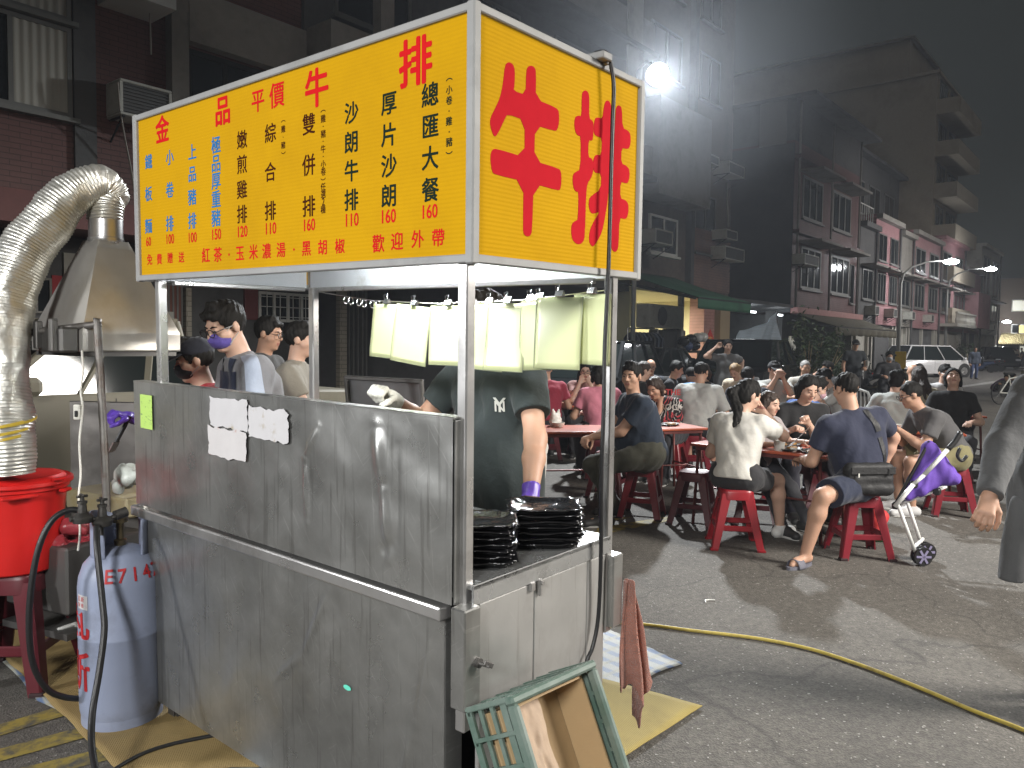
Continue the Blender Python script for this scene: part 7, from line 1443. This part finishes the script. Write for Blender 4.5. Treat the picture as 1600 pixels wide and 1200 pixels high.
p12 = person('person in black shirt with red and white print slurping noodles', 1052, 9.0, face=140, sit=.45, lean=34, hpitch=26, hyaw=0, top=black, topmat=mp_, hair='bob', hcol='d', skin='a', LH=(-.05, .36, .92), RH=(.16, .36, .80), gcurl=.8, sleeve='elbow'); seat('r', 1052, 9.0, 'bright red stool under the person in printed shirt', 10)
M_PRW = mat('white_print', (.55, .54, .5), .8); M_PRR = mat('red_print', (.5, .05, .05), .8); d12 = (p12['root'].location - CAM_P).dot(FWD)
hcw = at(1049, 633, d12); nn = (CAM_P - hcw); nn.z = .15
decal(p12, [('ROCK', 0, -.3, 1)], hcw, .085, M_PRW, normal=nn); decal(p12, [('THE', .2, 1.4, 1.1), ('RIVA', .2, -2.4, 1)], hcw, .085, M_PRR, normal=nn)
# --- standing people
person('woman standing with one hand raised to her ear, grey tee', 1135, 14.8, face=178, s=.97, female=True, top=(.13, .13, .13), hair='bun', skin='b', RH=(.24, .16, 1.50), LH=(-.30, -.02, 1.05), poleR=(1, .2, -.6))
p35 = person('man standing in dark tee and dark cap holding a drink', 1334, 20, face=178, top=(.03, .035, .04), hair='short', cap=(.03, .03, .03), LH=(-.18, .30, 1.05), s=1.02)
p = p35['root'].matrix_basis @ Vector(p35['LH']); cup(p + Vector((0, -.05, .02)), 'white drink cup in the hand of the standing man with dark cap', .05, .14)
person('masked person in dark jacket sitting low among the scooters', 1388, 19, face=170, sit=.6, top=(.05, .05, .055), sleeve='long', hair='short', mask=(.4, .4, .42)); 
person('far woman in denim jacket and blue jeans walking on the street', 1523, 40, face=170, s=.97, female=True, top=(.07, .09, .13), sleeve='long', bcol=(.06, .09, .20), hair='bob')
person('person in purple coat crouching on the street', 1558, 26.5, face=-140, sit=.14, lean=50, hpitch=20, top=(.10, .02, .11), sleeve='long', bottom='pants', bcol=(.06, .02, .07), hair='bob', shoecol=(.5, .5, .5)); person('small person in dark clothes squatting next to the purple coat', 1577, 26, face=140, sit=.12, s=.75, lean=40, top=(.04, .04, .05), sleeve='long', hair='short', bcol=(.05, .05, .05))
for i, (px, d, c, lab) in enumerate(((1566, 68, (.05, .12, .35), 'far standing person in blue, left of the two blue ones'), (1576, 70, (.05, .12, .36), 'far standing person in blue, right of the two blue ones'), (1584, 69, (.45, .4, .28), 'far standing person in beige beside the blue ones'), (1592, 71, (.35, .3, .22), 'far standing person in tan near the picture edge'), (1599, 70, (.10, .08, .07), 'far standing person in brown at the picture edge'))):
    person(lab, px, d, face=170 - 30 * i, top=c, bcol=(.3, .27, .2) if i < 2 else (.08, .08, .1), hair='short', h=.045, group='far crowd before the end house')
# --- behind the stall
lv = onX(776, 700, 1.13); lv.z = 0
p1 = person('vendor in black tee with white cap emblem, face hidden by sheets', loc=lv, world_face=176, s=1.03, w=1.10, lean=3, hpitch=18, top=(.020, .028, .028), bcol=(.05, .05, .055), hair='short', skin='a', RHW=onX(612, 622, .80), LHW=onX(829, 776, .84), poleR=(.6, -.5, -1), poleL=(-.3, -1, -.1), gloves={-1: PUR, 1: COT}, fingers={1: 1.2, -1: .5}, hemoff=-.12, h=.006)
cw_ = p1['root'].matrix_basis @ Vector(p1['ch']); ec = onX(783, 634, 1.0)
decal(p1, [('N', -.0, -.35, .95), ('Y', .0, -.38, 1.3)], ec, .066, M_PRW, name='emblem', normal=(-1, -.12, 0), bold=.008)
l2 = stand(418, 4.05)
p2 = person('tall man in grey raglan tee, navy apron and violet mask, looking down', loc=l2, face=126, s=1.03, w=1.05, lean=14, hpitch=24, hyaw=16, top=(.17, .17, .18), hair='short', skin='b', mask=(.10, .07, .32), glasses=True, LH=(-.12, .34, .95), RH=(.12, .36, .95), hemoff=-.1, h=.0065)
# apron bib and sleeve stripes
M_APR = fab('navy_apron', (.012, .018, .04)); nb, ch, up, rt, fw = (Vector(p2[k]) for k in ('nb', 'ch', 'up', 'rt', 'fw'))
patch(p2, [(ch + up * .115, ch - up * .40, .25, .36, fw), (nb - rt * .075 - up * .02, ch - rt * .07 + up * .05, .045, .05, fw + up * .5), (nb + rt * .075 - up * .02, ch + rt * .07 + up * .05, .045, .05, fw + up * .5)], M_APR, 'apron', lift=.007)
sl = unit(p2['elL'] - p2['shL']); shL = Vector(p2['shL']); elL = Vector(p2['elL']); patch(p2, [(nb - rt * .07 - up * .015, shL + (elL - shL) * .55, .05, .09, -rt + up * .5)], fab('pale_blue_stripe', (.34, .38, .46)), 'sleeve_stripe', lift=.004)
patch(p2, [(ch - up * .035 - rt * .045, ch - up * .035 + rt * .01, .022, .022, fw)], mat('pale_blue_badge', (.35, .52, .62), .5), 'name_badge', lift=.012)
tg = patch(p2, [(ch - up * .12 - rt * .03, ch - up * .12 + rt * .02, .03, .03, fw)], mat('yellow_badge', (.6, .45, .05), .5), 'apron_emblem', lift=.012)
l3 = stand(362, 4.25)
p3 = person('cook in red tee, black cap and black mask bending over the griddle', loc=l3, face=118, s=.91, lean=16, hpitch=14, top=(.42, .022, .03), hair='short', skin='b', cap=(.016, .018, .028), mask=(.010, .010, .012), female=True, RHW=at(203, 652, 4.1), LH=(-.1, .36, .95), gloves={1: PUR}, fingers={1: 1.0}, h=.0065)
M_CAPT = mat('cap_lettering', (.6, .6, .6), .6)
sp_ = tag(empty('spatula', at(203, 652, 4.06)), 'steel spatula with dark handle in the violet gloved hand', 'spatula'); a0 = at(203, 650, 4.06); a1 = at(182, 690, 4.06); sp_.location = (0, 0, 0)
b = MB(); b.cyl(a0, a1, .011, n=8); b.build('handle', M_RUB, sp_); b = MB(); b.bar(a1, at(174, 706, 4.06), .09, .006); b.build('blade', M_POST, sp_)
person('man with glasses half hidden behind the apron man', 396, 5.7, face=-100, s=1.0, top=(.05, .05, .05), hair='short', glasses=True, skin='a', h=.010)
person('man in khaki grey tee standing in profile behind the rear post', 449, 5.3, face=-88, s=.97, lean=6, hpitch=6, top=(.22, .205, .17), hair='short', skin='b', LH=(-.1, .36, 1.05), RH=(.12, .40, 1.03), h=.009, hemoff=-.1)
# --- woman walking past at the right edge
lw_ = stand(1678, 3.30)
p39 = person('woman in long dark grey cardigan walking past at the right edge', loc=lw_, face=168, s=1.0, female=True, lean=5, top=(.085, .087, .09), sleeve='long', bcol=(.012, .012, .012), hair='bob', skin='a', RHW=at(1545, 778, 3.12), LFP=(1690, 1095), RFP=(1630, 1120), poleR=(.8, -.6, -.3), h=.006, gcurl=.55, hemdrop=.55, shoecol=(.3, .25, .22))
br_ = MB(); rh = p39['RH']; dd = unit(p39['RH'] - p39['elR']); xx = unit(np.cross(dd, (0, 0, 1))); yy = np.cross(dd, xx); c_ = rh - dd * .015
for k in range(22): a = k / 22 * 6.283; br_.ball(Vector(c_ + (xx * math.cos(a) + yy * math.sin(a)) * .034), .005, sub=1)
br_.build('bracelet', M_CHROME, p39['root'], True)
cd_ = Solid(); pv = p39['Pv']
for sg in (-1, 1): cd_.cap(pv + V3(.10 * sg, -.02, .05), pv + V3(.17 * sg, .03, -.32), .10, .085, k=.03); 
cd_.cap(pv + V3(0, -.08, .05), pv + V3(0, -.10, -.34), .09, .10, k=.05); cd_.cap(pv + V3(.19, .06, -.05), pv + V3(.245, .12, -.38), .045, .05, k=.02)
P, Q = cd_.mesh(.008, .006, 24, nvec=(1.4, 1.4, .15), clip=[((0, 0, pv[2] - .36), (0, 0, -1))]); mesh_obj('cardigan_skirt', P, Q, fab('knit_grey', (.085, .087, .09)), p39['root'])

# --- phones, fork
def phone(info, label, dy=.05, m=None):
    p = info['root'].matrix_basis @ Vector((npv(info['LH']) + npv(info['RH'])) / 2 + V3(0, .09, .06)); o = MB().box((0, 0, 0), (.075, .009, .15), (R(-15), 0, 0), bev=.006).build('phone', mat('black_phone', (.01, .01, .012), .15), None); o.location = p; o.rotation_euler = info['root'].rotation_euler; tag(o, label, 'phone')
fk = p24['root'].matrix_basis @ Vector(p24['LH'] + V3(0, .07, -.02)); fe = on_t1(.70, .16) + Vector((0, 0, .03)); b = MB(); b.cyl(fk, fk.lerp(fe, .8), .004, n=6); b.bar(fk.lerp(fe, .8), fe, .018, .003); tag(b.build('fork', M_CHROME, None), 'steel fork in the hand of the woman in black', 'fork')

# --- stroller
st = tag(empty('stroller', (0, 0, 0)), 'folded purple umbrella stroller with white frame beside the big man', 'stroller'); M_PURC = mat('purple_canvas', (.12, .055, .36), .8, var=.12, vscale=8, bump=.3, bscale=30); M_WT = mat('white_enamel_tube', (.68, .68, .66), .3)
def s_(px, py, d=5.62): return at(px, py, d)
b = MB(); b.cyl(s_(1481, 702, 5.6), s_(1444, 742, 5.6), .016, n=10); b.cyl(s_(1427, 757, 5.6), s_(1398, 792, 5.6), .016, n=10); b.cyl(s_(1444, 742, 5.6), s_(1427, 757, 5.6), .014); b.cyl(s_(1478, 760, 5.8), s_(1398, 790, 5.75), .014, n=10)
b.cyl(s_(1402, 786, 5.6), s_(1430, 862, 5.55), .013, n=10); b.cyl(s_(1418, 786, 5.72), s_(1439, 848, 5.70), .013, n=10); b.cyl(s_(1425, 858, 5.57), s_(1442, 842, 5.7), .012, n=10); b.build('frame', M_WT, st, True)
b = MB(); b.tube(smooth_pts([s_(1481, 702, 5.6), s_(1492, 690, 5.6), s_(1501, 675, 5.6)], 3), .020, 8); b.build('grip', M_RUB, st, True); b = MB(); b.tube(smooth_pts([s_(1500, 700, 5.62), s_(1496, 712, 5.62), s_(1503, 720, 5.62), s_(1511, 712, 5.62)], 4), .012, 8); b.build('handle_hook', M_RUB, st, True)
b = MB(); b.cyl(s_(1452, 690, 5.7), s_(1400, 786, 5.66), .012); [b.box(s_(*q), (.05, .05, .05), bev=.01) for q in ((1400, 790, 5.62), (1428, 757, 5.62), (1464, 768, 5.7))]; b.build('joint', M_RUB, st)
s = Solid(); 
for a, c, ra, rb in (((1452, 700), (1478, 742), .055, .07), ((1478, 742), (1490, 748), .07, .05), ((1450, 712), (1428, 752), .05, .045), ((1470, 745), (1420, 778), .06, .02), ((1440, 740), (1400, 788), .05, .015), ((1460, 722), (1440, 765), .06, .05)): s.cap(s_(*a, 5.72), s_(*c, 5.70), ra, rb, k=.03)
P, Q = s.mesh(.008, .004, 45, nvec=(1.3, 1.3, .5)); mesh_obj('seat_fabric', P, Q, M_PURC, st)
for (px, py, d) in ((1440, 866, 5.55), (1446, 854, 5.68)):
    c = s_(px, py, d); c.z = .069
    for off in (-.022, .022):
        ax = Vector((math.cos(R(CAMYAW)), math.sin(R(CAMYAW)), 0)); M = Matrix.Translation(c + ax * off) @ ax.to_track_quat('Z', 'Y').to_matrix().to_4x4(); w = MB(); w.lathe([(.048, -.009), (.064, -.010), (.067, 0), (.064, .010), (.048, .009)], n=24, M=M); wo = w.build('wheel', M_RUB, st, True, 40)
        q = MB(); q.lathe([(.018, -.008), (.020, 0), (.018, .008)], n=12, M=M); [q.bar(M @ Vector((0, 0, 0)), M @ Vector((.052 * math.cos(k * 1.047), .052 * math.sin(k * 1.047), 0)), .027, .015) for k in range(6)]; q.build('rim', mat('violet_grey_plastic', (.22, .20, .32), .5), wo)
# watermelon patterned bag under the stool
wb = ground(1368, 846); s = Solid(); s.cap((-.05, 0, .04), (.05, 0, .04), .045, k=.02); s.cap((-.045, 0, .2), (.045, 0, .2), .05, k=.03); s.cap((0, 0, .1), (0, 0, .2), .07, k=.03); P, Q = s.mesh(.009, .003, 50, clip=[((0, 0, .002), (0, 0, -1))]); mi = (P[Q].mean(1)[:, 2] < .055).astype(int); o = mesh_obj('tote_bag', P, Q, [mat('red_tote', (.5, .03, .03), .7, var=.1), mat('green_tote', (.08, .22, .07), .7)], None, mi); o.location = wb; o.rotation_euler = (0, 0, R(CAMYAW - 90)); tag(o, 'red tote bag with green bottom under the crimson stool', 'bag')
# white plastic chair
cl_ = stand(1338, 11.6); t = tag(empty('garden_chair', cl_, R(CAMYAW - 90 + 160)), 'white slatted plastic chair behind the man seen from behind', 'chair'); M_WPC = mat('white_chair_plastic', (.6, .6, .58), .4)
b = MB(); b.box((0, 0, .43), (.46, .44, .03), bev=.01); b.build('seat', M_WPC, t)
b = MB(); [b.tube([(x, -.22, .44), (x * 1.15, -.27, .7), (x * 1.05, -.30, .90 - abs(x) * .25)], .012, 6) for x in np.linspace(-.19, .19, 9)]; b.tube([(-.24, -.22, .44), (-.26, -.27, .72), (-.2, -.30, .86), (0, -.31, .93), (.2, -.30, .86), (.26, -.27, .72), (.24, -.22, .44)], .02, 8); b.build('backrest', M_WPC, t, True)
for sx in (-1, 1):
    for sy in (-1, 1): MB().tube([(sx * .2, sy * .19, .43), (sx * .24, sy * .23, 0)], [.025, .018], 8).build('leg', M_WPC, t, True)
    MB().tube([(sx * .25, -.24, .66), (sx * .27, 0, .66), (sx * .25, .2, .62), (sx * .23, .22, .44)], .02, 8).build('armrest', M_WPC, t, True)
# spare stools in the shade of the tables
for (px, d, kk, lab) in ((1090, 6.75, 'd', 'empty maroon stool left of the girl in white cropped tee'), (955, 7.9, 'd', 'maroon stool half hidden behind the black cable'), (1300, 6.9, 'd', 'empty maroon stool below the right end of the front table')): stool(stand(px, d), kk, lab, 15)
# ------------------------------------------------------------------ painted lines and litter on the asphalt
M_YP = mat('worn_yellow_paint', (.30, .23, .05), .75, var=.2, vscale=20, dirt=(.075, .073, .068), dscale=14, dlo=.42, dhi=.62); M_WP = mat('worn_white_paint', (.34, .34, .32), .8, var=.15, vscale=20, dirt=(.075, .073, .07), dscale=10, dlo=.45, dhi=.65)
def mark(pts, m, label):
    o = MB().face([ground(x, y, .004) for x, y in pts]).build('road_marking', m); tag(o, kind='structure'); return o
mark([(935, 824), (1050, 806), (1040, 815), (925, 838)], M_YP, ''); mark([(880, 826), (990, 808), (976, 808), (870, 822)], M_YP, '')
for k in range(3): mark([(-60, 1150 + 36 * k), (150 + 20 * k, 1086 + 38 * k), (165 + 20 * k, 1098 + 40 * k), (-60, 1168 + 38 * k)], M_YP, '')
mark([(1500, 603), (1640, 583), (1660, 584), (1506, 605)], M_WP, '')
q = random.Random(4); b = MB()
for k in range(170):
    p = ground(q.uniform(960, 1640), 780 + 420 * q.random() ** .8); s = q.uniform(.0012, .0034); z = .004
    b.ball((p.x, p.y, z), (s * q.uniform(.7, 1.8), s, s * .5), sub=1)
o = b.build('litter', mat('pale_grit', (.42, .41, .38), .8)); tag(o, 'pale grit and crumbs scattered over the asphalt', None, kind='stuff')
p = ground(1103, 943); o = MB().tube([p + Vector((0, 0, .006)), p + Vector((.03, .02, .008)), p + Vector((.06, .01, .006)), p + Vector((.08, -.02, .006))], .004, 6).build('straw', M_WPL); tag(o, 'bent white drinking straw lying on the asphalt', 'straw')
# ------------------------------------------------------------------ smoky night air
hm = bpy.data.materials.new('smoky_air'); hm.use_nodes = True; t = hm.node_tree; t.nodes.remove(t.nodes['Principled BSDF']); pv_ = t.nodes.new('ShaderNodeVolumePrincipled'); pv_.inputs['Color'].default_value = (.85, .90, 1.0, 1); pv_.inputs['Density'].default_value = .0013; pv_.inputs['Anisotropy'].default_value = .35
t.links.new(pv_.outputs[0], t.nodes['Material Output'].inputs['Volume'])
hz_ = MB().box((120, 0, 14), (380, 256, 30)).build('haze', hm); tag(hz_, 'thin smoky night air over the street', kind='stuff')
sm = bpy.data.materials.new('glow_smoke'); sm.use_nodes = True; t = sm.node_tree; t.nodes.remove(t.nodes['Principled BSDF']); pv_ = t.nodes.new('ShaderNodeVolumePrincipled'); pv_.inputs['Color'].default_value = (.85, .91, 1.0, 1); pv_.inputs['Density'].default_value = .0042; pv_.inputs['Anisotropy'].default_value = .2
t.links.new(pv_.outputs[0], t.nodes['Material Output'].inputs['Volume'])
s_ = MB().ball((fp.x + .4, fp.y - .2, fp.z + .35), (4.6, 3.2, 2.6), sub=3).build('smoke', sm, None, True); tag(s_, 'bluish smoke ball added for the floodlight glow', kind='stuff')  # volume added round the lamp to give it a wide glow
